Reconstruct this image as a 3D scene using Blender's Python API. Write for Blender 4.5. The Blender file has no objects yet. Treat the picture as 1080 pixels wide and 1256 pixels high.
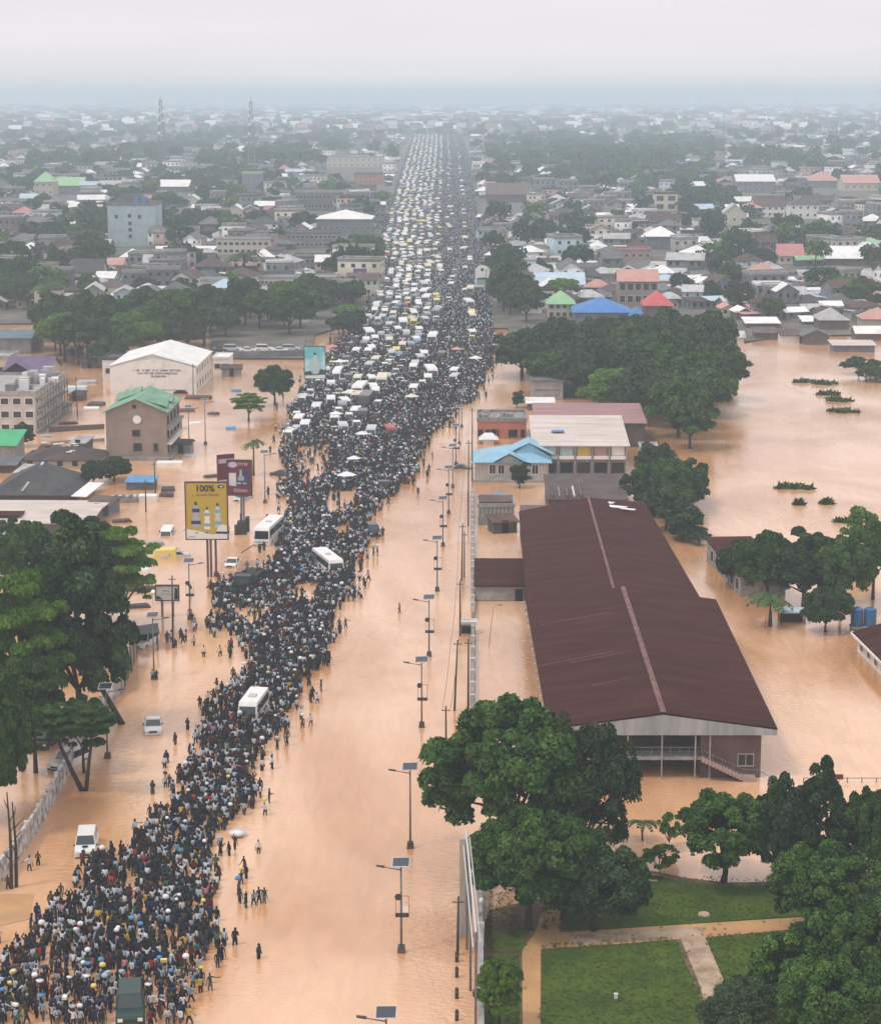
import bpy, bmesh, math, random
import numpy as np
from mathutils import Vector, Matrix
R = math.radians
random.seed(7)
rng = np.random.default_rng(7)
sc = bpy.context.scene
COL = sc.collection

# ------------------------------------------------------------------ camera
FPX, CH = 2600.0, 65.0
CXP, CYP, HOR = 540.0, 628.0, 115.0
TH = math.atan((CYP - HOR) / FPX)
cam = bpy.data.cameras.new('camera'); camo = bpy.data.objects.new('camera', cam); COL.objects.link(camo)
camo.location = (0, 0, CH); camo.rotation_euler = (math.pi/2 - TH, 0, 0)
cam.sensor_width = 36; cam.sensor_fit = 'HORIZONTAL'; cam.lens = 36 * FPX / 1080
cam.clip_start = 1; cam.clip_end = 40000
sc.camera = camo

# ------------------------------------------------------------------ world, sun, exposure
SUN_EL, SUN_AZ = R(58), R(-120)
world = bpy.data.worlds.new('World'); sc.world = world; world.use_nodes = True
nt = world.node_tree; nt.nodes.clear()
def N(t, k, **kw):
    n = t.nodes.new(k)
    for a, b in kw.items(): setattr(n, a, b)
    return n
out = N(nt, 'ShaderNodeOutputWorld'); bg = N(nt, 'ShaderNodeBackground'); bg.inputs['Strength'].default_value = 0.1
sky = N(nt, 'ShaderNodeTexSky', sky_type='NISHITA'); sky.sun_disc = False
sky.sun_elevation = SUN_EL; sky.sun_rotation = SUN_AZ
tc = N(nt, 'ShaderNodeTexCoord'); sep = N(nt, 'ShaderNodeSeparateXYZ')
nt.links.new(tc.outputs['Generated'], sep.inputs[0])
ramp = N(nt, 'ShaderNodeValToRGB')
el = ramp.color_ramp.elements
el[0].position = 0.0; el[0].color = (.66, .70, .75, 1)
el[1].position = 1.0; el[1].color = (1.35, 1.33, 1.35, 1)
e = el.new(0.007); e.color = (.80, .80, .84, 1)
e = el.new(0.024); e.color = (.90, .86, .895, 1)
e = el.new(0.05); e.color = (.90, .835, .87, 1)
e = el.new(0.45); e.color = (1.10, 1.06, 1.08, 1)
nt.links.new(sep.outputs['Z'], ramp.inputs[0])
mp = N(nt, 'ShaderNodeMapping'); mp.inputs['Scale'].default_value = (2.2, 2.2, 22)
nz = N(nt, 'ShaderNodeTexNoise'); nz.inputs['Scale'].default_value = 2.2; nz.inputs['Detail'].default_value = 7
nt.links.new(tc.outputs['Generated'], mp.inputs[0]); nt.links.new(mp.outputs[0], nz.inputs['Vector'])
mr = N(nt, 'ShaderNodeMapRange'); mr.inputs[1].default_value = .3; mr.inputs[2].default_value = .72
mr.inputs[3].default_value = 9.5; mr.inputs[4].default_value = 10.3
nt.links.new(nz.outputs[0], mr.inputs[0])
vm = N(nt, 'ShaderNodeVectorMath', operation='SCALE')
nt.links.new(ramp.outputs[0], vm.inputs[0]); nt.links.new(mr.outputs[0], vm.inputs['Scale'])
mx = N(nt, 'ShaderNodeMixRGB'); mx.inputs[0].default_value = .93
nt.links.new(sky.outputs[0], mx.inputs[1]); nt.links.new(vm.outputs[0], mx.inputs[2])
nt.links.new(mx.outputs[0], bg.inputs[0]); nt.links.new(bg.outputs[0], out.inputs[0])
sl = bpy.data.lights.new('sun', 'SUN'); so = bpy.data.objects.new('sun', sl); COL.objects.link(so)
sl.energy = 1.5; sl.angle = R(11); sl.color = (1, .95, .88)
so.rotation_euler = (math.pi/2 - SUN_EL, 0, -SUN_AZ + math.pi) ; so.location = (0, 0, 400)
sc.view_settings.view_transform = 'Standard'; sc.view_settings.look = 'None'
sc.view_settings.exposure = 0.0; sc.view_settings.gamma = 1; sc.view_settings.use_curve_mapping = False
sc.render.engine = 'CYCLES'
cy = sc.cycles
cy.use_denoising = True
cy.max_bounces = 7; cy.diffuse_bounces = 2; cy.glossy_bounces = 2; cy.transmission_bounces = 2
cy.transparent_max_bounces = 4; cy.volume_bounces = 4
cy.caustics_reflective = False; cy.caustics_refractive = False
cy.sample_clamp_indirect = 4

# ------------------------------------------------------------------ pixel <-> world
cT, sT = math.cos(TH), math.sin(TH)
def ray(px, py):
    u = CYP - py
    return (px - CXP, FPX*cT + u*sT, -FPX*sT + u*cT)
def A(px, py, z=0.0):                         # world point on height z under a pixel of the photograph
    d = ray(px, py); t = (z - CH) / d[2]
    return Vector((d[0]*t, d[1]*t, z))
def TZ(Y, py):                                # height at distance Y that shows at row py
    d = ray(CXP, py); return CH + Y * d[2] / d[1]
def P(x, y, z):                               # world -> pixel
    dz = z - CH
    f = y*cT - dz*sT; u = y*sT + dz*cT
    return CXP + FPX*x/f, CYP - FPX*u/f
def S(py):                                    # pixels per metre at the ground of row py
    p = A(540, py); return FPX / (p.y*cT + CH*sT)

# ------------------------------------------------------------------ materials
M = {}
def mat(name, col, rough=.7, col2=None, scale=1.0, detail=4, bump=0, bscale=None, metal=0, spec=.3, coords='Object',
        wave=None, lo=.35, hi=.65, rand=0.0, stretch=None, emit=None):
    m = bpy.data.materials.new(name); m.use_nodes = True; t = m.node_tree
    b = t.nodes['Principled BSDF']
    b.inputs['Roughness'].default_value = rough; b.inputs['Metallic'].default_value = metal
    b.inputs['Specular IOR Level'].default_value = spec
    c4 = tuple(col) + (1,)
    b.inputs['Base Color'].default_value = c4
    if coords == 'World':
        g = N(t, 'ShaderNodeNewGeometry'); src = g.outputs['Position']
    else:
        g = N(t, 'ShaderNodeTexCoord'); src = g.outputs['Object']
    if stretch:
        mm = N(t, 'ShaderNodeMapping'); mm.inputs['Scale'].default_value = stretch
        t.links.new(src, mm.inputs[0]); src = mm.outputs[0]
    last = None
    if col2:
        n = N(t, 'ShaderNodeTexNoise'); n.inputs['Scale'].default_value = scale; n.inputs['Detail'].default_value = detail
        n.inputs['Roughness'].default_value = .65
        t.links.new(src, n.inputs['Vector'])
        r = N(t, 'ShaderNodeMapRange'); r.inputs[1].default_value = lo; r.inputs[2].default_value = hi
        t.links.new(n.outputs[0], r.inputs[0])
        x = N(t, 'ShaderNodeMixRGB'); x.inputs[1].default_value = c4; x.inputs[2].default_value = tuple(col2) + (1,)
        t.links.new(r.outputs[0], x.inputs[0]); last = x.outputs[0]
    if rand:
        oi = N(t, 'ShaderNodeObjectInfo')
        r2 = N(t, 'ShaderNodeMapRange'); r2.inputs[3].default_value = 1-rand; r2.inputs[4].default_value = 1+rand
        t.links.new(oi.outputs['Random'], r2.inputs[0])
        h = N(t, 'ShaderNodeHueSaturation'); h.inputs['Color'].default_value = c4
        if last: t.links.new(last, h.inputs['Color'])
        t.links.new(r2.outputs[0], h.inputs['Value']); last = h.outputs[0]
    if last: t.links.new(last, b.inputs['Base Color'])
    if wave:
        w = N(t, 'ShaderNodeTexWave', bands_direction=wave[1]); w.inputs['Scale'].default_value = wave[0]
        w.inputs['Distortion'].default_value = 0
        t.links.new(src, w.inputs['Vector'])
        bp = N(t, 'ShaderNodeBump'); bp.inputs['Strength'].default_value = wave[2]; bp.inputs['Distance'].default_value = .05
        t.links.new(w.outputs['Fac'], bp.inputs['Height']); t.links.new(bp.outputs[0], b.inputs['Normal'])
    elif bump:
        n2 = N(t, 'ShaderNodeTexNoise'); n2.inputs['Scale'].default_value = bscale or scale*4; n2.inputs['Detail'].default_value = 5
        t.links.new(src, n2.inputs['Vector'])
        bp = N(t, 'ShaderNodeBump'); bp.inputs['Strength'].default_value = bump; bp.inputs['Distance'].default_value = .1
        t.links.new(n2.outputs[0], bp.inputs['Height']); t.links.new(bp.outputs[0], b.inputs['Normal'])
    M[name] = m
    return m

def leafmat(name, c1, c2, c3, rand=.18):
    m = bpy.data.materials.new(name); m.use_nodes = True; t = m.node_tree
    b = t.nodes['Principled BSDF']; b.inputs['Roughness'].default_value = .7; b.inputs['Specular IOR Level'].default_value = .10
    g = N(t, 'ShaderNodeTexCoord')
    n = N(t, 'ShaderNodeTexNoise'); n.inputs['Scale'].default_value = .55; n.inputs['Detail'].default_value = 3
    t.links.new(g.outputs['Object'], n.inputs['Vector'])
    at = N(t, 'ShaderNodeAttribute'); at.attribute_name = 'tint'
    r = N(t, 'ShaderNodeMapRange'); r.inputs[1].default_value = .38; r.inputs[2].default_value = .64
    t.links.new(n.outputs[0], r.inputs[0])
    x = N(t, 'ShaderNodeMixRGB'); x.inputs[1].default_value = c1 + (1,); x.inputs[2].default_value = c2 + (1,)
    t.links.new(r.outputs[0], x.inputs[0])
    x2 = N(t, 'ShaderNodeMixRGB'); x2.inputs[2].default_value = c3 + (1,)  # random leaf tone; its pale end also paints light highlights onto the clumps
    pw = N(t, 'ShaderNodeMath', operation='POWER'); pw.inputs[1].default_value = 2
    t.links.new(at.outputs['Fac'], pw.inputs[0]); t.links.new(pw.outputs[0], x2.inputs[0]); t.links.new(x.outputs[0], x2.inputs[1])
    oi = N(t, 'ShaderNodeObjectInfo')
    r2 = N(t, 'ShaderNodeMapRange'); r2.inputs[3].default_value = 1-rand; r2.inputs[4].default_value = 1+rand
    t.links.new(oi.outputs['Random'], r2.inputs[0])
    h = N(t, 'ShaderNodeHueSaturation'); t.links.new(x2.outputs[0], h.inputs['Color']); t.links.new(r2.outputs[0], h.inputs['Value'])
    t.links.new(h.outputs[0], b.inputs['Base Color'])
    M[name] = m
leafmat('leaf_green', (.014, .042, .010), (.036, .090, .016), (.10, .18, .035))
leafmat('leaf_dark', (.012, .032, .014), (.030, .062, .022), (.080, .13, .05))
leafmat('leaf_light', (.045, .115, .012), (.085, .18, .018), (.17, .28, .04))
leafmat('leaf_olive', (.020, .042, .018), (.038, .062, .024), (.09, .125, .055))
leafmat('leaf_palm', (.035, .07, .025), (.06, .11, .03), (.09, .13, .05))
mat('bark', (.075, .055, .042), .9, (.03, .024, .02), 3, bump=.4)
mat('concrete', (.36, .34, .33), .85, (.22, .21, .2), .6, rand=.12)
mat('concrete_pale', (.55, .53, .51), .85, (.40, .37, .34), .5, rand=.1)
mat('cement_dark', (.16, .155, .15), .9, (.30, .28, .27), .8)
mat('wall_white', (.72, .71, .69), .8, (.5, .47, .44), .35, lo=.5, hi=.8, rand=.08)
mat('wall_cream', (.52, .47, .38), .8, (.45, .39, .3), .4, lo=.5, hi=.8, rand=.12)
mat('wall_tan', (.30, .235, .20), .85, (.23, .18, .155), .35, lo=.4, hi=.7)
mat('wall_pink', (.40, .27, .25), .85, (.38, .25, .23), .4, rand=.1)
mat('wall_brown', (.15, .115, .105), .9, (.09, .075, .07), .5, rand=.2)
mat('wall_grey', (.19, .20, .22), .9, (.11, .115, .13), .5, rand=.2)
mat('wall_blue', (.42, .52, .55), .85, (.32, .40, .43), .4, rand=.1)
mat('wall_orange', (.50, .17, .10), .8, (.38, .14, .09), .5)
mat('wall_mauve', (.15, .09, .088), .85, (.10, .062, .062), .4)
mat('window_dark', (.018, .02, .025), .25, spec=.5)
mat('opening', (.012, .011, .012), .9)
mat('roof_maroon', (.062, .020, .019), .62, (.092, .034, .030), .12, detail=9, wave=(.28, 'Y', .25), lo=.3, hi=.75, spec=.15)
mat('roof_ridge', (.19, .085, .07), .6, (.10, .04, .035), .8, lo=.4, hi=.6)
mat('roof_rust', (.10, .055, .045), .85, (.05, .034, .03), .35, rand=.3)
mat('roof_brown', (.065, .042, .040), .85, (.11, .08, .075), .4, rand=.3)
mat('roof_grey', (.085, .09, .10), .8, (.16, .16, .165), .4, rand=.3)
mat('roof_dark', (.035, .037, .042), .7, (.07, .065, .065), .35)
mat('roof_zinc', (.42, .42, .43), .5, (.25, .22, .2), .35, lo=.45, hi=.7, rand=.2, spec=.5)
mat('roof_white', (.74, .73, .72), .55, (.50, .47, .45), .3, lo=.5, hi=.8, rand=.06)
mat('roof_pale', (.58, .50, .47), .6, (.44, .36, .33), .3, wave=(1.0, 'X', .2))
mat('roof_pink', (.50, .20, .20), .7, (.38, .17, .17), .3, rand=.15)
mat('roof_dustypink', (.40, .26, .27), .7, (.30, .20, .21), .3)
mat('roof_red', (.56, .10, .11), .7, (.42, .09, .09), .3)
mat('roof_salmon', (.50, .27, .22), .7, (.4, .21, .18), .3, rand=.1)
mat('roof_green', (.10, .24, .15), .6, (.22, .36, .26), .5, wave=(1.0, 'X', .3))
mat('roof_lightgreen', (.30, .50, .27), .6, (.22, .4, .22), .4)
mat('roof_brightgreen', (.05, .38, .16), .6, (.04, .3, .13), .4)
mat('roof_blue', (.06, .20, .50), .6, (.05, .15, .38), .3)
mat('roof_skyblue', (.26, .47, .60), .55, (.20, .38, .50), .4, wave=(1.4, 'X', .3))
mat('roof_paleblue', (.45, .56, .64), .55, (.36, .46, .55), .3)
mat('roof_teal', (.10, .16, .19), .6, (.07, .11, .13), .4)
mat('roof_purple', (.155, .105, .19), .7, (.10, .07, .13), .4)
mat('cladding', (.24, .27, .29), .5, (.38, .41, .43), .9, stretch=(1, 1, .1), wave=(2.2, 'X', .5), spec=.5)
mat('steel', (.20, .20, .21), .5, (.12, .11, .11), 2, metal=.3)
mat('steel_dark', (.045, .045, .05), .5)
mat('steel_pale', (.55, .55, .55), .45)
mat('wood_board', (.30, .27, .24), .9, (.42, .39, .35), 1.5, stretch=(3, 3, .3))
mat('solar', (.025, .032, .05), .2, spec=.6)
mat('plastic_white', (.75, .75, .74), .5)
mat('water_tank', (.03, .13, .30), .4, (.02, .09, .22), .6)
mat('tyre', (.02, .02, .02), .9)
mat('glass', (.02, .026, .03), .08, spec=.8)
mat('lamp_glass', (.7, .7, .66), .2)
mat('car_white', (.76, .76, .75), .3, (.66, .64, .61), 1.2, spec=.5)
mat('car_cream', (.62, .56, .42), .35, spec=.5)
mat('car_grey', (.20, .22, .24), .3, spec=.5)
mat('car_silver', (.46, .48, .50), .3, spec=.5)
mat('car_black', (.025, .027, .03), .25, spec=.6)
mat('car_blue', (.10, .20, .30), .35, spec=.5)
mat('car_yellow', (.66, .52, .13), .4, spec=.5)
mat('car_red', (.35, .05, .05), .4)
mat('car_green', (.010, .034, .030), .35, (.016, .045, .04), 1, spec=.4)
mat('sign_yellow', (.56, .40, .06), .5, (.50, .34, .05), .2)
mat('sign_maroon', (.10, .018, .028), .5, (.16, .03, .045), .3)
mat('sign_teal', (.16, .52, .56), .5, (.60, .80, .82), .16, detail=3, lo=.42, hi=.6)
mat('sign_purple', (.20, .06, .30), .5)
mat('sign_pale', (.62, .63, .62), .5, (.5, .52, .52), .4)
mat('ink', (.02, .02, .03), .6)
mat('ink_green', (.02, .07, .035), .6)
mat('ink_blue', (.02, .05, .14), .6)
mat('ink_brown', (.22, .10, .03), .6)
mat('ink_teal', (.25, .42, .40), .6)
mat('lilac', (.52, .42, .55), .6)
mat('paper', (.80, .79, .76), .6)
mat('tarp_blue', (.05, .20, .42), .5, (.10, .3, .52), .8)
mat('tarp_white', (.76, .76, .77), .5, (.6, .6, .6), .8)
mat('driftwood', (.16, .10, .07), .9)
mat('poster_wall', (.60, .60, .60), .85, (.20, .18, .18), 1.1, detail=8, lo=.42, hi=.58)
mat('skin_dark', (.030, .017, .013), .6)
mat('skin_brown', (.065, .036, .025), .6)
mat('hair_black', (.006, .006, .007), .8)
SH = [('white', (.58, .59, .62)), ('pale grey', (.36, .42, .48)), ('black', (.012, .012, .014)), ('navy', (.015, .026, .070)),
      ('charcoal', (.030, .036, .052)), ('maroon', (.11, .015, .022)), ('sky blue', (.16, .30, .42)), ('red', (.42, .035, .03)),
      ('olive', (.065, .075, .035)), ('yellow', (.50, .36, .06)), ('pink', (.50, .20, .27)), ('teal', (.02, .13, .14)),
      ('brown', (.09, .05, .032)), ('green', (.03, .14, .06))]
SHW = np.array([.15, .12, .21, .14, .16, .05, .02, .014, .03, .008, .012, .010, .035, .010]); SHW /= SHW.sum()
for n_, c_ in SH: mat('cloth_' + n_.replace(' ', '_'), c_, .85)
TR = [('black', (.010, .010, .012)), ('dark blue', (.015, .022, .045)), ('grey', (.06, .06, .065)), ('khaki', (.14, .105, .07))]
TRW = np.array([.42, .32, .16, .10])
for n_, c_ in TR: mat('trouser_' + n_.replace(' ', '_'), c_, .85)

def sheets(name, c1, c2, c3, stain, rough=.85, spec=.08, wid=7.0, row=.95, mortar=.012):
    m = bpy.data.materials.new(name); m.use_nodes = True; t = m.node_tree; b = t.nodes['Principled BSDF']
    b.inputs['Roughness'].default_value = rough; b.inputs['Specular IOR Level'].default_value = spec
    g = N(t, 'ShaderNodeTexCoord'); k = N(t, 'ShaderNodeTexBrick'); k.inputs['Scale'].default_value = 1
    k.inputs['Brick Width'].default_value = wid; k.inputs['Row Height'].default_value = row; k.inputs['Mortar Size'].default_value = mortar
    k.inputs['Color1'].default_value = c1+(1,); k.inputs['Color2'].default_value = c2+(1,); k.inputs['Mortar'].default_value = c3+(1,)
    t.links.new(g.outputs['Object'], k.inputs['Vector'])
    mp_ = N(t, 'ShaderNodeMapping'); mp_.inputs['Scale'].default_value = (.12, .5, .2); t.links.new(g.outputs['Object'], mp_.inputs[0])
    n = N(t, 'ShaderNodeTexNoise'); n.inputs['Scale'].default_value = 1.0; n.inputs['Detail'].default_value = 9; n.inputs['Roughness'].default_value = .7
    t.links.new(mp_.outputs[0], n.inputs['Vector'])
    r = N(t, 'ShaderNodeMapRange'); r.inputs[1].default_value = .45; r.inputs[2].default_value = .75; r.inputs[4].default_value = .8; t.links.new(n.outputs[0], r.inputs[0])
    x = N(t, 'ShaderNodeMixRGB'); t.links.new(r.outputs[0], x.inputs[0]); t.links.new(k.outputs[0], x.inputs[1]); x.inputs[2].default_value = stain+(1,)
    t.links.new(x.outputs[0], b.inputs['Base Color']); M[name] = m
sheets('roof_maroon', (.040, .009, .008), (.050, .012, .010), (.024, .006, .006), (.085, .030, .024))
sheets('roof_pale', (.60, .52, .48), (.50, .43, .39), (.36, .30, .27), (.36, .29, .25), .7, .2, 8, 1.0)
sheets('roof_dustypink', (.36, .21, .22), (.30, .17, .18), (.2, .12, .12), (.22, .14, .13), .8, .1, 6, 1.0)
def muddy(name, base1, base2):
    m = bpy.data.materials.new(name); m.use_nodes = True; t = m.node_tree
    b = t.nodes['Principled BSDF']; b.inputs['Roughness'].default_value = .04; b.inputs['IOR'].default_value = 1.75
    g = N(t, 'ShaderNodeNewGeometry')
    mp = N(t, 'ShaderNodeMapping'); mp.inputs['Scale'].default_value = (1, .45, 1)
    t.links.new(g.outputs['Position'], mp.inputs[0])
    n = N(t, 'ShaderNodeTexNoise'); n.inputs['Scale'].default_value = .035; n.inputs['Detail'].default_value = 6
    n.inputs['Distortion'].default_value = 1.2
    t.links.new(mp.outputs[0], n.inputs['Vector'])
    r = N(t, 'ShaderNodeMapRange'); r.inputs[1].default_value = .36; r.inputs[2].default_value = .62
    t.links.new(n.outputs[0], r.inputs[0])
    x = N(t, 'ShaderNodeMixRGB'); x.inputs[1].default_value = base1 + (1,); x.inputs[2].default_value = base2 + (1,)
    t.links.new(r.outputs[0], x.inputs[0])
    mp3 = N(t, 'ShaderNodeMapping'); mp3.inputs['Scale'].default_value = (.55, .10, 1); mp3.inputs['Rotation'].default_value = (0, 0, .12)
    t.links.new(g.outputs['Position'], mp3.inputs[0])
    n3 = N(t, 'ShaderNodeTexNoise'); n3.inputs['Scale'].default_value = 1.0; n3.inputs['Detail'].default_value = 7; n3.inputs['Distortion'].default_value = 1.5
    t.links.new(mp3.outputs[0], n3.inputs['Vector'])
    r4 = N(t, 'ShaderNodeMapRange'); r4.inputs[1].default_value = .3; r4.inputs[2].default_value = .7; r4.inputs[3].default_value = .92; r4.inputs[4].default_value = 1.07
    t.links.new(n3.outputs[0], r4.inputs[0])
    hs = N(t, 'ShaderNodeHueSaturation'); t.links.new(x.outputs[0], hs.inputs['Color']); t.links.new(r4.outputs[0], hs.inputs['Value'])
    t.links.new(hs.outputs[0], b.inputs['Base Color'])
    # ripples: a fine chop modulated by calm and rough areas, over long gentle waves
    mp2 = N(t, 'ShaderNodeMapping'); mp2.inputs['Scale'].default_value = (1, 1.6, 1); mp2.inputs['Rotation'].default_value = (0, 0, .5)
    t.links.new(g.outputs['Position'], mp2.inputs[0])
    a1 = N(t, 'ShaderNodeTexNoise'); a1.inputs['Scale'].default_value = 1.5; a1.inputs['Detail'].default_value = 4; a1.inputs['Distortion'].default_value = .6
    t.links.new(mp2.outputs[0], a1.inputs['Vector'])
    a2 = N(t, 'ShaderNodeTexNoise'); a2.inputs['Scale'].default_value = .028; a2.inputs['Detail'].default_value = 4; a2.inputs['Distortion'].default_value = .8
    t.links.new(g.outputs['Position'], a2.inputs['Vector'])
    r2 = N(t, 'ShaderNodeMapRange'); r2.inputs[1].default_value = .42; r2.inputs[2].default_value = .68; r2.inputs[3].default_value = .18; r2.inputs[4].default_value = 1.1
    t.links.new(a2.outputs[0], r2.inputs[0])
    # turbulence where the flow meets the park wall
    vs = N(t, 'ShaderNodeVectorMath', operation='DISTANCE'); vs.inputs[1].default_value = RIP
    sc_ = N(t, 'ShaderNodeMapping'); sc_.inputs['Scale'].default_value = (1, .16, 1)
    t.links.new(g.outputs['Position'], sc_.inputs[0]); t.links.new(sc_.outputs[0], vs.inputs[0])
    r3 = N(t, 'ShaderNodeMapRange'); r3.inputs[1].default_value = 1.0; r3.inputs[2].default_value = 6.5; r3.inputs[3].default_value = 1.6; r3.inputs[4].default_value = 0
    t.links.new(vs.outputs['Value'], r3.inputs[0])
    ad = N(t, 'ShaderNodeMath', operation='ADD'); t.links.new(r2.outputs[0], ad.inputs[0]); t.links.new(r3.outputs[0], ad.inputs[1])
    ml = N(t, 'ShaderNodeMath', operation='MULTIPLY'); t.links.new(a1.outputs[0], ml.inputs[0]); t.links.new(ad.outputs[0], ml.inputs[1])
    bp = N(t, 'ShaderNodeBump'); bp.inputs['Strength'].default_value = .38; bp.inputs['Distance'].default_value = .26
    t.links.new(ml.outputs[0], bp.inputs['Height']); t.links.new(bp.outputs[0], b.inputs['Normal'])
    M[name] = m
_p = A(555, 1150); RIP = (_p.x, _p.y*.16, 0)
muddy('flood_water', (.51, .245, .100), (.71, .42, .245))
mat('land', (.17, .145, .125), .95, (.07, .07, .055), .12, coords='World', detail=8)
mat('wet_soil', (.20, .12, .075), .8, (.09, .06, .04), .35, coords='World', detail=8)
mat('asphalt', (.06, .06, .062), .9, (.09, .085, .08), .3, coords='World')
mat('lawn', (.074, .118, .006), .95, (.036, .066, .004), .22, coords='World', detail=10, bump=.5, bscale=9)
mat('path_concrete', (.46, .34, .24), .8, (.26, .17, .11), .55, coords='World', detail=8, lo=.4, hi=.62)
mat('path_mud', (.52, .29, .12), .55, (.40, .23, .11), .3, coords='World', detail=7)
mat('grass_blade', (.075, .12, .014), .8, (.09, .12, .02), .7, coords='World')

# ------------------------------------------------------------------ mesh builder
class MB:
    def __init__(s): s.v = []; s.f = []; s.m = []
    def face(s, pts, m=0):
        i = len(s.v); s.v += [tuple(p) for p in pts]; s.f.append(tuple(range(i, i+len(pts)))); s.m.append(m)
    def hexa(s, p, m=0):                      # 8 points: bottom 4 ccw, top 4 ccw
        i = len(s.v); s.v += [tuple(q) for q in p]
        fs = [(3,2,1,0),(4,5,6,7),(0,1,5,4),(1,2,6,5),(2,3,7,6),(3,0,4,7)]
        ms = m if isinstance(m, (list, tuple)) else [m]*6
        for f, k in zip(fs, ms): s.f.append(tuple(i+q for q in f)); s.m.append(k)
    def box(s, x0, x1, y0, y1, z0, z1, m=0, rot=0, o=(0,0)):
        p = [(x0,y0,z0),(x1,y0,z0),(x1,y1,z0),(x0,y1,z0),(x0,y0,z1),(x1,y0,z1),(x1,y1,z1),(x0,y1,z1)]
        if rot:
            c, n = math.cos(rot), math.sin(rot)
            p = [(o[0]+(a-o[0])*c-(b-o[1])*n, o[1]+(a-o[0])*n+(b-o[1])*c, d) for a,b,d in p]
        s.hexa(p, m)
    def prism(s, poly, z0, z1, m=0):
        n = len(poly); i = len(s.v)
        s.v += [(p[0],p[1],z0) for p in poly] + [(p[0],p[1],z1) for p in poly]
        s.f.append(tuple(i+k for k in reversed(range(n)))); s.m.append(m)
        s.f.append(tuple(i+n+k for k in range(n))); s.m.append(m)
        for k in range(n):
            s.f.append((i+k, i+(k+1)%n, i+n+(k+1)%n, i+n+k)); s.m.append(m)
    def tube(s, pts, rad, n=8, m=0, cap=True):
        pts = [Vector(p) for p in pts]
        if not hasattr(rad, '__len__'): rad = [rad]*len(pts)
        base = len(s.v)
        for k, p in enumerate(pts):
            d = (pts[min(k+1, len(pts)-1)] - pts[max(k-1, 0)])
            if d.length < 1e-6: d = Vector((0,0,1))
            d.normalize()
            a = d.cross(Vector((0,0,1)));
            if a.length < .05: a = d.cross(Vector((0,1,0)))
            a.normalize(); b = d.cross(a)
            for q in range(n):
                t = 2*math.pi*q/n; s.v.append(tuple(p + (a*math.cos(t) + b*math.sin(t))*rad[k]))
        for k in range(len(pts)-1):
            for q in range(n):
                s.f.append((base+k*n+q, base+k*n+(q+1)%n, base+(k+1)*n+(q+1)%n, base+(k+1)*n+q)); s.m.append(m)
        if cap:
            s.f.append(tuple(base+q for q in reversed(range(n)))); s.m.append(m)
            s.f.append(tuple(base+(len(pts)-1)*n+q for q in range(n))); s.m.append(m)
    def mesh(s, name, mats, smooth=False, bevel=0):
        me = bpy.data.meshes.new(name); me.from_pydata(s.v, [], s.f)
        for k in mats: me.materials.append(M[k] if isinstance(k, str) else k)
        me.polygons.foreach_set('material_index', s.m)
        bm = bmesh.new(); bm.from_mesh(me)
        bmesh.ops.recalc_face_normals(bm, faces=bm.faces)
        if bevel:
            bmesh.ops.remove_doubles(bm, verts=bm.verts, dist=1e-4)
            bmesh.ops.bevel(bm, geom=[e for e in bm.edges if len(e.link_faces)==2 and e.calc_face_angle(0) > .35],
                            offset=bevel, segments=2, affect='EDGES', profile=.6, clamp_overlap=True)
        bm.to_mesh(me); bm.free()
        if smooth: me.polygons.foreach_set('use_smooth', [True]*len(me.polygons))
        me.update(); return me
    def build(s, name, mats, parent=None, **k):
        if isinstance(mats, str): mats = [mats]
        o = bpy.data.objects.new(name, s.mesh(name, mats, **k)); COL.objects.link(o)
        if parent: o.parent = parent
        return o
def tag(o, label=None, cat=None, group=None, kind=None):
    if label: o['label'] = label
    if cat: o['category'] = cat
    if group: o['group'] = group
    if kind: o['kind'] = kind
    return o
def thing(name, loc, label, cat, rz=0, group=None):
    o = bpy.data.objects.new(name, None); COL.objects.link(o); o.location = loc; o.rotation_euler = (0,0,rz)
    o.empty_display_size = .5
    return tag(o, label, cat, group)
def inst(name, me, loc, rz=0, s=1, parent=None):
    o = bpy.data.objects.new(name, me); COL.objects.link(o); o.location = loc; o.rotation_euler = (0,0,rz)
    o.scale = (s,s,s) if not hasattr(s, '__len__') else s
    if parent: o.parent = parent
    return o
def setmat(o, i, m):
    o.material_slots[i].link = 'OBJECT'; o.material_slots[i].material = M[m]
def sheet(name, pts, z, m, kind='structure'):
    b = MB(); b.face([(p[0], p[1], z) for p in pts], 0)
    o = b.build(name, m); bm = bmesh.new(); bm.from_mesh(o.data)
    if bm.faces[:][0].normal.z < 0: bmesh.ops.reverse_faces(bm, faces=bm.faces)
    bmesh.ops.triangulate(bm, faces=bm.faces); bm.to_mesh(o.data); bm.free()
    tag(o, kind=kind); return o
def text_mesh(txt, size, extr=.02):
    c = bpy.data.curves.new('txt', 'FONT'); c.body = txt; c.size = size; c.extrude = extr; c.offset = size*.018
    c.align_x = 'CENTER'; c.align_y = 'CENTER'
    o = bpy.data.objects.new('txt', c); COL.objects.link(o)
    bpy.context.view_layer.update()
    me = bpy.data.meshes.new_from_object(o.evaluated_get(bpy.context.evaluated_depsgraph_get()))
    bpy.data.objects.remove(o); return me

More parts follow.
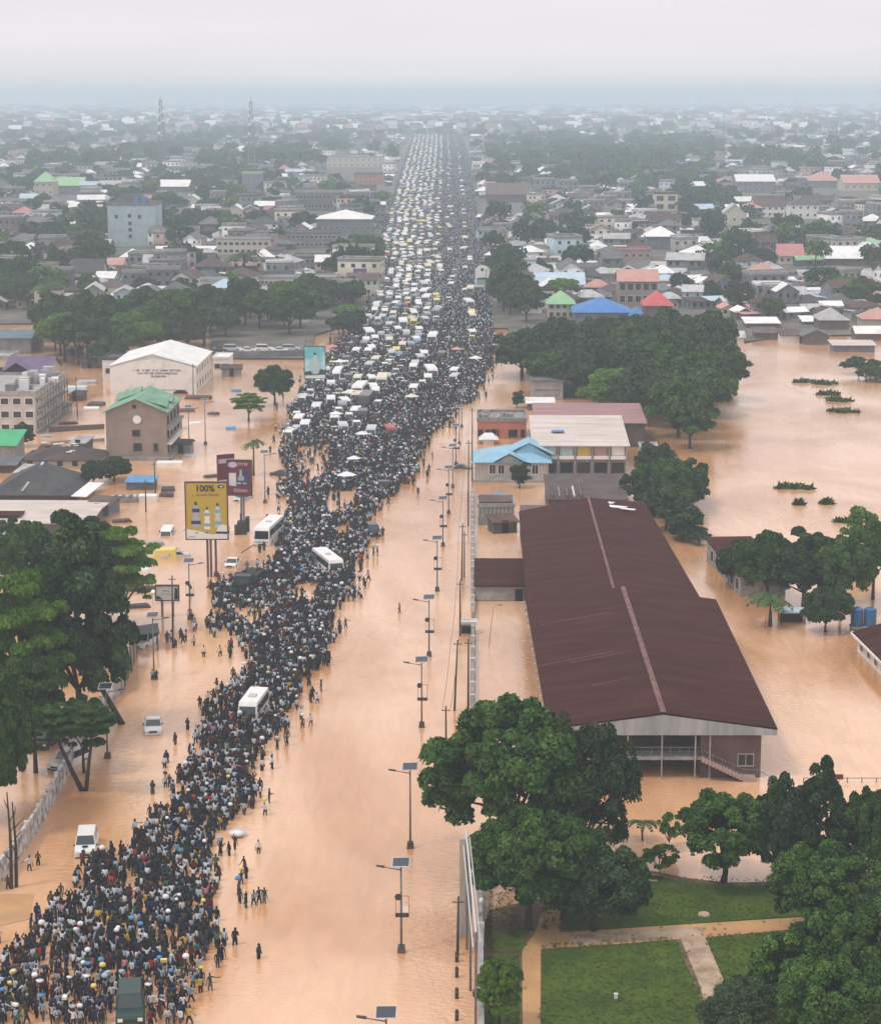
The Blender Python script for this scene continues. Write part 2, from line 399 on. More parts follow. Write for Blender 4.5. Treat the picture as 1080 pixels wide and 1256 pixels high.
def merge_instances(name, V, T, C, pos, rot, scl, cmap, mats, chunk_attr=None):
    """one mesh out of n placed copies; V verts, T triangles, C class per triangle, cmap[n, nclass] material index"""
    V = np.asarray(V, float); T = np.asarray(T, int); C = np.asarray(C, int); n = len(pos); nv = len(V); ntri = len(T)
    pos = np.asarray(pos, float); rot = np.asarray(rot, float); scl = np.asarray(scl, float)
    if scl.ndim == 1: scl = np.repeat(scl[:, None], 3, 1)
    W = V[None]*scl[:, None]
    c, s_ = np.cos(rot)[:, None], np.sin(rot)[:, None]
    X = W[..., 0]*c - W[..., 1]*s_ + pos[:, None, 0]; Y = W[..., 0]*s_ + W[..., 1]*c + pos[:, None, 1]; Z = W[..., 2] + pos[:, None, 2]
    co = np.stack([X, Y, Z], -1).reshape(-1)
    idx = (T[None] + (np.arange(n)*nv)[:, None, None]).reshape(-1)
    me = bpy.data.meshes.new(name)
    me.vertices.add(n*nv); me.vertices.foreach_set('co', co)
    me.loops.add(len(idx)); me.loops.foreach_set('vertex_index', idx.astype(np.int32))
    me.polygons.add(n*ntri)
    me.polygons.foreach_set('loop_start', np.arange(0, len(idx), 3, dtype=np.int32))
    me.polygons.foreach_set('material_index', np.asarray(cmap)[:, C].reshape(-1).astype(np.int32))
    for m in mats: me.materials.append(M[m])
    me.update(); me.validate()
    return me
def tri_arrays(me):
    me.calc_loop_triangles()
    V = np.array([v.co[:] for v in me.vertices]); T = np.array([t.vertices[:] for t in me.loop_triangles])
    C = np.array([me.polygons[t.polygon_index].material_index for t in me.loop_triangles])
    return V, T, C

# ------------------------------------------------------------------ the setting: water, land, road, park
sheet('flood_water', [(-3000, 60), (3000, 60), (3000, 2400), (-3000, 2400)], 0, 'flood_water')
land_px = [(-900, 400), (60, 398), (170, 394), (258, 398), (262, 441), (382, 441), (386, 412), (420, 402), (440, 408), (470, 404), (600, 404), (622, 404), (640, 440),
           (660, 482), (700, 484), (780, 486), (800, 488), (830, 488), (850, 478), (864, 455), (872, 426), (960, 414), (1080, 411), (2300, 405)]
pts = [A(*p) for p in land_px]
pts = [(p.x, p.y) for p in pts]; pts += [(7000, 16000), (-7000, 16000)]
sheet('land', pts, .35, 'land')
LAND = pts
def XL(y): return float(np.interp(y, [150, 190, 230, 270, 330, 380, 404, 430, 450, 480, 500, 520, 545, 600], [512, 500, 488, 475, 463, 455, 440, 420, 400, 372, 360, 354, 350, 348]))
def XR(y): return float(np.interp(y, [150, 190, 240, 300, 380, 430, 450, 470, 500, 540, 570, 600], [562, 572, 580, 588, 600, 603, 600, 585, 548, 520, 500, 482]))
road = [A(XL(y)-(4 if y > 200 else 1), y) for y in (404, 380, 330, 270, 230, 190, 160)] + [A(XR(y)+3, y) for y in (160, 190, 240, 300, 380, 404)]
sheet('road', [(p.x, p.y) for p in road], .354, 'asphalt')
park_px = [(592, 1300), (592, 1140), (600, 1118), (640, 1108), (700, 1098), (745, 1075), (772, 1066), (800, 1070), (840, 1078), (890, 1084), (940, 1083),
           (985, 1078), (1060, 1080), (1200, 1078), (1200, 1300)]
sheet('park_soil', [(A(*p).x, A(*p).y) for p in park_px], .10, 'wet_soil')
def shrink(poly, z, m, name): sheet(name, [(A(*p).x, A(*p).y) for p in poly], z, m)
shrink([(690, 1143), (700, 1112), (745, 1085), (783, 1072), (830, 1082), (890, 1089), (942, 1088), (985, 1090), (1085, 1096), (1200, 1100), (1200, 1114), (985, 1126), (860, 1134), (760, 1141)], .16, 'lawn', 'lawn')
shrink([(665, 1290), (664, 1168), (760, 1161), (829, 1155), (852, 1212), (868, 1260), (876, 1290)], .16, 'lawn', 'lawn')
shrink([(865, 1153), (985, 1143), (1200, 1130), (1200, 1290), (916, 1290), (893, 1214)], .16, 'lawn', 'lawn')
shrink([(600, 1160), (625, 1142), (648, 1140), (640, 1170), (600, 1170)], .16, 'lawn', 'lawn')
shrink([(592, 1290), (592, 1176), (636, 1174), (638, 1290)], .16, 'lawn', 'lawn')
shrink([(641, 1290), (640, 1168), (655, 1148), (664, 1122), (690, 1112), (686, 1146), (840, 1136), (985, 1127), (1200, 1116), (1200, 1128), (985, 1141), (862, 1152), (833, 1154), (760, 1160), (663, 1166), (662, 1290)], .135, 'path_mud', 'path')
shrink([(832, 1148), (862, 1146), (890, 1212), (915, 1290), (878, 1290), (858, 1212)], .15, 'path_concrete', 'path')
shrink([(690, 1150), (780, 1145), (835, 1141), (862, 1139), (862, 1150), (832, 1152), (760, 1158), (700, 1160)], .145, 'path_concrete', 'path')
shrink([(-60, 1097), (42, 1097), (36, 1128), (-60, 1150)], .03, 'path_mud', 'submerged_slab')
# grass tufts that break the edges of the lawns
GV, GT = [], []
for k in range(7):
    a = k*.9; r_ = .05; dx, dy = math.cos(a)*r_, math.sin(a)*r_
    i = len(GV); GV += [(dx-.02*math.sin(a), dy+.02*math.cos(a), 0), (dx+.02*math.sin(a), dy-.02*math.cos(a), 0), (dx*2.6, dy*2.6, .13)]; GT.append((i, i+1, i+2))
gp = []
while len(gp) < 9000:
    x, y = random.uniform(600, 1100), random.uniform(1076, 1275)
    if 1100 < y < 1108 and False: continue
    onp = (638 < x < 664) or (abs(y - (1150 - (x-655)*.055)) < 9 and x > 640) or (0 < x-(832+(y-1150)*.45) < 32 and y > 1148)
    if onp and random.random() < .97: continue
    if y < 1090 and random.random() < .5: continue
    p = A(x, y, .15); gp.append(p[:])
gp = np.array(gp)
me = merge_instances('grass', GV, GT, [0]*7, gp, rng.uniform(0, 6, len(gp)), rng.uniform(.6, 1.5, len(gp)), np.zeros((len(gp), 1), int), ['grass_blade'])
o = bpy.data.objects.new('grass', me); COL.objects.link(o); tag(o, 'short green grass of the park lawns', 'grass', kind='stuff')

# ------------------------------------------------------------------ trees
def leaves_mesh(name, cen, rad, nleaf, size, seed, flat=1.0, droop=0.0, inner=.10, elong=1.6, mat_='leaf_green'):
    g = np.random.default_rng(seed); cen = np.asarray(cen, float); rad = np.asarray(rad, float)
    w = rad**2; w /= w.sum(); k = g.choice(len(cen), nleaf, p=w)
    d = g.normal(size=(nleaf, 3)); d /= np.linalg.norm(d, axis=1)[:, None]
    d[:, 2] = np.where(d[:, 2] < -.35, -d[:, 2], d[:, 2])
    rr = np.where(g.random(nleaf) < inner, g.uniform(.2, .8, nleaf), g.uniform(.85, 1.12, nleaf))
    off = d*(rad[k]*rr)[:, None]; off[:, 2] *= flat
    off[:, 2] -= droop*np.linalg.norm(off[:, :2], axis=1)**2/np.maximum(rad[k], .1)
    c = cen[k] + off
    nrm = d*.7 + g.normal(size=(nleaf, 3))*.75 + np.array([0, 0, .25]); nrm /= np.linalg.norm(nrm, axis=1)[:, None]
    t = np.cross(nrm, g.normal(size=(nleaf, 3))); t /= np.linalg.norm(t, axis=1)[:, None]
    b = np.cross(nrm, t); s = size*g.uniform(.55, 1.4, nleaf)[:, None]
    t = t*s*.5*elong; b = b*s*.5
    V = np.stack([c - t, c - b, c + t, c + b], 1).reshape(-1, 3)
    me = bpy.data.meshes.new(name)
    me.vertices.add(len(V)); me.vertices.foreach_set('co', V.reshape(-1))
    me.loops.add(len(V)); me.loops.foreach_set('vertex_index', np.arange(len(V), dtype=np.int32))
    me.polygons.add(nleaf); me.polygons.foreach_set('loop_start', np.arange(0, len(V), 4, dtype=np.int32))
    me.materials.append(M[mat_]); me.update()
    at = me.attributes.new('tint', 'FLOAT', 'FACE')
    ct = g.random(len(cen)); at.data.foreach_set('value', np.clip(.55*ct[k] + .45*g.random(nleaf), 0, 1).astype(np.float32))
    return me
def clumps(seed, rx, rz, zc, n, rc, shell=.5, tiers=0, low=-.75):
    g = np.random.default_rng(seed); out_ = []; rad = []
    lop = g.normal(size=4)*.12
    while len(out_) < n:
        d = g.normal(size=3); d /= np.linalg.norm(d)
        if d[2] < low: continue
        r_ = g.uniform(shell, 1.0)**.6
        az = math.atan2(d[1], d[0]); f = 1 + lop[0]*math.cos(az*2+lop[1]*20) + lop[2]*math.cos(az*3+lop[3]*20)
        p = np.array([d[0]*rx*r_*f, d[1]*rx*r_*f, zc + d[2]*rz*r_*f])
        if tiers: p[2] = zc - rz + (np.floor((p[2]-zc+rz)/(2*rz)*tiers)+.5)/tiers*2*rz + g.normal()*.15
        out_.append(p); rad.append(rc*g.uniform(.45, 1.35))
    return out_, rad
def trunk_mesh(name, cen, h, r0, zfork, seed, lean=(0, 0), nl=7):
    g = random.Random(seed); b = MB()
    fork = Vector((lean[0]*zfork, lean[1]*zfork, zfork))
    b.tube([(0,0,-.6), (0,0,0), fork*.5 + Vector((g.uniform(-.15,.15), 0, 0)), fork], [r0*1.35, r0*1.15, r0*.85, r0*.75], 9)
    idx = list(range(len(cen))); g.shuffle(idx)
    for k in idx[:nl]:
        c = Vector(cen[k]); mid = fork.lerp(c, .5) + Vector((g.uniform(-.4,.4), g.uniform(-.4,.4), h*.03))
        b.tube([fork - Vector((0,0,.2)), mid, c], [r0*.5, r0*.28, r0*.08], 6)
    return b.mesh(name, ['bark'], smooth=True)
PROTO = {}
def proto(key, seed, rx, rz, zc, n, rc, nleaf, size, mat_, zfork, r0, **k):
    kc = {q: k.pop(q) for q in list(k) if q in ('shell', 'tiers', 'low')}; lean = k.pop('lean', (0, 0)); nl = k.pop('nl', 7)
    cen, rad = clumps(seed, rx, rz, zc, n, rc, **kc)
    PROTO[key] = (leaves_mesh('crown', cen, rad, nleaf, size, seed, mat_=mat_, **k), trunk_mesh('trunk', cen, zc+rz, r0, zfork, seed, lean, nl), 2*(rx+rc*.7), zc+rz+rc*.6)
# near trees
proto('broad', 11, 4.6, 3.3, 5.6, 190, .66, 46000, .25, 'leaf_green', 2.6, .30)
proto('broad2', 12, 4.4, 3.0, 5.0, 180, .60, 42000, .22, 'leaf_green', 2.2, .28)
proto('feathery', 13, 4.0, 3.8, 6.0, 230, .60, 46000, .17, 'leaf_olive', 2.6, .26, droop=.35)
proto('mango', 14, 3.0, 2.3, 4.1, 180, .48, 40000, .17, 'leaf_green', 1.7, .24, shell=.7)
proto('mangodark', 15, 3.4, 2.3, 3.4, 170, .55, 40000, .18, 'leaf_dark', 1.3, .26, shell=.7)
proto('dark', 16, 3.8, 4.3, 6.2, 190, .60, 42000, .22, 'leaf_dark', 2.6, .30)
proto('tiered', 17, 5.0, 3.4, 6.2, 150, .9, 40000, .20, 'leaf_light', 2.6, .32, tiers=5, flat=.32, shell=.25)
proto('tiered_dark', 18, 4.8, 2.8, 5.8, 140, .9, 36000, .20, 'leaf_green', 2.8, .30, tiers=4, flat=.38, shell=.3)
proto('light', 19, 4.0, 2.6, 4.2, 190, .6, 40000, .20, 'leaf_light', 1.8, .26, flat=.6, shell=.35)
proto('light2', 20, 4.2, 2.8, 4.4, 190, .62, 40000, .20, 'leaf_green', 1.8, .26, flat=.7)
proto('slim', 21, 1.7, 3.6, 4.8, 55, .65, 14000, .20, 'leaf_olive', 1.6, .16, shell=.3)
proto('sparse', 22, 2.2, 2.2, 3.4, 22, .6, 3200, .24, 'leaf_light', 1.4, .09, shell=.4, nl=16)
proto('shrub', 23, 1.6, 1.1, 1.2, 45, .45, 9000, .16, 'leaf_light', .4, .09, shell=.5)
# trees in the middle distance
for q, (m_, fl) in enumerate([('leaf_dark', 1), ('leaf_green', .8), ('leaf_green', .8), ('leaf_olive', 1), ('leaf_light', .5), ('leaf_dark', .45)]):
    proto('mid%d' % q, 40+q, 4.6, 2.9 if fl > .6 else 2.0, 5.2, 80, .88, 8500, .40, m_, 2.2, .28, flat=fl)
def tree(px, py, wpx, toppx, key, label, name='tree', group=None, rz=None, cat='tree', z=0.0, loc=None):
    cr, tr, w0, h0 = PROTO[key]
    p = Vector(loc) if loc else A(px, py, z)
    s = FPX/(p.y*cT + CH*sT)
    sw = wpx/s/w0; h = (TZ(p.y, toppx) - p.z) if toppx is not None else h0*sw
    sz = max(h, .5)/h0
    o = thing(name, p, label, cat, rz if rz is not None else random.uniform(0, 6.28), group)
    o.scale = (sw, sw, sz)
    inst('trunk', tr, (0,0,0), parent=o); inst('crown', cr, (0,0,0), parent=o)
    return o
near = [
 (628, 1062, 205, 864, 'broad', 'large broad leafed tree on the water side of the park beside the long maroon roof', .0),
 (715, 1078, 125, 888, 'feathery', 'dark fine leafed tree in front of the left gable corner of the maroon roofed hall', .0),
 (648, 1140, 165, 995, 'broad2', 'bushy tree behind the park wall with its crown over the brown soil', .1),
 (690, 1128, 110, 1000, 'broad2', 'green tree squeezed between the bushy wall tree and the round dark tree', .1),
 (728, 1142, 122, 1040, 'mangodark', 'low round dark green tree at the left end of the lawn', .1),
 (612, 1262, 62, 1173, 'light', 'small bushy green tree at the foot of the park wall, nearest the camera', .1),
 (887, 1082, 118, 978, 'mango', 'rounded tree standing alone at the flooded edge of the lawn with bare forked trunk', .1),
 (950, 1085, 66, 958, 'dark', 'dark tree right beside the rounded lawn tree', .0),
 (968, 1090, 46, 948, 'slim', 'slim olive coloured tree between darker trees at the flooded lawn edge', .0),
 (1003, 1092, 78, 942, 'dark', 'tall dark tree before the thin pipe fence in the water', .0),
 (1058, 1095, 88, 972, 'broad', 'green tree at the right edge beyond the lawn', .0),
 (1000, 1150, 120, 1040, 'light2', 'pale green spreading tree over the right end of the park path', .1),
 (1066, 1160, 130, 1050, 'light2', 'bushy tree at the right edge above the park path', .1),
 (992, 1252, 135, 1138, 'light2', 'wide leafy tree at the lower right covering the lawn corner', .1),
 (1055, 1262, 150, 1105, 'broad', 'large leafy tree in the lower right corner', .1),
 (1022, 1300, 145, 1178, 'broad2', 'leafy tree cut by the bottom edge near the lower right corner', .1),
 (905, 1290, 115, 1208, 'feathery', 'fine leafed dark tree at the bottom edge beside the stone path', .1),
 (1090, 1200, 110, 1080, 'dark', 'dark tree cut by the right edge of the park', .1),
 (808, 1074, 52, 1036, 'sparse', 'thin open shrub at the left corner of the flooded lawn edge', .1),
 (820, 1043, 34, 994, 'sparse', 'spindly sapling standing in the water behind the thin shrub', .0),
 # left bank
 (28, 925, 150, 690, 'tiered', 'bright green tree with layered branches on the left edge', .0),
 (98, 900, 135, 655, 'dark', 'tall dark tree beside the bright layered tree on the left bank', .0),
 (95, 775, 130, 638, 'dark', 'dark crowned tree behind the layered tree, above the white roof', .0),
 (44, 948, 100, 795, 'tiered_dark', 'layered dark tree above the posted wall on the left bank', .0),
 (-8, 1010, 130, 825, 'broad', 'dense tree at the left edge above the posted wall', .0),
 (103, 948, 70, 850, 'tiered_dark', 'small layered tree leaning over the left wall corner', .0),
 (40, 740, 90, 640, 'broad2', 'round green tree in front of the long white roof on the left', .0),
 (150, 780, 92, 638, 'tiered', 'light green tree with branches reaching out over the flood', .0),
 # right bank
 (940, 742, 80, 652, 'broad2', 'green tree behind the small blue shelter', .0),
 (985, 748, 88, 655, 'dark', 'dark bushy tree right of the small blue shelter', .0),
 (1030, 750, 85, 658, 'broad2', 'bushy tree behind the blue water tanks', .0),
 (1070, 735, 72, 640, 'broad', 'green tree at the right edge above the blue water tanks', .0),
 (905, 720, 60, 668, 'dark', 'low tree beside the flooded maroon shed', .0),
 (1012, 775, 60, 722, 'mangodark', 'low dark tree between the small blue shelter and the water tanks', .0),
 (1050, 680, 50, 618, 'sparse', 'open crowned tree rising out of the lake at the right', .0),
 # left flood
 (337, 497, 50, 448, 'broad2', 'round tree standing in the flood right of the blue van', .0),
 (305, 516, 44, 480, 'tiered', 'small flat topped tree standing in the flood beside the round tree', .0),
 (720, 612, 22, 594, 'mangodark', 'small round shrub beside the rusty low shed', .0),
 (703, 618, 24, 600, 'mangodark', 'dark shrub at the far corner of the long maroon roof', .0),
 (637, 598, 28, 566, 'slim', 'small tree before the light blue roofed house', .0),
 (634, 500, 16, 478, 'slim', 'slim little tree between the water and the orange house', .0),
 (140, 590, 46, 562, 'mangodark', 'low tree at the foot of the tan gabled block', .0),
 (115, 595, 30, 566, 'mangodark', 'low bush between the black roof and the tan gabled block', .0),
 (28, 548, 30, 520, 'dark', 'dark tree before the balconied white block', .0),
 (12, 700, 60, 640, 'dark', 'dark tree at the left edge under the white roof', .0),
]
for t_ in near: tree(t_[0], t_[1], t_[2], t_[3], t_[4], t_[5], z=t_[6])
# leaning trunks on the left bank
def leaner(pts, r, label):
    b = MB(); P3 = [Vector(p) for p in pts]; o = P3[0].copy()
    b.tube([p - o for p in P3], [r*1.3, r, r*.85, r*.6][:len(P3)], 9)
    t = b.build('tree', 'bark', smooth=True); t.location = o; tag(t, label, 'tree')
p0 = A(150, 892); Y_ = p0.y
def at(px, py, Y):                            # point at distance Y under a pixel
    d = ray(px, py); k = Y/d[1]; return Vector((d[0]*k, Y, CH + d[2]*k))
def leaning_tree(pts, r, label, key, csz):
    b = MB(); P3 = [Vector(p) for p in pts]; o = P3[0].copy()
    root = thing('leaning_tree', o, label, 'tree')
    b.tube([p - o for p in P3], [r*1.3, r, r*.85, r*.6][:len(P3)], 9); b.build('trunk', 'bark', root, smooth=True)
    c = inst('crown', PROTO[key][0], P3[-1]-o-Vector((0, 0, 2.4)), parent=root, s=csz)
leaning_tree([A(152, 893, -.5), at(137, 866, Y_+.5), at(122, 840, Y_+1), at(106, 812, Y_+1.5)], .30, 'tree leaning left out of the flood with a thick bare trunk', 'dark', .62)
p1 = A(103, 975)
leaning_tree([A(103, 975, -.5), at(88, 945, p1.y+.3), at(74, 915, p1.y+.6), at(66, 890, p1.y+.9)], .21, 'thin tree leaning left beside the posted wall, forked at its base', 'tiered_dark', .5)
leaning_tree([A(105, 975, -.5), at(108, 945, p1.y), at(112, 910, p1.y), at(114, 885, p1.y)], .18, 'upright thin trunked tree beside the white pickup at the posted wall', 'tiered_dark', .45)
for (x, yb, yt) in ((14, 1090, 972), (20, 1088, 984)):
    p = A(x, yb); h = TZ(p.y, yt); b = MB(); root = thing('bare_tree', p, 'bare dark trunk rising from the flood at the left end of the posted wall' if x < 16 else 'thinner bare trunk beside the first at the left end of the posted wall', 'tree')
    b.tube([(0,0,-.4), (.1,0,h*.5), (-.05,0,h)], [.17, .12, .05], 7)
    for k in range(5):
        z = h*(.3+.13*k); b.tube([(0,0,z), (random.uniform(-.9,.9), random.uniform(-.5,.5), z+.9)], [.06, .02], 5)
    b.build('trunk', 'bark', root)
# palms
def palm_mesh():
    b = MB(); g = random.Random(3)
    for k in range(15):
        az = k*2.4; L = g.uniform(1.7, 2.3); up = g.uniform(.25, 1.0); prev = None
        for q in range(9):
            t = q/8; r_ = L*t; z = up*math.sin(t*2.0)*1.1 - t*t*1.1
            c = Vector((math.cos(az)*r_, math.sin(az)*r_, z)); sd = Vector((-math.sin(az), math.cos(az), 0)); w = .34*math.sin(.25+t*2.6)+.02
            cur = (c - sd*w + Vector((0,0,-w*.5)), c, c + sd*w + Vector((0,0,-w*.5)))
            if prev:
                for a_, b_ in ((0,1),(1,2)):
                    e0, e1 = prev[a_].lerp(cur[a_], .75), prev[b_].lerp(cur[b_], .75)
                    b.face([prev[a_], prev[b_], e1, e0], 0)
            prev = cur
    return b.mesh('crown', ['leaf_palm'])
PALM = palm_mesh()
def palm(px, py, top, label, s=1.0, group=None, z=0):
    p = A(px, py, z); h = TZ(p.y, top) - z - .5*s
    o = thing('palm_tree', p, label, 'palm', random.uniform(0, 6), group)
    b = MB(); b.tube([(0,0,-.5), (.08,0,h*.5), (0,.1,h)], [.2*s, .13*s, .1*s], 8); b.build('trunk', 'bark', o, smooth=True)
    inst('crown', PALM, (0,.1,h), s=s, parent=o)
palm(788, 1031, 1004, 'small palm standing in the flood between the lawn and the hall', .75)
palm(311, 583, 540, 'tall thin palm above the maroon billboard', 1.15)
palm(944, 768, 728, 'young palm like banana tree left of the small blue shelter', 1.5)
palm(60, 392, 345, 'palm with a shaggy crown at the far left bank', 3.2, z=.35)
palm(300, 352, 308, 'palm beside the long white building with square windows', 3.4, z=.35)
# middle distance woods: every tree its own
def inpoly(x, y, poly):
    c = False; j = len(poly)-1
    for i in range(len(poly)):
        if (poly[i][1] > y) != (poly[j][1] > y) and x < (poly[j][0]-poly[i][0])*(y-poly[i][1])/(poly[j][1]-poly[i][1])+poly[i][0]: c = not c
        j = i
    return c
TREES = []
def wood(poly, n, wm, dmin, label, group, keys, seed, hm=1.0):
    g = random.Random(seed); W = [A(*p) for p in poly]; W = [(p.x, p.y) for p in W]
    xs = [p[0] for p in W]; ys = [p[1] for p in W]; got = []; tries = 0
    while len(got) < n and tries < 9000:
        tries += 1; x, y = g.uniform(min(xs), max(xs)), g.uniform(min(ys), max(ys))
        if not inpoly(x, y, W) or any((x-a)**2+(y-b)**2 < dmin*dmin for a, b in got): continue
        got.append((x, y)); k = g.choice(keys); cr, tr, w0, h0 = PROTO[k]
        s = g.uniform(*wm)/w0
        o = thing('tree', (x, y, .2), label, 'tree', g.uniform(0, 6.28), group); o.scale = (s, s, s*g.uniform(.9, 1.25)*hm)
        inst('trunk', tr, (0,0,0), parent=o); inst('crown', cr, (0,0,0), parent=o); TREES.append((x, y, 5))
md = ['mid0', 'mid1', 'mid2', 'mid3', 'mid4', 'mid5']
wood([(634, 462), (655, 438), (720, 430), (800, 426), (876, 428), (886, 470), (868, 515), (845, 552), (806, 536), (700, 498), (652, 474)], 60, (10, 15), 6,
     'leafy tree in the dense wood between the crowded road and the lake', 'trees of the wood beside the lake', md, 1, .85)
wood([(778, 628), (806, 596), (844, 600), (856, 645), (842, 668), (815, 652)], 14, (6, 8.5), 3.6,
     'bushy tree on the bank behind the far end of the long maroon roof', 'trees on the bank behind the maroon roof', ['mid0', 'mid1', 'mid3', 'mid2'], 2)
wood([(838, 655), (868, 668), (862, 676), (835, 664)], 4, (3, 4.5), 2.2, 'low shrub on the hedge line running from the wood to the maroon shed', 'shrubs on the hedge line', ['mid0', 'mid3'], 22, .6)
wood([(40, 428), (60, 405), (170, 396), (380, 402), (385, 416), (300, 418), (250, 430), (130, 452), (60, 452)], 36, (9, 15), 7,
     'dark tree in the belt of trees across the left flood', 'trees of the left belt', md, 3, .95)
wood([(170, 380), (240, 370), (420, 382), (430, 400), (300, 402), (170, 396)], 18, (8, 12), 8,
     'tree in the belt before the left quarter of the town', 'trees of the left belt', md, 4, .85)
wood([(612, 402), (650, 395), (640, 350), (608, 330), (604, 370)], 14, (9, 13), 8, 'dark tree on the right verge below the arched sign', 'trees on the right verge', ['mid0', 'mid2', 'mid5'], 5)
wood([(398, 412), (420, 405), (440, 408), (425, 416)], 4, (7, 10), 5, 'tree beside the teal billboard', 'trees beside the teal billboard', md, 6, .8)
wood([(415, 350), (455, 345), (460, 320), (425, 318)], 7, (10, 14), 8, 'tree on the left verge of the jammed road', 'trees on the left verge', md, 8)
wood([(1048, 458), (1082, 455), (1095, 470), (1060, 472)], 6, (5, 8), 3, 'bushy tree growing out of the lake at the right edge', 'trees in the lake at the right edge', ['mid0', 'mid2', 'mid3'], 9, .5)
# lake clumps
def clump(px, py, wpx, label):
    p = A(px, py); s = S(py); w = wpx/s
    g = np.random.default_rng(int(px)); n = 14
    cen = [(np.clip(g.normal(), -1.8, 1.8)*.28*w, g.normal()*.12*w, g.uniform(-.3, .1)) for _ in range(n)]
    me = leaves_mesh('floating_plants', cen, list(g.uniform(.05, .16, n)*w), 300, .85, int(px), flat=.35, elong=2.4, mat_='leaf_green')
    o = inst('floating_plants', me, p); tag(o, label, 'plant')
for x, y, w, l in ((1010, 471, 24, 'dark leafy bush top breaking the lake surface, uppermost of the row'), (985, 469, 20, 'thin strip of drowned plants left of the uppermost bush in the lake'),
                   (1017, 484, 28, 'flat green plant clump in the lake just below the uppermost bush'), (1030, 492, 26, 'olive plant clump in the lake, third of the row'),
                   (1031, 505, 34, 'lowest green plant clump of the row in the lake'), (974, 599, 38, 'lone green plant clump floating mid lake'),
                   (950, 412, 22, 'drowned bush at the far shore of the lake'), (898, 418, 18, 'drowned bush at the shore beside the wood'),
                   (979, 619, 5, 'tiny plant tuft below the lone clump'), (1014, 618, 5, 'tiny plant tuft right of the lone clump'),
                   (1072, 652, 30, 'green bush top at the right edge of the lake'), (1040, 640, 24, 'sparse bush top in the lake above the bank trees')):
    clump(x, y, w, l)

# ------------------------------------------------------------------ buildings
RZ = -.021                                    # everything near the road follows its direction
BLOCK = []                                    # circles that the town must leave free
def window(root, x, z, w, h, side, W, D, frame='concrete_pale', pane='window_dark', label=None, bars=0):
    t = .09
    f = MB(); g = MB()
    def fr(a0, a1, z0, z1, k, mb, m=0):
        if side == 'f': mb.box(a0, a1, -t*k, .02, z0, z1, m)
        elif side == 'r': mb.box(W-.02, W+t*k, a0, a1, z0, z1, m)
        else: mb.box(-t*k, .02, a0, a1, z0, z1, m)
    e = min(.12, w*.12)
    fr(x-w/2-e, x+w/2+e, z-e, z, 1, f); fr(x-w/2-e, x+w/2+e, z+h, z+h+e, 1, f)
    fr(x-w/2-e, x-w/2, z, z+h, 1, f); fr(x+w/2, x+w/2+e, z, z+h, 1, f)
    for b in range(bars): q = x-w/2+w*(b+1)/(bars+1); fr(q-.03, q+.03, z, z+h, .9, f)
    fr(x-w/2, x+w/2, z, z+h, .5, g)
    o = f.build('window', frame, root); g.build('pane', pane, o)
    return o
def roof_mb(b, kind, W, D, h, rise, ov, m=0, th=.14):
    x0, x1, y0, y1 = -ov, W+ov, -ov, D+ov
    def slab(p):                              # 4 (or 3) top corners, thickened downwards
        q = [Vector(a) - Vector((0,0,th)) for a in p]; n = len(p)
        b.face(p, m); b.face(q[::-1], m)
        for k in range(n): b.face([p[k], q[k], q[(k+1)%n], p[(k+1)%n]], m)
    if kind == 'flat':
        b.box(-.15, W+.15, -.15, D+.15, h, h+.22, m)
        for a in ((-.15, W+.15, -.15, .1), (-.15, W+.15, D-.1, D+.15), (-.15, .1, .1, D-.1), (W-.1, W+.15, .1, D-.1)): b.box(a[0], a[1], a[2], a[3], h+.22, h+.22+rise, m)
    elif kind == 'gable_y':
        xm = W/2; k = ov/(W/2)*rise
        slab([(x0,y0,h-k),(xm,y0,h+rise),(xm,y1,h+rise),(x0,y1,h-k)]); slab([(xm,y0,h+rise),(x1,y0,h-k),(x1,y1,h-k),(xm,y1,h+rise)])
    elif kind == 'gable_x':
        ym = D/2; k = ov/(D/2)*rise
        slab([(x0,y0,h-k),(x1,y0,h-k),(x1,ym,h+rise),(x0,ym,h+rise)]); slab([(x0,ym,h+rise),(x1,ym,h+rise),(x1,y1,h-k),(x0,y1,h-k)])
    elif kind == 'hip':
        e = min(W, D)/2; k = ov/e*rise
        if W >= D: a, c = (e, D/2), (W-e+.01, D/2)
        else: a, c = (W/2, e), (W/2, D-e+.01)
        A_, C_ = (a[0], a[1], h+rise), (c[0], c[1], h+rise); z = h-k
        if W >= D:
            slab([(x0,y0,z),(x1,y0,z),C_,A_]); slab([(x1,y1,z),(x0,y1,z),A_,C_]); slab([(x0,y1,z),(x0,y0,z),A_]); slab([(x1,y0,z),(x1,y1,z),C_])
        else:
            slab([(x0,y0,z),(x1,y0,z),A_]); slab([(x1,y1,z),(x0,y1,z),C_]); slab([(x0,y1,z),(x0,y0,z),A_,C_]); slab([(x1,y0,z),(x1,y1,z),C_,A_])
    elif kind == 'shed':
        slab([(x0,y0,h),(x1,y0,h),(x1,y1,h+rise),(x0,y1,h+rise)])
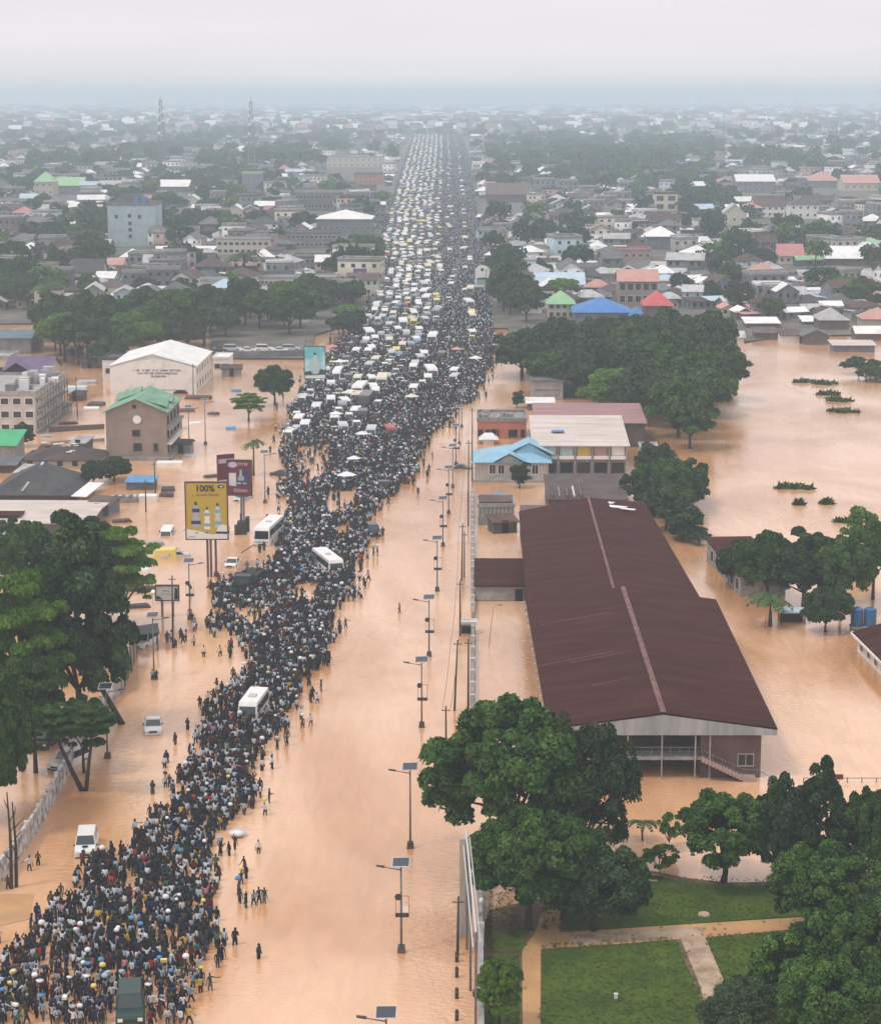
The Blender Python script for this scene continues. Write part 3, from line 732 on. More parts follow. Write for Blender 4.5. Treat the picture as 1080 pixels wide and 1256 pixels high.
def wall_mb(b, kind, W, D, h, rise, m=0):
    b.box(0, W, 0, D, -.4, h, m)
    if kind == 'gable_y': b.hexa([(0,0,h),(W,0,h),(W,D,h),(0,D,h),(W/2-.01,0,h+rise*.985),(W/2+.01,0,h+rise*.985),(W/2+.01,D,h+rise*.985),(W/2-.01,D,h+rise*.985)], m)
    if kind == 'gable_x': b.hexa([(0,0,h),(W,0,h),(W,D,h),(0,D,h),(0,D/2-.01,h+rise*.985),(W,D/2-.01,h+rise*.985),(W,D/2+.01,h+rise*.985),(0,D/2+.01,h+rise*.985)], m)
    if kind == 'shed': b.hexa([(0,0,h-.15),(W,0,h-.15),(W,D,h-.15),(0,D,h-.15),(0,0,h-.14),(W,0,h-.14),(W,D,h+rise-.15),(0,D,h+rise-.15)], m)
def building(name, x1, x2, yb, ytop, depth, kind, rise, wall, roof, label, cat='building', z=0.0, ov=.5, wins=None, side=None, lside=None, ww=1.1, wh=1.1,
             rz=RZ, door=None, group=None, trim='concrete_pale', h=None, lift=0.0):
    p = A(x1, yb, z); s = FPX/(p.y*cT + CH*sT); W = (x2-x1)/s
    H = h or TZ(p.y, ytop) - z
    r = thing(name, p, label, cat, rz, group)
    BLOCK.append((p.x+W/2, p.y+depth/2, max(W, depth)*.62))
    b = MB(); wall_mb(b, kind, W, depth, H, rise); b.build('wall', wall, r)
    b = MB(); roof_mb(b, kind, W, depth, H+.01, rise, ov); b.build('roof', roof, r)
    if wins:
        rows, cols = wins
        for i in range(rows):
            zz = lift + (H-lift)*(i+.5)/rows - wh/2
            for j in range(cols): window(r, W*(j+.5)/cols, zz, min(ww, W/cols*.7), wh, 'f', W, depth, trim)
    for sd, nm in ((side, 'r'), (lside, 'l')):
        if sd:
            rows, cols = sd
            for i in range(rows):
                zz = lift + (H-lift)*(i+.5)/rows - wh/2
                for j in range(cols): window(r, depth*(j+.5)/cols, zz, min(ww, depth/cols*.7), wh, nm, W, depth, trim)
    if door is not None:
        b = MB(); b.box(W*door-.5, W*door+.5, -.06, .02, -.1, 2.0, 0); b.build('door', 'opening', r)
    return r, W, H, s

# the long maroon roofed hall
EL1, ER1 = A(672, 893, 5.2), A(953, 893, 5.2); RF = A(814, 876, 6.7)
EL2, ER2 = A(645, 740, 5.2), A(875, 730, 5.2); RB = A(762, 716, 6.7)
ER2b, RBb = A(857, 730, 5.1), A(750, 716, 6.45)
EL3, ER3, R3 = A(636, 627, 5.1), A(790, 616, 5.1), A(722, 613, 6.45)
hall_o = Vector(((EL1.x+ER1.x)/2, EL1.y, 0))
hall = thing('long_hall', hall_o, 'long two storey hall under a dark maroon sheet roof, open balcony facing the park', 'building')
BLOCK.append((20, 250, 60))
def L(v): return Vector(v) - hall_o
def slabs(polys, th, name, m, parent):
    b = MB()
    for p in polys:
        q = [Vector(a) - Vector((0,0,th)) for a in p]; n = len(p)
        b.face(p, 0); b.face(q[::-1], 0)
        for k in range(n): b.face([p[k], q[k], q[(k+1)%n], p[(k+1)%n]], 0)
    return b.build(name, m, parent)
yf = EL1.y; y2 = (EL2.y+ER2.y)/2
P1L, P1R, P1M = L((EL1.x, yf, 5.2)), L((ER1.x, yf, 5.2)), L((RF.x, yf, 6.7))
P2L, P2R, P2M = L((EL2.x, y2, 5.2)), L((ER2.x, y2, 5.2)), L((RB.x, y2, 6.7))
r1 = slabs([[P1L, P1M, P2M, P2L], [P1M, P1R, P2R, P2M]], .18, 'roof', 'roof_maroon', hall)
Q2L, Q2R, Q2M = L((EL2.x+.1, y2+.02, 5.08)), L((ER2b.x, y2+.02, 5.08)), L((RBb.x, y2+.02, 6.5))
Q3L, Q3R, Q3M = L((EL3.x, EL3.y, 5.08)), L((ER3.x, ER3.y, 5.08)), L((R3.x, (EL3.y+ER3.y)/2, 6.5))
r2 = slabs([[Q2L, Q2M, Q3M, Q3L], [Q2M, Q2R, Q3R, Q3M]], .18, 'roof', 'roof_maroon', hall); r2['label'] = 'narrower far half of the maroon roof'
def strip(a, b_, w, nm, m, par, up=.04, n=1):
    b = MB(); sd = Vector((w/2, 0, -w/2*.13))
    U = Vector((0,0,up))
    b.face([a+U*2-Vector((w/2,0,up)), a+U*2, b_+U*2, b_+U*2-Vector((w/2,0,up))]); b.face([a+U*2, a+U*2+Vector((w/2,0,-up)), b_+U*2+Vector((w/2,0,-up)), b_+U*2])
    return b.build(nm, m, par)
strip(P1M, P2M, .55, 'ridge_cap', 'roof_ridge', r1, .05); strip(Q2M, Q3M, .35, 'ridge_cap', 'roof_ridge', r2, .05)
b = MB()
for (t, a, c, w_) in ((.42, 0, .72, .05), (.40, .3, .9, .04), (.74, .1, .8, .04), (.21, .45, .8, .035)):
    u = P1L.lerp(P2L, t).lerp(P1M.lerp(P2M, t+.05), a); v = P1L.lerp(P2L, t).lerp(P1M.lerp(P2M, t+.05), c)
    b.face([u+Vector((0,0,.05)), v+Vector((0,0,.05)), v+Vector((0,w_*3,.055)), u+Vector((0,w_*3,.055))])
b.build('pale_seam', 'roof_ridge', r1)
b = MB()
for (x, y, w_, d_) in ((755, 622, 1.6, .7), (745, 617, .9, .6), (770, 625, 1.1, .4)):
    p = A(x, y, 5.9) - hall_o; b.box(p.x-w_, p.x+w_, p.y-d_, p.y+d_, p.z+.05, p.z+.12, 0, rot=-.5, o=(p.x, p.y))
b.build('loose_sheet', 'roof_white', r2)
zc = TZ(yf, 902)
b = MB(); b.face([(P1L.x, 0, zc), (P1R.x, 0, zc), (P1R.x, 0, 5.0), (P1M.x, 0, 6.5), (P1L.x, 0, 5.0)])
b.face([(P1R.x, .25, zc), (P1L.x, .25, zc), (P1L.x, .25, 5.0), (P1M.x, .25, 6.5), (P1R.x, .25, 5.0)])
b.face([(P1L.x, 0, zc), (P1L.x, .25, zc), (P1R.x, .25, zc), (P1R.x, 0, zc)]); b.face([(P1R.x, 0, zc), (P1R.x, .25, zc), (P1R.x, .25, 5.0), (P1R.x, 0, 5.0)])
b.build('gable_cladding', 'cladding', hall)
b = MB(); b.box(P1R.x-.06, P1R.x+.12, .3, P2R.y-.3, 4.86, 5.02); b.build('gutter', 'steel_pale', hall)
# body
xr = A(937, 965).x - hall_o.x; xm = A(862, 965).x - hall_o.x; xl = P1L.x + .9
b = MB(); b.box(xl, xr, 4.2, y2-yf, -.5, 4.98); b.box(xm, xr, .6, 4.19, -.5, zc+.1)
b.box(xl+.6, Q2R.x-.8, y2-yf+.01, ER3.y-yf-.8, -.5, 4.85)
b.build('wall', 'wall_mauve', hall)
zb = TZ(yf, 930)
b = MB(); b.box(P1L.x+1, xm, .25, 4.15, zb-.28, zb); b.build('balcony_floor', 'concrete', hall)
b = MB(); b.box(P1L.x+1, xm-.02, .3, .36, zb+.95, zb+1.02); b.box(P1L.x+1, xm-.02, .31, .35, zb+.5, zb+.54)
x = P1L.x+1
while x < xm: b.box(x, x+.05, .3, .35, zb, zb+.97); x += .9
b.build('railing', 'steel', hall)
for px in (735, 770, 812, 853, 871):
    x = A(px, 960).x - hall_o.x; b = MB(); b.box(x-.07, x+.07, .08, .22, -.5, zc+.05); b.build('column', 'concrete', hall)
for k, (x0, x1) in enumerate(((700, 722), (728, 752), (776, 806), (818, 846))):
    a, c = A(x0, 960).x-hall_o.x, A(x1, 960).x-hall_o.x
    b = MB(); b.box(a, c, 4.05, 4.22, zb+.9, zb+1.9); b.build('window', 'window_dark', hall)
    b = MB(); b.box(a+.2, c-.2, 4.05, 4.22, .5, 1.9); b.build('window', 'opening', hall)
a, c = A(907, 960).x-hall_o.x, A(925, 960).x-hall_o.x
b = MB(); b.box(a-.1, c+.1, .5, .62, 1.15, 1.27); b.box(a-.1, c+.1, .5, .62, 2.35, 2.47); b.box(a-.1, a, .5, .62, 1.27, 2.35); b.box(c, c+.1, .5, .62, 1.27, 2.35); b.box((a+c)/2-.04, (a+c)/2+.04, .5, .62, 1.27, 2.35)
w_ = b.build('window', 'concrete', hall); b = MB(); b.box(a, c, .55, .64, 1.27, 2.35); b.build('pane', 'window_dark', w_)
b = MB(); x0 = xm; x1 = A(912, 963).x-hall_o.x; n = 12      # the outside stair
for k in range(n):
    t = k/n; xx = x0+(x1-x0)*t; z = zb*(1-t) + .25*t
    b.box(xx, xx+(x1-x0)/n, -.75, .55, z-.22, z)
xe = A(930, 966).x-hall_o.x
b.box(x1, xe, -.75, .55, -.4, .35); b.build('stair', 'wall_pink', hall)
b = MB(); b.tube([(x0, -.72, zb+1), (x1, -.72, 1.3), (xe+.2, -.72, 1.25), (xe+1.3, -.72, .5)], .035, 5); b.tube([(x0, -.72, zb+.5), (x1, -.72, .8), (xe, -.72, .75)], .025, 5)
for t in (0, .25, .5, .75, 1): b.tube([(x0+(x1-x0)*t, -.72, zb*(1-t)+.2*t), (x0+(x1-x0)*t, -.72, zb*(1-t)+.2*t+1.05)], .025, 5)
b.build('stair_railing', 'steel', hall)
for k in range(18):                                          # brackets along the left eave
    b = MB(); t = k/17; p = P1L.lerp(P2L, t); b.box(p.x-.25, p.x+.9, p.y-.1, p.y+.1, 4.5, 4.85)
    b.build('eave_bracket', 'concrete_pale', hall)
b = MB()
for k in range(14):
    t = .15+.8*k/13; p = P1L.lerp(P2L, t); b.box(p.x+.86, p.x+.91, p.y, p.y+1.1, 1.5, 2.6)
wn = b.build('louvre_band', 'window_dark', hall)

# sheds on the left side of the hall
r, W, H, s = building('shed', 583, 642, 737, 718, 14, 'shed', .5, 'concrete', 'roof_maroon', 'small maroon roofed shed with grey block wall between the road wall and the hall', 'shed', ov=.25)
b = MB(); b.box(W*.82, W*.98, -.05, .03, 0, 1.6); b.build('door', 'opening', r)
b = MB(); b.box(0.05, W*.78, -.06, .02, .1, 1.1); b.build('lower_panel', 'roof_zinc', r)
r, W, H, s = building('unfinished_building', 586, 630, 644, 622, 7.5, 'flat', .35, 'cement_dark', 'concrete', 'weathered grey block building with ribbed front below the light blue roofed house', 'building')
b = MB()
for k in range(9): b.box(W*k/9+.03, W*k/9+.14, -.07, .0, 1.3, H-.1)
b.build('rib', 'concrete_pale', r)
b = MB(); b.box(.2, W*.96, 1.2, 6.2, H+.45, H+.6, rot=.05)
b.build('rust_sheet', 'roof_rust', r)
tag(inst('blue_tarp', (lambda b: (b.tube([(0,0,0),(0,0,.5),(0,0,.9),(0,0,1.2)], [1.9,1.7,1.1,.1], 7), b)[1])(MB()).mesh('blue_tarp', ['tarp_blue']), Vector(r.location)+Vector((3.4, 9.2, H-.6))), 'crumpled bright blue tarpaulin behind the ribbed grey block building', 'tarpaulin')
# gate booth on the road wall
r, W, H, s = building('gate_booth', 565, 583, 778, 766, 1.6, 'flat', .1, 'cement_dark', 'concrete_pale', 'small dark gate booth standing in the flood on the road wall', 'booth')
b = MB(); b.box(.1, W-.1, -.04, .03, .15, H-.25); b.build('opening', 'opening', r)

# light blue roofed house
r, W, H, s = building('blue_roof_house', 582, 672, 590, 565, 11, 'hip', 1.9, 'concrete_pale', 'roof_skyblue', 'cream house with light blue hipped roof beside the lamp row', 'house', ov=.6)
for fx in (.24, .36, .82): window(r, W*fx, 1.3, 1.0, 1.5, 'f', W, 11, 'wall_white', bars=1)
b = MB()
for k in range(22): b.box(W*k/22+.2, W*k/22+.26, -.03, .01, .1, H-.05)
b.build('board_joint', 'concrete', r)
xg = W*.47; b = MB()
for sg in (-1, 1):
    p = [(xg, -1.1, H+1.35), (xg+sg*2.7, -1.1, H-.1), (xg+sg*2.7, .4, H-.05), (xg, 4.2, H+1.35)]
    q = [Vector(a_)+Vector((0,0,.14)) for a_ in p]; b.hexa([p[0], p[1], p[2], p[3]] + q)
b.build('porch_roof', 'roof_skyblue', r)
b = MB(); b.hexa([(xg-2.3,-.3,H-.3),(xg+2.3,-.3,H-.3),(xg+2.3,0,H-.3),(xg-2.3,0,H-.3),(xg-.02,-.3,H+1.1),(xg+.02,-.3,H+1.1),(xg+.02,0,H+1.1),(xg-.02,0,H+1.1)]); b.build('porch_gable', 'concrete_pale', r)
b = MB()
for sg in (-1, 1):
    p = [(W*.74, 2.6, H+2.6), (W*.74+sg*4.3, 2.6, H+.5), (W*.74+sg*4.3, 9, H+.5), (W*.74, 9, H+2.6)]
    q = [Vector(a_)+Vector((0,0,.14)) for a_ in p]; b.hexa(p + q)
b.hexa([(W*.74-4, 2.8, H), (W*.74+4, 2.8, H), (W*.74+4, 8.8, H), (W*.74-4, 8.8, H), (W*.74-.1, 2.8, H+2.5), (W*.74+.1, 2.8, H+2.5), (W*.74+.1, 8.8, H+2.5), (W*.74-.1, 8.8, H+2.5)])
b.build('upper_roof', 'roof_skyblue', r)
b = MB(); b.box(-.3, W+.3, -1.2, 0, -.3, .35); b.build('plinth', 'concrete', r)
# orange house
r, W, H, s = building('orange_house', 585, 645, 538, 517, 11, 'flat', .5, 'wall_orange', 'cement_dark', 'orange rendered house with flat dark roof behind the light blue one', 'house')
for fx, w_ in ((.07, .9), (.28, 2.2), (.36, 1.6), (.73, 1.7), (.93, .8)):
    window(r, W*fx, .3, w_, 1.5, 'f', W, 11, 'wall_orange', 'opening')
for k in range(7):
    x, y = random.uniform(.5, W-1), random.uniform(1, 9); b = MB(); b.box(x, x+1.3, y, y+.9, H+.24, H+.24+random.uniform(.3, .8), rot=random.uniform(0, 1), o=(x, y)); b.build('roof_junk', random.choice(['roof_white', 'roof_rust', 'concrete', 'roof_dark']), r)
b = MB(); pr = (W*.22, -6); b.box(pr[0]-1, pr[0]+1, -6.5, -4, 0, .9); b.hexa([(pr[0]-1.9,-6.9,.9),(pr[0]+1.9,-6.9,.9),(pr[0]+1.9,-3.6,.9),(pr[0]-1.9,-3.6,.9),(pr[0]-.7,-5.6,1.9),(pr[0]+.7,-5.6,1.9),(pr[0]+.7,-4.6,1.9),(pr[0]-.7,-4.6,1.9)])
o = b.build('canopy', 'tarp_white'); o.location = r.location; tag(o, 'white peaked canopy between the orange and the light blue roofed houses', 'canopy')
# pale roofed market building
r, W, H, s = building('market_building', 655, 768, 583, 546, 24, 'shed', 1.6, 'cement_dark', 'roof_pale', 'two storey block under a big pale sheet roof with coloured upper bays', 'building', ov=.5)
cols = ['concrete_pale', 'wall_blue', 'sign_yellow', 'wall_pink', 'wall_white']
for k in range(5):
    x0 = W*(.08+.185*k); x1 = x0+W*.165
    b = MB(); b.box(x0, x1, -.35, -.02, 2.9, 3.5); f_ = b.build('balcony_panel', 'wall_white', r)
    b = MB(); b.box(x0+.2, x1-.2, -.1, .02, 3.6, 5.1); o = b.build('bay', cols[k], r)
    b = MB(); b.box(x0+.25, x1-.25, -.08, .02, .5, 2.3); b.build('shop_opening', 'opening' if k % 2 else 'window_dark', r)
    b = MB(); b.box(x1+.02, x1+.2, -.5, -.01, -.2, 5.2); b.build('pillar', 'concrete', r)
b = MB(); b.box(W*.2, W*.34, 9, 11, H+.9, H+.96); b.build('skylight', 'roof_blue', r)
building('pink_roof_building', 657, 790, 548, 518, 19, 'shed', .9, 'wall_brown', 'roof_dustypink', 'long low building with dusty pink sheet roof just behind the pale roofed block', 'building', ov=.4)
building('white_shack', 785, 806, 568, 551, 5, 'flat', .3, 'wall_white', 'roof_zinc', 'small white shack between the pale roofed block and the lake side trees', 'shed', wins=(1, 2))
r, W, H, s = building('rusty_shed', 672, 768, 640, 612, 19, 'shed', .5, 'wall_brown', 'roof_brown', 'low shed with rusty brown roof behind the far end of the long hall', 'shed', ov=.3)
for k in range(5):
    b = MB(); x = W*(.05+.09*k); b.box(x, x+random.uniform(.1,.3), .3, random.uniform(4, 12), H+.2, H+.55); b.build('patch', 'roof_zinc' if k % 2 else 'roof_ridge', r)
r, W, H, s = building('grey_house', 652, 690, 490, 466, 9, 'shed', .3, 'concrete', 'roof_grey', 'grey two storey block house below the wood', 'house', wins=None)
b = MB(); b.box(W*.1, W*.9, -.06, .02, 1.9, 2.3); b.build('balcony_band', 'cement_dark', r)
r, W, H, s = building('white_shelter', 647, 678, 503, 494, 6, 'shed', .3, 'wall_brown', 'roof_white', 'low shelter with clean white sheet roof below the grey block house', 'shed')
# right bank
def wbuilding(name, x0, x1, y0, y1, h, kind, rise, wall, roof, label, cat='building', ov=.4, rz=0, z=0):
    r = thing(name, (x0, y0, z), label, cat, rz)
    b = MB(); wall_mb(b, kind, x1-x0, y1-y0, h, rise); b.build('wall', wall, r)
    b = MB(); roof_mb(b, kind, x1-x0, y1-y0, h+.01, rise, ov); b.build('roof', roof, r)
    return r
p = A(867, 686); q = A(905, 728)
r = wbuilding('long_shed', q.x, q.x+6, q.y-2, p.y, 2.9, 'shed', .3, 'concrete', 'roof_maroon', 'flooded grey shed with dark red roof at the lake bank right of the hall', 'shed', rz=.07)
for k in range(6): window(r, 2+k*(p.y-q.y)/6.2, .6, 1.5, 1.5, 'l', 6, 20, 'concrete_pale', 'opening')
b = MB(); b.box(1.2, 3.4, 12, 15, 3.1, 3.3); b.build('roof_sheet', 'roof_zinc', r)
p = A(1043, 798); q = A(1088, 830)
r = wbuilding('maroon_roof_house', q.x-.2, q.x+13, q.y-6, p.y, 2.3, 'gable_y', 1.9, 'wall_white', 'roof_maroon', 'white walled house with maroon roof and white fascia at the right edge', 'house', ov=.6, rz=.06)
for k in range(5): window(r, 2.5+k*3.2, .5, 1.2, 1.1, 'l', 13, 20, 'wall_white')
b = MB(); b.box(-.72, -.6, -.6, p.y-q.y+6.6, 1.85, 2.15); b.box(-.6, 6, p.y-q.y+6.6, p.y-q.y+6.75, 1.9, 2.2); b.build('fascia', 'wall_white', r)
p = A(957, 766)
r = thing('tin_shelter', p, 'little open shelter with pale blue tin roof standing in the flood', 'shelter', RZ)
b = MB(); b.box(-.2, 3.2, -.3, 2.6, 1.55, 1.63); o = b.build('roof', 'roof_paleblue', r)
for x, y in ((0,0),(3,0),(0,2.3),(3,2.3)): b = MB(); b.box(x-.06, x+.06, y-.06, y+.06, -.5, 1.55); b.build('post', 'steel_dark', r)
b = MB(); b.box(.1, 2.9, 1.2, 2.2, -.3, .9); b.build('counter', 'opening', r)
for k, px in enumerate((1050, 1066)):
    p = A(px, 774); b = MB(); root = thing('water_tank', p, ('left' if k == 0 else 'right') + ' one of two blue water tanks beside the maroon roofed house', 'water tank', 0, 'blue water tanks')
    for z in range(5): b.tube([(0,0,.7+z*.42), (0,0,.7+z*.42+.06), (0,0,.7+z*.42+.36), (0,0,.7+(z+1)*.42)], [.74, .78, .78, .74], 18, cap=False)
    b.tube([(0,0,2.8), (0,0,3.0), (0,0,3.05)], [.76, .35, .3], 18); b.build('tank', 'water_tank', root, smooth=False)
    b = MB(); b.box(-.8, .8, -.8, .8, .5, .7); b.box(-.7, -.5, -.7, .7, -.4, .5); b.box(.5, .7, -.7, .7, -.4, .5); b.build('stand', 'concrete', root)
# left side
r, W, H, s = building('gabled_block', 131, 205, 564, 504, 17, 'gable_y', 2.3, 'wall_tan', 'roof_green', 'tall tan block with green gable roof standing in the flood', 'building', ov=.45)
for fx, z, w_, h_ in ((.50, 4.3, 1.4, 1.2), (.52, 1.6, 1.5, 1.5), (.82, 1.6, .8, 1.5), (.48, 9.4, .8, .7)): window(r, W*fx, z, w_, h_, 'f', W, 17, 'wall_tan')
b = MB(); b.tube([(W*.52, .02, 7.4), (W*.52, -.12, 7.4)], .75, 20); b.build('round_sign', 'paper', r)
for k in range(3):
    for i in range(4):
        window(r, 2+4.2*i, 1.0+2.6*k, 2.4, 1.7, 'r', W, 17, 'concrete', 'opening')
    b = MB(); b.box(W, W+.9, .3, 16.7, .2+2.6*k, .4+2.6*k); b.build('balcony', 'wall_white' if k == 1 else 'concrete', r)
for sg, yc in ((1, 4.5), (1, 11), (-1, 12.5)):
    b = MB()
    xa = W/2+sg*.6; xb = W/2+sg*5.4
    b.hexa([(xa, yc-2.6, H+1.9), (xb, yc-2.6, H+.4), (xb, yc, H+.4), (xa, yc, H+1.9), (xa, yc-2.6, H+2.05), (xb, yc-2.6, H+.55), (xb, yc, H+1.5), (xa, yc, H+2.9)])
    b.build('dormer_roof', 'roof_green', r)
b = MB(); b.box(-.5, W+.5, -.7, 0, -.4, .6); b.build('plinth', 'concrete', r)
# white hall with arched front
r, W, H, s = building('white_hall', 136, 241, 482, 448, 27, 'gable_y', 2.6, 'wall_white', 'roof_white', 'large white hall with arched front and small blue lettering in the flood', 'hall', ov=.3, side=(2, 6), ww=1.0, wh=1.2)
b = MB(); n = 24; top = TZ(r.location.y, 441)
arc = [(W*k/n, H*.88 + (top-H*.88)*math.sin(math.pi*k/n)**.8) for k in range(n+1)]
for k in range(n):
    (xa, za), (xb, zb2) = arc[k], arc[k+1]
    b.hexa([(xa,-.5,-.4),(xb,-.5,-.4),(xb,-.02,-.4),(xa,-.02,-.4),(xa,-.5,za),(xb,-.5,zb2),(xb,-.02,zb2),(xa,-.02,za)])
b.build('arched_front', 'wall_white', r)
b = MB()
g = random.Random(5)
for row, (z, f0, f1) in enumerate(((H*.80, .27, .83), (H*.69, .32, .78), (H*.58, .48, .65))):
    x = W*f0
    while x < W*f1:
        w_ = g.uniform(.12, .26); hh = .42
        if g.random() < .14: x += .3; continue
        b.box(x, x+.07, -.56, -.5, z, z+hh)
        if g.random() < .6: b.box(x+.07, x+w_, -.56, -.5, z+hh-.1, z+hh)
        if g.random() < .5: b.box(x+.07, x+w_, -.56, -.5, z, z+.1)
        if g.random() < .4: b.box(x+w_-.05, x+w_+.02, -.56, -.5, z+.1, z+hh-.1)
        x += w_+.12
b.build('lettering', 'ink_blue', r)
for fx in (.26, .82):
    b = MB(); cx_ = W*fx
    for k in range(8):
        a0, a1 = math.pi*k/8, math.pi*(k+1)/8
        b.face([(cx_, -.54, .02), (cx_+1.7*math.cos(a0), -.54, .02+.75*math.sin(a0)), (cx_+1.7*math.cos(a1), -.54, .02+.75*math.sin(a1))])
    b.build('arched_doorway', 'opening', r)
b = MB(); b.box(W*.2, W*.9, -2.0, -1.9, .9, 1.05); b.box(W*.2, W*.2+.1, -2, -1.9, -.3, .9); b.box(W*.9, W*.9+.1, -2, -1.9, -.3, .9); b.build('front_rail', 'steel', r)
building('annex', 126, 150, 468, 434, 10, 'flat', .4, 'wall_white', 'roof_dark', 'white annex with dark opening behind the left corner of the white hall', 'building', wins=(1, 1), ww=3, h=5)
building('annex', 262, 281, 458, 440, 8, 'flat', .3, 'wall_white', 'roof_white', 'small white annex at the right rear corner of the white hall', 'building', wins=(1, 2), ww=1.4)
r, W, H, s = building('balcony_block', -60, 45, 532, 484, 28, 'flat', .5, 'concrete_pale', 'concrete', 'white four storey block with rows of dark windows and an unfinished grey side, left edge', 'building', wins=(3, 7), side=(3, 8), ww=1.5, wh=1.2, trim='wall_white')
b = MB(); b.box(W+.13, W+.3, .2, 27.8, 0, H-.1); 
for k in range(4):
    b = MB(); b.box(W, W+1.1, .2, 27.8, H*k/3.4, H*k/3.4+.2); b.build('side_slab', 'cement_dark', r)
g = random.Random(8)
for k in range(26):
    x, y = g.uniform(W*.55, W-.5), g.uniform(1, 27); b = MB(); b.box(x, x+g.uniform(.5,2.6), y, y+g.uniform(.5,2.4), H+.24, H+.24+g.uniform(.4,2.2)); b.build('roof_structure', g.choice(['concrete', 'cement_dark', 'roof_white', 'wall_grey', 'roof_zinc']), r)
for k in range(10):
    x, y = W+1, 1+k*2.8; b = MB(); b.box(x, x+.22, y, y+.22, 0, H+1); b.build('side_column', 'cement_dark', r)
building('green_roof_hut', -25, 19, 566, 546, 8, 'shed', 1.6, 'concrete', 'roof_brightgreen', 'hut with bright green sheet roof at the left edge', 'house')
building('grey_roof_hut', -20, 18, 580, 570, 6, 'shed', .5, 'wall_brown', 'roof_grey', 'low hut with grey roof just below the bright green roof', 'house')
r, W, H, s = building('low_house', 28, 120, 574, 563, 10, 'hip', 1.5, 'wall_cream', 'roof_brown', 'long low house with brown patched roof left of the tan gabled block', 'house', wins=(1, 5), ww=1.0, wh=.9)
for k in range(9):
    b = MB(); x, y = random.uniform(W*.5, W-1), random.uniform(1, 4); b.box(x, x+1, y, y+.7, H+.5+y*.25, H+.6+y*.25, rot=random.random()); b.build('roof_patch', 'roof_white', r)
r, W, H, s = building('dark_roof_house', -10, 86, 613, 603, 16, 'hip', 3.4, 'wall_brown', 'roof_dark', 'house with large charcoal black hipped roof at the left', 'house', ov=.8)
b = MB(); b.hexa([(W*.38, -.2, H+.1), (W*.41, -.2, H+.1), (W*.56, 8, H+3.42), (W*.53, 8, H+3.42), (W*.38, -.2, H+.2), (W*.41, -.2, H+.2), (W*.56, 8, H+3.6), (W*.53, 8, H+3.6)]); b.build('hip_cap', 'roof_zinc', r)
b = MB(); b.hexa([(W+.5, -1.5, H-.5), (W+3, -1.5, H-.6), (W+4, 9, H-.2), (W+1.5, 9, H-.1), (W+.5, -1.5, H-.38), (W+3, -1.5, H-.48), (W+4, 9, H-.08), (W+1.5, 9, H+.02)]); b.build('side_roof', 'roof_white', r)
r, W, H, s = building('white_roof_warehouse', -30, 108, 654, 640, 17, 'gable_x', .5, 'wall_grey', 'roof_pale', 'low warehouse with long off white sheet roof at the left edge', 'warehouse', ov=.7)
b = MB(); b.box(.0, W*.38, 2, 5.5, H+.5, H+.62); b.build('roof_panel', 'roof_maroon', r)
r = wbuilding('teal_roof_house', A(-25, 720).x, A(12, 720).x, A(0, 720).y, A(0, 720).y+9, 4.0, 'gable_y', 2.0, 'wall_white', 'roof_paleblue', 'house with pale blue gable roof peeping over the left edge trees', 'house')
r, W, H, s = building('purple_roof_house', 8, 60, 474, 455, 13, 'gable_x', 2.6, 'wall_cream', 'roof_purple', 'cream villa with purple tiled roof and arched porch at the left', 'house', ov=.7, wins=(1, 4), ww=1.2, wh=1.6)
b = MB()
for sg in (-1, 1): b.hexa([(W*.28, -1.6, H+2.0), (W*.28+sg*3.3, -1.6, H-.1), (W*.28+sg*3.3, 5, H-.1), (W*.28, 5, H+2.0), (W*.28, -1.6, H+2.15), (W*.28+sg*3.3, -1.6, H+.05), (W*.28+sg*3.3, 5, H+.05), (W*.28, 5, H+2.15)])
b.build('porch_roof', 'roof_purple', r)
b = MB(); b.box(W*.28-2.4, W*.28+2.4, -1.0, 0, -.3, H-.2); b.build('porch', 'wall_cream', r)
building('villa_annex', -30, 12, 466, 440, 10, 'flat', .5, 'wall_cream', 'concrete', 'cream flat roofed annex left of the purple roofed villa', 'house', wins=(1, 2))
building('teal_shed', -20, 38, 432, 414, 16, 'gable_x', 1.2, 'wall_grey', 'roof_teal', 'long shed with dark teal ribbed roof at the far left bank', 'shed', z=.35)
building('teal_shed', 52, 100, 418, 410, 9, 'gable_x', 1, 'wall_grey', 'roof_teal', 'second teal roofed shed right of the long one on the far left bank', 'shed', z=.35)
r, W, H, s = building('blue_shed', 155, 188, 601, 591, 4.5, 'shed', .3, 'wall_grey', 'tarp_blue', 'small flooded stall with faded blue roof before the tan gabled block', 'shed', ov=.3)
p = A(134, 617); r = thing('floating_container', p, 'long grey container of scrap lying in the flood below the blue stall', 'container', .08)
b = MB(); b.box(0, 4.6, 0, 2.2, -.3, .8); b.build('hull', 'cement_dark', r); b = MB(); b.box(4.7, 7.6, .1, 2.4, -.3, 1.0); b.build('white_end', 'roof_white', r)
for k in range(7): b = MB(); b.box(.2+k*.6, .7+k*.6, .1, 2.1, .8, 1.0); b.build('slat', 'roof_grey' if k % 2 else 'roof_zinc', r)
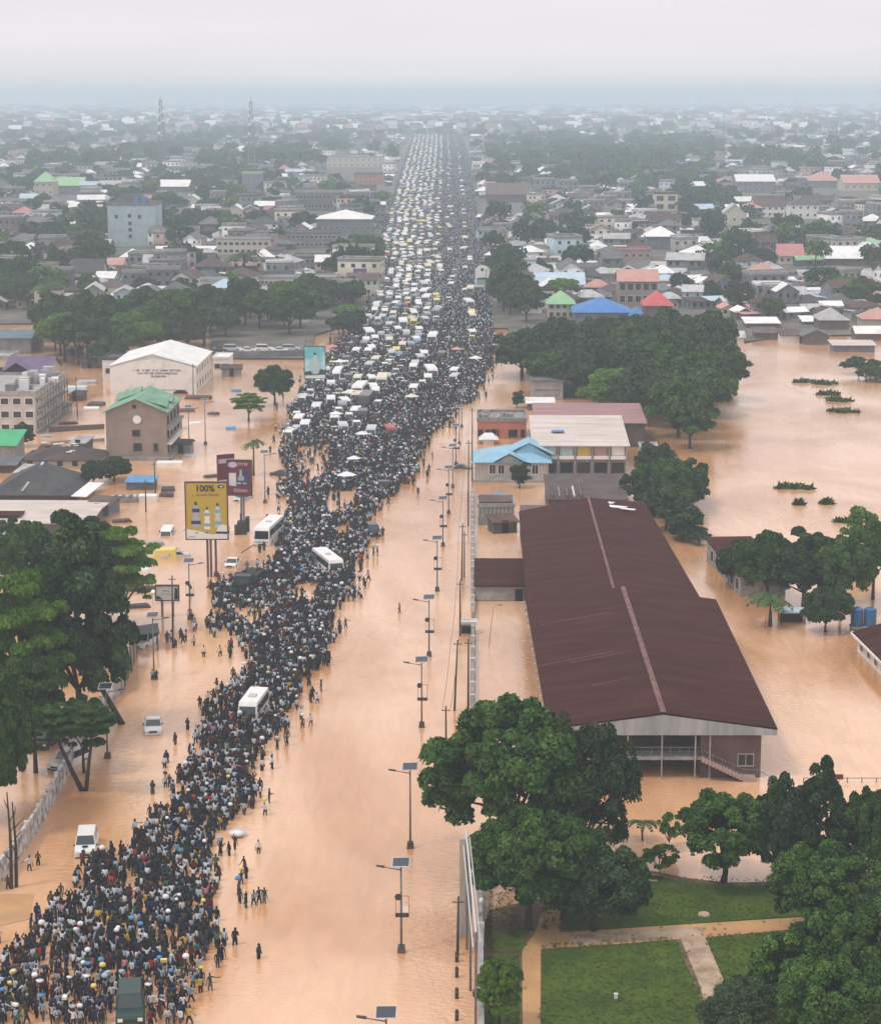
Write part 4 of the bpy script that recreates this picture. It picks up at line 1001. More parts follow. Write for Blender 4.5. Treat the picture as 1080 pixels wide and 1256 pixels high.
# bits of roof awash in the flood between the halls
for (x, y, w_, d_, m_, l) in ((107, 470, 4.5, 3, 'roof_zinc', 'flat white roof awash left of the white hall'), (94, 477, 5, 2.5, 'roof_paleblue', 'pale blue roof awash left of the white hall'),
    (118, 497, 3.6, 2.6, 'roof_dark', 'dark roof of a drowned car behind the tan block'), (112, 503, 3.4, 1.6, 'roof_white', 'white roof strip just below the dark drowned car roof'),
    (243, 489, 6, 2.5, 'roof_rust', 'rust coloured platform right of the tan block'), (225, 505, 5, 1.4, 'roof_brown', 'thin brown slab beside the tan block'), (208, 570, 5, 1.2, 'roof_white', 'white hull shape awash at the foot of the tan block'),
    (206, 602, 2.4, 1.6, 'roof_dark', 'dark drowned roof right of the blue stall'), (204, 609, 2.4, 1.2, 'roof_rust', 'rusty drowned roof just below the dark one'), (125, 440, 4, 6, 'roof_green', 'green roof patch beside the white annex'),
    (175, 725, 4.5, 1.2, 'roof_rust', 'row of rusty crates awash beside the small billboard')):
    p = A(x, y); b = MB(); b.hexa([(-w_/2,-d_/2,-.3),(w_/2,-d_/2,-.3),(w_/2,d_/2,-.3),(-w_/2,d_/2,-.3),(-w_/2*.9,-d_/2*.8,.45),(w_/2*.9,-d_/2*.8,.45),(w_/2*.92,d_/2*.8,.7),(-w_/2*.88,d_/2*.8,.7)])
    o = b.build('drowned_roof', m_, bevel=.05); o.location = p; o.rotation_euler.z = random.uniform(-.2, .2); tag(o, l, 'roof')
hut_g = random.Random(31)
HUTS = [(92, 492, 'roof_rust', 'rusty'), (70, 508, 'roof_grey', 'grey'), (96, 552, 'roof_zinc', 'pale zinc'), (60, 560, 'roof_rust', 'rusty'), (30, 590, 'roof_zinc', 'pale zinc'), (120, 632, 'roof_brown', 'brown'),
        (212, 528, 'roof_grey', 'grey'), (222, 556, 'roof_dark', 'dark'), (90, 436, 'roof_zinc', 'pale zinc'), (110, 452, 'roof_brown', 'brown'), (284, 462, 'roof_rust', 'rusty'),
        (620, 655, 'roof_rust', 'rusty'), (660, 600, 'roof_zinc', 'pale zinc'), (640, 545, 'roof_dark', 'dark'), (700, 562, 'roof_grey', 'grey')]
def near_hut(x, y):
    if x > 500: return 'between the road wall and the long hall' if y > 590 else 'crammed beside the pale roofed block'
    if x > 200: return 'right of the tan gabled block' if x < 260 else 'before the parked cars wall'
    return 'left of the white hall' if y < 470 else ('left of the tan gabled block' if y < 570 else 'beside the charcoal roofed house')
for k, (x, y, m_, cn) in enumerate(HUTS[:12]):
    w_ = hut_g.uniform(2.6, 4.6)*S(y); building('hut', x-w_/2, x+w_/2, y, y-hut_g.uniform(1.2, 2.0)*S(y), hut_g.uniform(3, 5), hut_g.choice(['shed', 'gable_x', 'shed']), .6, hut_g.choice(['wall_brown', 'wall_grey', 'concrete']), m_, 'small flooded hut with %s roof %s, %s' % (cn, near_hut(x, y), '' if x > 280 else ('upper', 'lower')[k % 2]), 'hut', ov=.3, rz=hut_g.uniform(-.3, .3), door=.5)
DR = [(150, 500, 'roof_dark', 'dark'), (84, 520, 'roof_rust', 'rusty'), (58, 536, 'roof_zinc', 'zinc grey'), (240, 520, 'car_white', 'white'), (262, 508, 'roof_brown', 'brown'), (232, 560, 'car_silver', 'silver'), (262, 585, 'roof_dark', 'black'),
      (150, 640, 'roof_rust', 'rust red'), (190, 668, 'car_grey', 'grey'), (176, 700, 'car_white', 'clean white'), (168, 745, 'roof_dark', 'charcoal'), (240, 650, 'roof_zinc', 'pale'), (272, 720, 'roof_rust', 'dull red'), (100, 470, 'car_cream', 'cream'), (290, 480, 'roof_blue', 'blue'), (283, 526, 'tarp_blue', 'bright blue')]
for k, (x, y, m_, cn) in enumerate(DR):
    p = A(x, y); b = MB(); w_ = hut_g.uniform(.7, 1.0); l_ = hut_g.uniform(1.2, 2.4)
    b.hexa([(-l_,-w_,-.3),(l_,-w_,-.3),(l_,w_,-.3),(-l_,w_,-.3),(-l_*.7,-w_*.8,.35),(l_*.65,-w_*.8,.4),(l_*.65,w_*.8,.45),(-l_*.7,w_*.8,.4)])
    o = b.build('drowned_vehicle', m_, bevel=.1); o.location = p; o.rotation_euler.z = hut_g.uniform(-.6, .6)
    tag(o, '%s roof of a drowned vehicle %s' % (cn, 'left of the tan gabled block' if x < 130 else ('right of the tan gabled block' if y < 595 and x > 200 else ('behind the tan gabled block' if y < 595 else 'near the yellow billboard'))), 'vehicle roof')
# walls in the left flood
def wall_line(pxs, h, th, m, label, name='wall', cat='wall', posts=0, z=0):
    pts = [A(x, y, z) for x, y in pxs]; o = pts[0].copy(); b = MB()
    for p, q in zip(pts, pts[1:]):
        d = (q-p); n = Vector((-d.y, d.x, 0)).normalized()*th/2; p_, q_ = p-o, q-o; U = Vector((0,0,h)); D_ = Vector((0,0,-.5))
        b.hexa([p_-n+D_, q_-n+D_, q_+n+D_, p_+n+D_, p_-n+U, q_-n+U, q_+n+U, p_+n+U])
    r = thing(name, o, label, cat)
    b.build('panel', m, r)
    if posts:
        for p, q in zip(pts, pts[1:]):
            L_ = (q-p).length; n = max(1, int(L_/posts))
            for k in range(n):
                c = p.lerp(q, k/n)-o; b = MB(); b.box(c.x-th*.75, c.x+th*.75, c.y-th*.75, c.y+th*.75, -.5, h+.25); b.build('post', 'concrete_pale', r)
    return r
wall_line([(60, 530), (128, 526)], 1.0, .3, 'wall_brown', 'low brown wall in the flood left of the tan block')
wall_line([(62, 545), (128, 541)], .6, .3, 'concrete', 'lower grey wall in the flood left of the tan block')
wall_line([(263, 441), (380, 438)], 1.9, .4, 'wall_grey', 'grey boundary wall before the parked cars at the back of the left flood')
wall_line([(-10, 1095), (18, 1060), (48, 1015), (70, 975), (92, 935), (108, 905), (124, 878), (140, 858)], 2.0, .25, 'poster_wall', 'curving wall covered with torn white posters on the left bank', posts=4)
wall_line([(150, 850), (168, 800)], 2.9, .2, 'wall_brown', 'tall maroon brown fence at the bend of the left bank', 'fence', 'fence', posts=3)
wall_line([(134, 862), (147, 852), (148, 820)], 1.8, .15, 'wood_board', 'pale board fence between the lamp and the maroon fence', 'fence', 'fence')
# the road side wall on the right
wl = wall_line([(579, 610), (580, 760)], 1.0, .35, 'concrete', 'grey road wall between the sheds and the gate booth', posts=4)
wl = wall_line([(580, 779), (579, 882)], 1.0, .35, 'cement_dark', 'dark road wall with white posts running down from the gate booth', posts=5)
wl = wall_line([(587, 1060), (589, 1160), (590, 1285)], 1.6, .4, 'concrete', 'grey park wall along the flood topped by white globes', posts=9)
for (x, y) in ((598, 1093), (603, 1137)):
    p = A(x-12, y); r = thing('globe_lamp', (p.x, p.y, 1.6), 'white globe lamp on the park wall, ' + ('farther one' if y < 1100 else 'nearer one'), 'lamp')
    b = MB(); b.tube([(0,0,0),(0,0,.35)], .08, 8); b.build('base', 'steel_pale', r)
    b = MB(); b.tube([(0,0,.35+.5*(1-math.cos(math.pi*k/8))*.5) for k in range(9)], [.02+.24*math.sin(math.pi*k/8) for k in range(9)], 12); b.build('globe', 'plastic_white', r, smooth=True)
# tall steel gantry beside the park wall (pale rails running along it)
a, c = A(571, 1150), A(583, 1290)
r = thing('rail_screen', (a.x, a.y, 0), 'tall screen of pale steel rails along the park wall', 'screen', math.atan2(-(c.x-a.x), (a.y-c.y)) if False else 0)
d = c - a; hh = TZ(a.y, 1020)
for k, (dx, z, rr) in enumerate(((0, hh, .07), (.28, hh-.5, .05), (-.2, hh-1.1, .05))):
    b = MB(); b.tube([(dx, 0, z), (dx+d.x, d.y, z)], rr, 6); b.build('rail', 'steel_pale', r)
for t in (0, .12, .5, 1.0):
    b = MB(); b.tube([(d.x*t, d.y*t, -.5), (d.x*t, d.y*t, hh)], .09, 6); b.build('post', 'steel' if t else 'steel_pale', r)
b = MB(); b.box(-.5, .35, -.1, .1, -.3, hh*.93); b.build('end_board', 'wood_board', r)
# pipe fence at the right edge
a, c = A(985, 960), A(1110, 960)
r = thing('pipe_fence', (a.x, a.y, 0), 'thin low pipe fence standing in the flood at the right edge', 'fence')
b = MB(); b.tube([(0,0,.45),(c.x-a.x,0,.45)], .04, 5); b.build('rail', 'steel', r)
for k in range(8): b = MB(); b.tube([((c.x-a.x)*k/7,0,-.3),((c.x-a.x)*k/7,0,.5)], .05, 5); b.build('post', 'steel', r)
p = A(1028, 966); r = thing('notice_board', p, 'small dark red notice board above the pipe fence', 'sign'); b = MB(); b.box(-.4, .4, -.05, .05, .8, 1.3); b.build('board', 'sign_maroon', r); b = MB(); b.tube([(0,0,-.3),(0,0,.8)], .05, 5); b.build('post', 'concrete_pale', r)
# bollards, white cabinet on the lawn
for k, y in enumerate((1180, 1199, 1225, 1252)):
    p = A(560, y); b = MB(); b.tube([(0,0,-.4),(0,0,.75),(0,0,.85)], [.14,.14,.08], 10); r = thing('bollard', p, ('farthest', 'second farthest', 'second nearest', 'nearest')[k] + ' of the four black bollards in the flood left of the park wall', 'bollard', group='black bollards'); b.build('post', 'steel_dark', r)
    b = MB(); b.tube([(0,0,.5),(0,0,.58)], .15, 10); b.build('band', 'steel', r)
p = A(755, 1225, .16); r = thing('garden_lamp', p, 'small white garden light standing on the near lawn', 'lamp'); b = MB(); b.box(-.12,.12,-.12,.12,0,.32); b.build('body', 'plastic_white', r, bevel=.03); b = MB(); b.box(-.15,.15,-.15,.15,.32,.38); b.build('cap', 'steel_pale', r)
p = A(863, 1122, .16); b = MB(); b.tube([(0,0,0),(0,0,.12)], [.5,.42], 14); o = b.build('stone_slab', 'path_concrete'); o.location = p; tag(o, 'round stone slab lying on the far lawn', 'slab')
p = A(802, 1078, .16); b = MB()
for k in range(14): b.tube([(1.0*math.cos(k*.35),.7*math.sin(k*.35),.08),(1.0*math.cos(k*.35+.35),.7*math.sin(k*.35+.35),.08)], .09, 6)
o = b.build('stone_ring', 'path_concrete'); o.location = p; tag(o, 'curved stone edging around the thin shrub on the far lawn', 'edging')

# ------------------------------------------------------------------ street lamps, poles
def lamp(px, yb, yt, side, box, label, group, dish=True, pl=None):
    p = A(px, yb); h = TZ(p.y, yt)
    r = thing('street_lamp', p, label, 'street lamp', RZ, group)
    b = MB(); b.tube([(0,0,-.5),(0,0,h*.45),(0,0,h-.1)], [.10,.085,.06], 8); b.build('pole', 'steel', r, smooth=True)
    b = MB(); b.hexa([(-.34,-.34,-.4),(.34,-.34,-.4),(.34,.34,-.4),(-.34,.34,-.4),(-.26,-.26,.55),(.26,-.26,.55),(.26,.26,.55),(-.26,.26,.55)]); b.build('base_block', 'roof_brown', r)
    b = MB(); b.tube([(0,0,h-.35),(side*.9,0,h-.2),(side*1.3,0,h-.12)], [.05,.04,.04], 6); b.build('arm', 'steel', r)
    b = MB(); b.hexa([(side*1.25,-.14,h-.16),(side*1.9,-.1,h-.06),(side*1.9,.1,h-.06),(side*1.25,.14,h-.16),(side*1.25,-.14,h-.04),(side*1.9,-.1,h+.03),(side*1.9,.1,h+.03),(side*1.25,.14,h-.04)]); b.build('lamp_head', 'steel_dark', r)
    b = MB(); b.hexa([(-.62,-.5,h+.05),(.62,-.6,h+.12),(.62,.5,h+.42),(-.62,.6,h+.35),(-.62,-.5,h+.11),(.62,-.6,h+.18),(.62,.5,h+.48),(-.62,.6,h+.41)]); f = b.build('solar_panel', 'solar', r)
    b = MB()
    for (q0, q1) in (((-.65,-.53,.10),(.65,-.63,.17)), ((.65,-.63,.17),(.65,.53,.47)), ((.65,.53,.47),(-.65,.63,.40)), ((-.65,.63,.40),(-.65,-.53,.10))):
        b.tube([(q0[0],q0[1],h+q0[2]),(q1[0],q1[1],h+q1[2])], .035, 4)
    b.build('panel_frame', 'steel_pale', f)
    if box:
        z0, z1 = h*.42, h*.66; w_ = .52; b = MB()
        for (a0,a1,c0,c1) in ((-w_,w_,z0,z0+.05),(-w_,w_,z1-.05,z1),(-w_,-w_+.05,z0,z1),(w_-.05,w_,z0,z1)): b.box(a0+.1,a1+.1,-.14,-.09,c0,c1)
        f = b.build('sign_frame', 'wall_orange' if box == 1 else 'steel_pale', r)
        b = MB(); b.box(-.45,.6,-.16,-.07,z0-.05,z0+.28); b.build('lower_plate', 'steel_dark', f)
        b = MB(); b.tube([(-.22,-.10,z1-.1),(-.22,-.17,z1-.1)], .27, 14); b.build('round_plate', 'steel_dark', f)
        b = MB(); b.box(.15,.55,-.13,-.11,z0+.35,z0+.85); b.build('pale_plate', 'paper', f)
    return r
row = [(474, 1376, 1247, 1), (492, 1168, 1062, 1), (503, 1040, 944, 0), (517, 892, 812, 1), (526, 805, 735, 1), (536, 725, 662, 1), (543, 670, 613, 1),
       (550, 630, 575, 1), (555, 598, 548, 0), (559, 570, 523, 1), (563, 545, 500, 0), (566, 524, 481, 0)]
nm = ['cut by the bottom edge', 'nearest one fully in view, frame on its pole', 'second fully in view, no frame on its pole', 'third complete one', 'fourth complete one', 'fifth complete one', 'sixth complete one',
      'seventh complete one', 'eighth complete one', 'ninth complete one', 'tenth complete one', 'eleventh complete one']
for k, (x, yb, yt, bx_) in enumerate(row): lamp(x, yb, yt, -1, bx_, 'solar lamp in the right row, ' + nm[k], 'solar lamps of the right row')
rowl = [(132, 930, 845, 0), (189, 832, 757, 0), (233, 760, 690, 2), (265, 706, 645, 0), (325, 617, 556, 0), (350, 573, 524, 0), (232, 550, 500, 0), (252, 545, 492, 0), (375, 440, 395, 0), (298, 660, 640, 0)][:9]
nl_ = ['nearest one, by the pale board fence', 'beside the flooded white vehicle under the shelter', 'third from the camera, with a white frame on its pole', 'fourth from the camera, before the yellow billboard', 'right of the maroon billboard', 'above the two dark cars', 'far one right of the tan gabled block', 'far one left of the flat topped tree', 'farthest one, beside the teal billboard']
for k, (x, yb, yt, bx_) in enumerate(rowl): lamp(x, yb, yt, 1, bx_, 'solar lamp, left row, ' + nl_[k], 'solar lamps of the left row')
poles = [(557, 872, 785, 'leaning dark pole in the flood below the gate booth'), (547, 932, 866, 'dark pole in the flood left of the big park tree'), (574, 872, 784, 'dark pole close to the dark road wall'), (564, 780, 712, 'thin pole beside the left side of the gate booth'),
         (566, 712, 642, 'taller of two thin poles left of the grey road wall'), (569, 708, 652, 'shorter of two thin poles left of the grey road wall'), (574, 645, 540, 'tall pole before the ribbed grey block building'), (579, 590, 500, 'tall dark pole before the light blue roofed house'),
         (561, 1172, 1100, 'dark pole at the start of the park wall'), (191, 612, 566, 'thin pole right of the blue stall'), (179, 628, 588, 'thin pole before the grey container'), (212, 795, 706, 'black pole before the small billboard'), (95, 510, 462, 'pole in the flood left of the white hall'),
         (237, 487, 446, 'pole at the right front corner of the white hall'), (223, 480, 458, 'short pole before the white hall'), (155, 690, 650, 'pole behind the reaching light green tree'), (690, 490, 440, 'pole at the end of the track below the wood'), (770, 970, 955, 'short post in the flood below the balcony'),
         (128, 870, 815, 'dark pole behind the pale board fence'), (153, 840, 775, 'dark pole of the flooded shelter'), (596, 395, 330, 'pole beside the arched sign'), (406, 420, 378, 'dark pole behind the teal billboard')]
for (x, yb, yt, l) in poles:
    if x == 770: continue
    p = A(x, yb); h = TZ(p.y, yt); r = thing('utility_pole', p, l, 'pole'); b = MB(); ln = .35 if x in (557,) else random.uniform(-.12, .12)
    b.tube([(0,0,-.5),(ln*.5,0,h*.5),(ln,0,h)], [.13,.10,.08], 7); b.build('shaft', 'steel_dark' if x != 574 else 'bark', r, smooth=True)
    b = MB(); b.box(ln-.45, ln+.45, -.05, .05, h-.5, h-.4); b.build('crossarm', 'steel', r)
# a drowned cane like lamp behind the road wall
p = A(600, 835); h = TZ(p.y, 790)
for (x0, y0, x1, y1, x2, y2, l) in ((599, 793, 605, 744, 611, 742, 'thin bent lamp post leaning in the flooded yard before the shed'),):
    p = A(x0, y0); r = thing('bent_lamp', p, l, 'street lamp'); q = at(x1, y1, p.y)-p; q2 = at(x2, y2, p.y)-p; b = MB(); b.tube([(0,0,-.4), q*.5, q, q2], [.06,.05,.04,.04], 6); b.build('post', 'wall_pink', r); b = MB(); b.tube([q2, q2+Vector((.45,0,0))], .07, 6); b.build('lamp_head', 'steel', r)

for k, seq in enumerate(([(579, 590, 500), (574, 645, 540), (566, 712, 642), (564, 780, 712)], [(564, 780, 712), (557, 872, 785), (547, 932, 866)])):
    pp = [A(x, yb) + Vector((0, 0, TZ(A(x, yb).y, yt) - .35)) for x, yb, yt in seq]; o_ = pp[0].copy()
    r = thing('power_line', o_, ('sagging wires between the tall poles beside the road wall', 'sagging wires between the poles below the gate booth')[k], 'wire')
    for dx in (-.4, .4):
        b = MB(); pts_ = []
        for a, c in zip(pp, pp[1:]):
            for q in range(8): t = q/8; pts_.append(a.lerp(c, t) - o_ + Vector((dx, 0, -3.2*t*(1-t))))
        pts_.append(pp[-1]-o_+Vector((dx, 0, 0))); b.tube(pts_, .022, 4); b.build('wire', 'steel_dark', r)
# ------------------------------------------------------------------ billboards
def board(name, px, yb, x1, x2, yt, yl, face, label, legs, frame='steel_dark', rz=0, th=.35):
    p = A(px, yb); s = FPX/(p.y*cT + CH*sT); zt, zl = TZ(p.y, yt), TZ(p.y, yl); a, c = (x1-px)/s, (x2-px)/s
    r = thing(name, p, label, 'billboard', rz)
    b = MB(); b.box(a, c, 0, th, zl, zt); b.build('panel', face, r)
    b = MB(); e = .14
    b.box(a-e, c+e, -.06, th+.03, zt, zt+e); b.box(a-e, c+e, -.06, th+.03, zl-e, zl); b.box(a-e, a, -.06, th+.03, zl, zt); b.box(c, c+e, -.06, th+.03, zl, zt); b.build('frame', frame, r)
    for l in legs:
        q = (l-px)/s; b = MB(); b.tube([(q, th*.5, -.5), (q, th*.5, zl)], .16, 8); b.build('leg', 'wall_mauve' if face == 'sign_yellow' else 'steel', r)
    def at_(fx, fz): return (a+(c-a)*fx, zl+(zt-zl)*fz)
    return r, a, c, zl, zt, at_
def shape(r, nm, m, poly, d=.03, label=None):
    b = MB(); n = len(poly)
    f0 = [(x, -d, z) for x, z in poly]; f1 = [(x, 0, z) for x, z in poly]
    b.face(f0); b.face(f1[::-1])
    for k in range(n): b.face([f0[k], f0[(k+1)%n], f1[(k+1)%n], f1[k]])
    o = b.build(nm, m, r)
    if label: o['label'] = label
    return o
def ell(cx, cz, rx, rz_, n=18): return [(cx+rx*math.cos(2*math.pi*k/n), cz+rz_*math.sin(2*math.pi*k/n)) for k in range(n)]
def words(r, m, x0, x1, z, h, seed, name='lettering', d=.03):
    g = random.Random(seed); b = MB(); x = x0
    while x < x1:
        if g.random() < .17: x += h*.5; continue
        w_ = h*.5; t = h*.17
        b.box(x, x+t, -d, 0, z, z+h*g.choice([.75, 1]))
        if g.random() < .7: b.box(x+t, x+w_, -d, 0, z, z+t)
        if g.random() < .6: b.box(x+t, x+w_, -d, 0, z+h*.6, z+h*.6+t)
        if g.random() < .4: b.box(x+w_-t, x+w_, -d, 0, z+t, z+h*.6)
        x += w_+h*.2
    return b.build(name, m, r)
r, a, c, zl, zt, f = board('billboard', 255, 708, 230, 280, 592, 661, 'sign_yellow', 'tall yellow billboard showing bottles and the figure 100%', [255, 259, 265])
Wb, Hb = c-a, zt-zl
o = bpy.data.objects.new('lettering', text_mesh('100%', Hb*.155)); COL.objects.link(o); o.data.materials.append(M['ink']); o.parent = r
x, z = f(.47, .895); o.location = (x, -.03, z); o.rotation_euler = (math.pi/2, 0, 0)
words(r, 'ink_brown', f(.17, 0)[0], f(.8, 0)[0], f(0, .765)[1], Hb*.04, 3)
x, z = f(.86, .93); shape(r, 'emblem', 'ink_green', ell(x, z, Wb*.085, Hb*.03)); shape(r, 'emblem_shine', 'paper', ell(x+.06, z, Wb*.035, Hb*.012), .045)
x0, z0 = f(0, 0); shape(r, 'white_footer', 'paper', [f(0, 0), f(1, 0), f(1, .10), f(.62, .08), f(.3, .14), f(.03, .17), f(0, .2)], .012)
words(r, 'ink', f(.05, 0)[0], f(.2, 0)[0], f(0, .03)[1], Hb*.022, 4, d=.03)
for (fx, zb_, hh, w_, cap, body, lab) in ((.24, .20, .46, .20, 'ink_green', 'roof_zinc', 'ink_blue'), (.51, .17, .40, .15, 'ink_green', 'paper', 'ink_teal'), (.77, .20, .44, .16, 'ink', 'sign_pale', 'ink_teal')):
    w2 = Wb*w_/2; cx_ = f(fx, 0)[0]; zb2 = f(0, zb_)[1]; Hh = Hb*hh
    bo = shape(r, 'bottle_picture', body, [(cx_-w2, zb2), (cx_+w2, zb2), (cx_+w2, zb2+Hh*.33), (cx_+w2*.72, zb2+Hh*.45), (cx_+w2*.95, zb2+Hh*.6), (cx_+w2*.95, zb2+Hh*.74), (cx_+w2*.35, zb2+Hh*.86), (cx_+w2*.3, zb2+Hh*.9), (cx_-w2*.3, zb2+Hh*.9), (cx_-w2*.35, zb2+Hh*.86), (cx_-w2*.95, zb2+Hh*.74), (cx_-w2*.95, zb2+Hh*.6), (cx_-w2*.72, zb2+Hh*.45), (cx_-w2, zb2+Hh*.33)], .02)
    shape(bo, 'bottle_cap', cap, [(cx_-w2*.38, zb2+Hh*.88), (cx_+w2*.38, zb2+Hh*.88), (cx_+w2*.25, zb2+Hh), (cx_-w2*.25, zb2+Hh)], .035)
    shape(bo, 'bottle_label', lab, [(cx_-w2*.9, zb2+Hh*.6), (cx_+w2*.9, zb2+Hh*.6), (cx_+w2*.9, zb2+Hh*.74), (cx_-w2*.9, zb2+Hh*.74)], .035)
    shape(bo, 'lower_band', 'ink_blue' if fx < .3 else lab, [(cx_-w2*1.2, zb2+Hh*.14), (cx_+w2*1.2, zb2+Hh*.14), (cx_+w2*1.1, zb2+Hh*.27), (cx_-w2*1.2, zb2+Hh*.27)], .035)
x, z = f(.87, .15); shape(r, 'bowl_picture', 'paper', [(x-Wb*.15, z-Hb*.02), (x+Wb*.12, z-Hb*.02), (x+Wb*.12, z+Hb*.09), (x+Wb*.02, z+Hb*.11), (x-Wb*.08, z+Hb*.08)], .03)
x, z = f(.86, .10); shape(r, 'bowl_base', 'ink', [(x-Wb*.14, z), (x+Wb*.13, z-Hb*.01), (x+Wb*.13, z+Hb*.03), (x-Wb*.14, z+Hb*.035)], .04)
for fx in (.25, .50): x, z = f(fx, .11); shape(r, 'red_mark', 'roof_red' if fx < .3 else 'ink', ell(x, z, Wb*.04, Hb*.01), .03)
r, a, c, zl, zt, f = board('billboard', 296, 640, 280, 309, 565, 607, 'sign_maroon', 'maroon billboard on a lattice mast behind the yellow billboard', [296, 299], rz=-.06)
Wb, Hb = c-a, zt-zl
x, z = f(.22, .88); shape(r, 'emblem', 'lilac', ell(x, z, Wb*.2, Hb*.085)); x, z = f(.66, .86); words(r, 'lilac', f(.45, 0)[0], f(.9, 0)[0], z, Hb*.09, 9)
shape(r, 'panel_picture', 'sign_pale', [f(.06, .28), f(.36, .25), f(.36, .64), f(.06, .64)])
shape(r, 'dark_shape', 'ink_blue', [f(.36, .25), f(.9, .3), f(.82, .7), f(.5, .72), f(.4, .5)], .02)
shape(r, 'bottle_picture', 'roof_zinc', [f(.44, .42), f(.70, .42), f(.70, .52), f(.62, .56), f(.60, .74), f(.52, .74), f(.50, .56), f(.44, .52)], .035)
words(r, 'paper', f(.28, 0)[0], f(.85, 0)[0], f(0, .32)[1], Hb*.05, 10); shape(r, 'lower_banner', 'roof_dustypink', [f(.24, .08), f(.82, .08), f(.86, .16), f(.26, .19)])
p = A(283, 633); r2_ = thing('billboard', p+Vector((-.6, 1.4, 0)), 'narrow side panel of another maroon billboard behind the left edge of the maroon one', 'billboard', .5)
b = MB(); b.box(-1.6, 1.3, 0, .3, 4.2, 9.6); b.build('panel', 'sign_maroon', r2_); b = MB(); b.tube([(0,.15,-.5),(0,.15,4.2)], .14, 8); b.build('leg', 'steel', r2_)
b = MB(); b.box(-1.4, 1.1, -.04, 0, 8.2, 8.9); b.build('white_band', 'lilac', r2_)
b = MB(); b.box(-1.4, 1.1, -.04, 0, 5.1, 5.6); b.build('lower_band', 'lilac', r2_)
r, a, c, zl, zt, f = board('billboard', 387, 482, 374, 399, 425, 464, 'sign_teal', 'turquoise billboard with a pale figure at the left fringe of the crowd', [380, 394])
Wb, Hb = c-a, zt-zl
x, z = f(.5, .78); shape(r, 'figure_head', 'ink', ell(x, z, Wb*.07, Hb*.035)); shape(r, 'figure_picture', 'sign_pale', [f(.42, .14), f(.64, .14), f(.62, .5), f(.6, .72), f(.44, .72), f(.42, .45)])
shape(r, 'dark_ground', 'ink_green', [f(.0, .1), f(1, .12), f(1, .26), f(.75, .3), f(.68, .16), f(.36, .14), f(.3, .24), f(0, .2)], .02); shape(r, 'white_footer', 'paper', [f(0, 0), f(1, 0), f(1, .1), f(0, .08)], .025)
r, a, c, zl, zt, f = board('billboard', 205, 757, 192, 219, 719, 736, 'sign_pale', 'small grey billboard on two thin posts near the light green tree', [199, 212])
words(r, 'ink_teal', f(.25, 0)[0], f(.7, 0)[0], f(0, .6)[1], .28, 21); words(r, 'ink_teal', f(.25, 0)[0], f(.7, 0)[0], f(0, .35)[1], .28, 22); shape(r, 'dark_corner', 'ink_green', [f(.02, .05), f(.3, .05), f(.1, .3), f(.02, .3)]); shape(r, 'dark_figure', 'ink', [f(.82, .05), f(.98, .05), f(.98, .8), f(.86, .9), f(.84, .5)])
p = A(191, 735)
b = MB(); b.box(-1.3, 1.6, -.8, .8, 1.5, 1.62); b.box(-1.2, -1.1, -.1, .1, -.4, 1.5); b.box(1.4, 1.5, -.1, .1, -.4, 1.5); o = b.build('canopy', 'roof_white'); o.location = A(198, 740); tag(o, 'white flat canopy just behind the small grey billboard', 'canopy')
# arched sign and purple sign at the road
p = A(591, 372, .35); s = S(372); r = thing('arched_sign', p, 'tall white arched sign board on the right verge of the crowded road', 'billboard')
w_ = 8.5/s; z0 = TZ(p.y, 352)-.35; z1 = TZ(p.y, 325)-.35
pts_ = [(-w_, z0), (w_, z0), (w_, z1-w_*.9)] + [(w_*math.cos(t), z1-w_*.9+w_*.9*math.sin(t)) for t in [math.pi*k/12 for k in range(1, 12)]] + [(-w_, z1-w_*.9)]
shape(r, 'panel', 'paper', pts_, .4); o = shape(r, 'picture', 'ink_teal', [(-w_*.8, z0+.9), (w_*.8, z0+.9), (w_*.8, z0+2.4), (-w_*.8, z0+2.4)], .45); shape(o, 'dark_band', 'ink_green', [(-w_*.8, z0+2.4), (w_*.8, z0+2.4), (w_*.6, z0+3.1), (-w_*.7, z0+2.9)], .45)
shape(r, 'emblem', 'ink_green', ell(0, z1-1.4, .5, .5), .45); b = MB(); b.tube([(0,0,-.5),(0,0,z0)], .3, 8); b.build('mast', 'steel', r)
r, a, c, zl, zt, f = board('billboard', 442, 358, 434, 449, 331, 345, 'sign_purple', 'small purple billboard left of the jammed road', [442]); r.location.z = .3
shape(r, 'emblem', 'lilac', ell(*f(.5, .5), 1.0, 1.0))

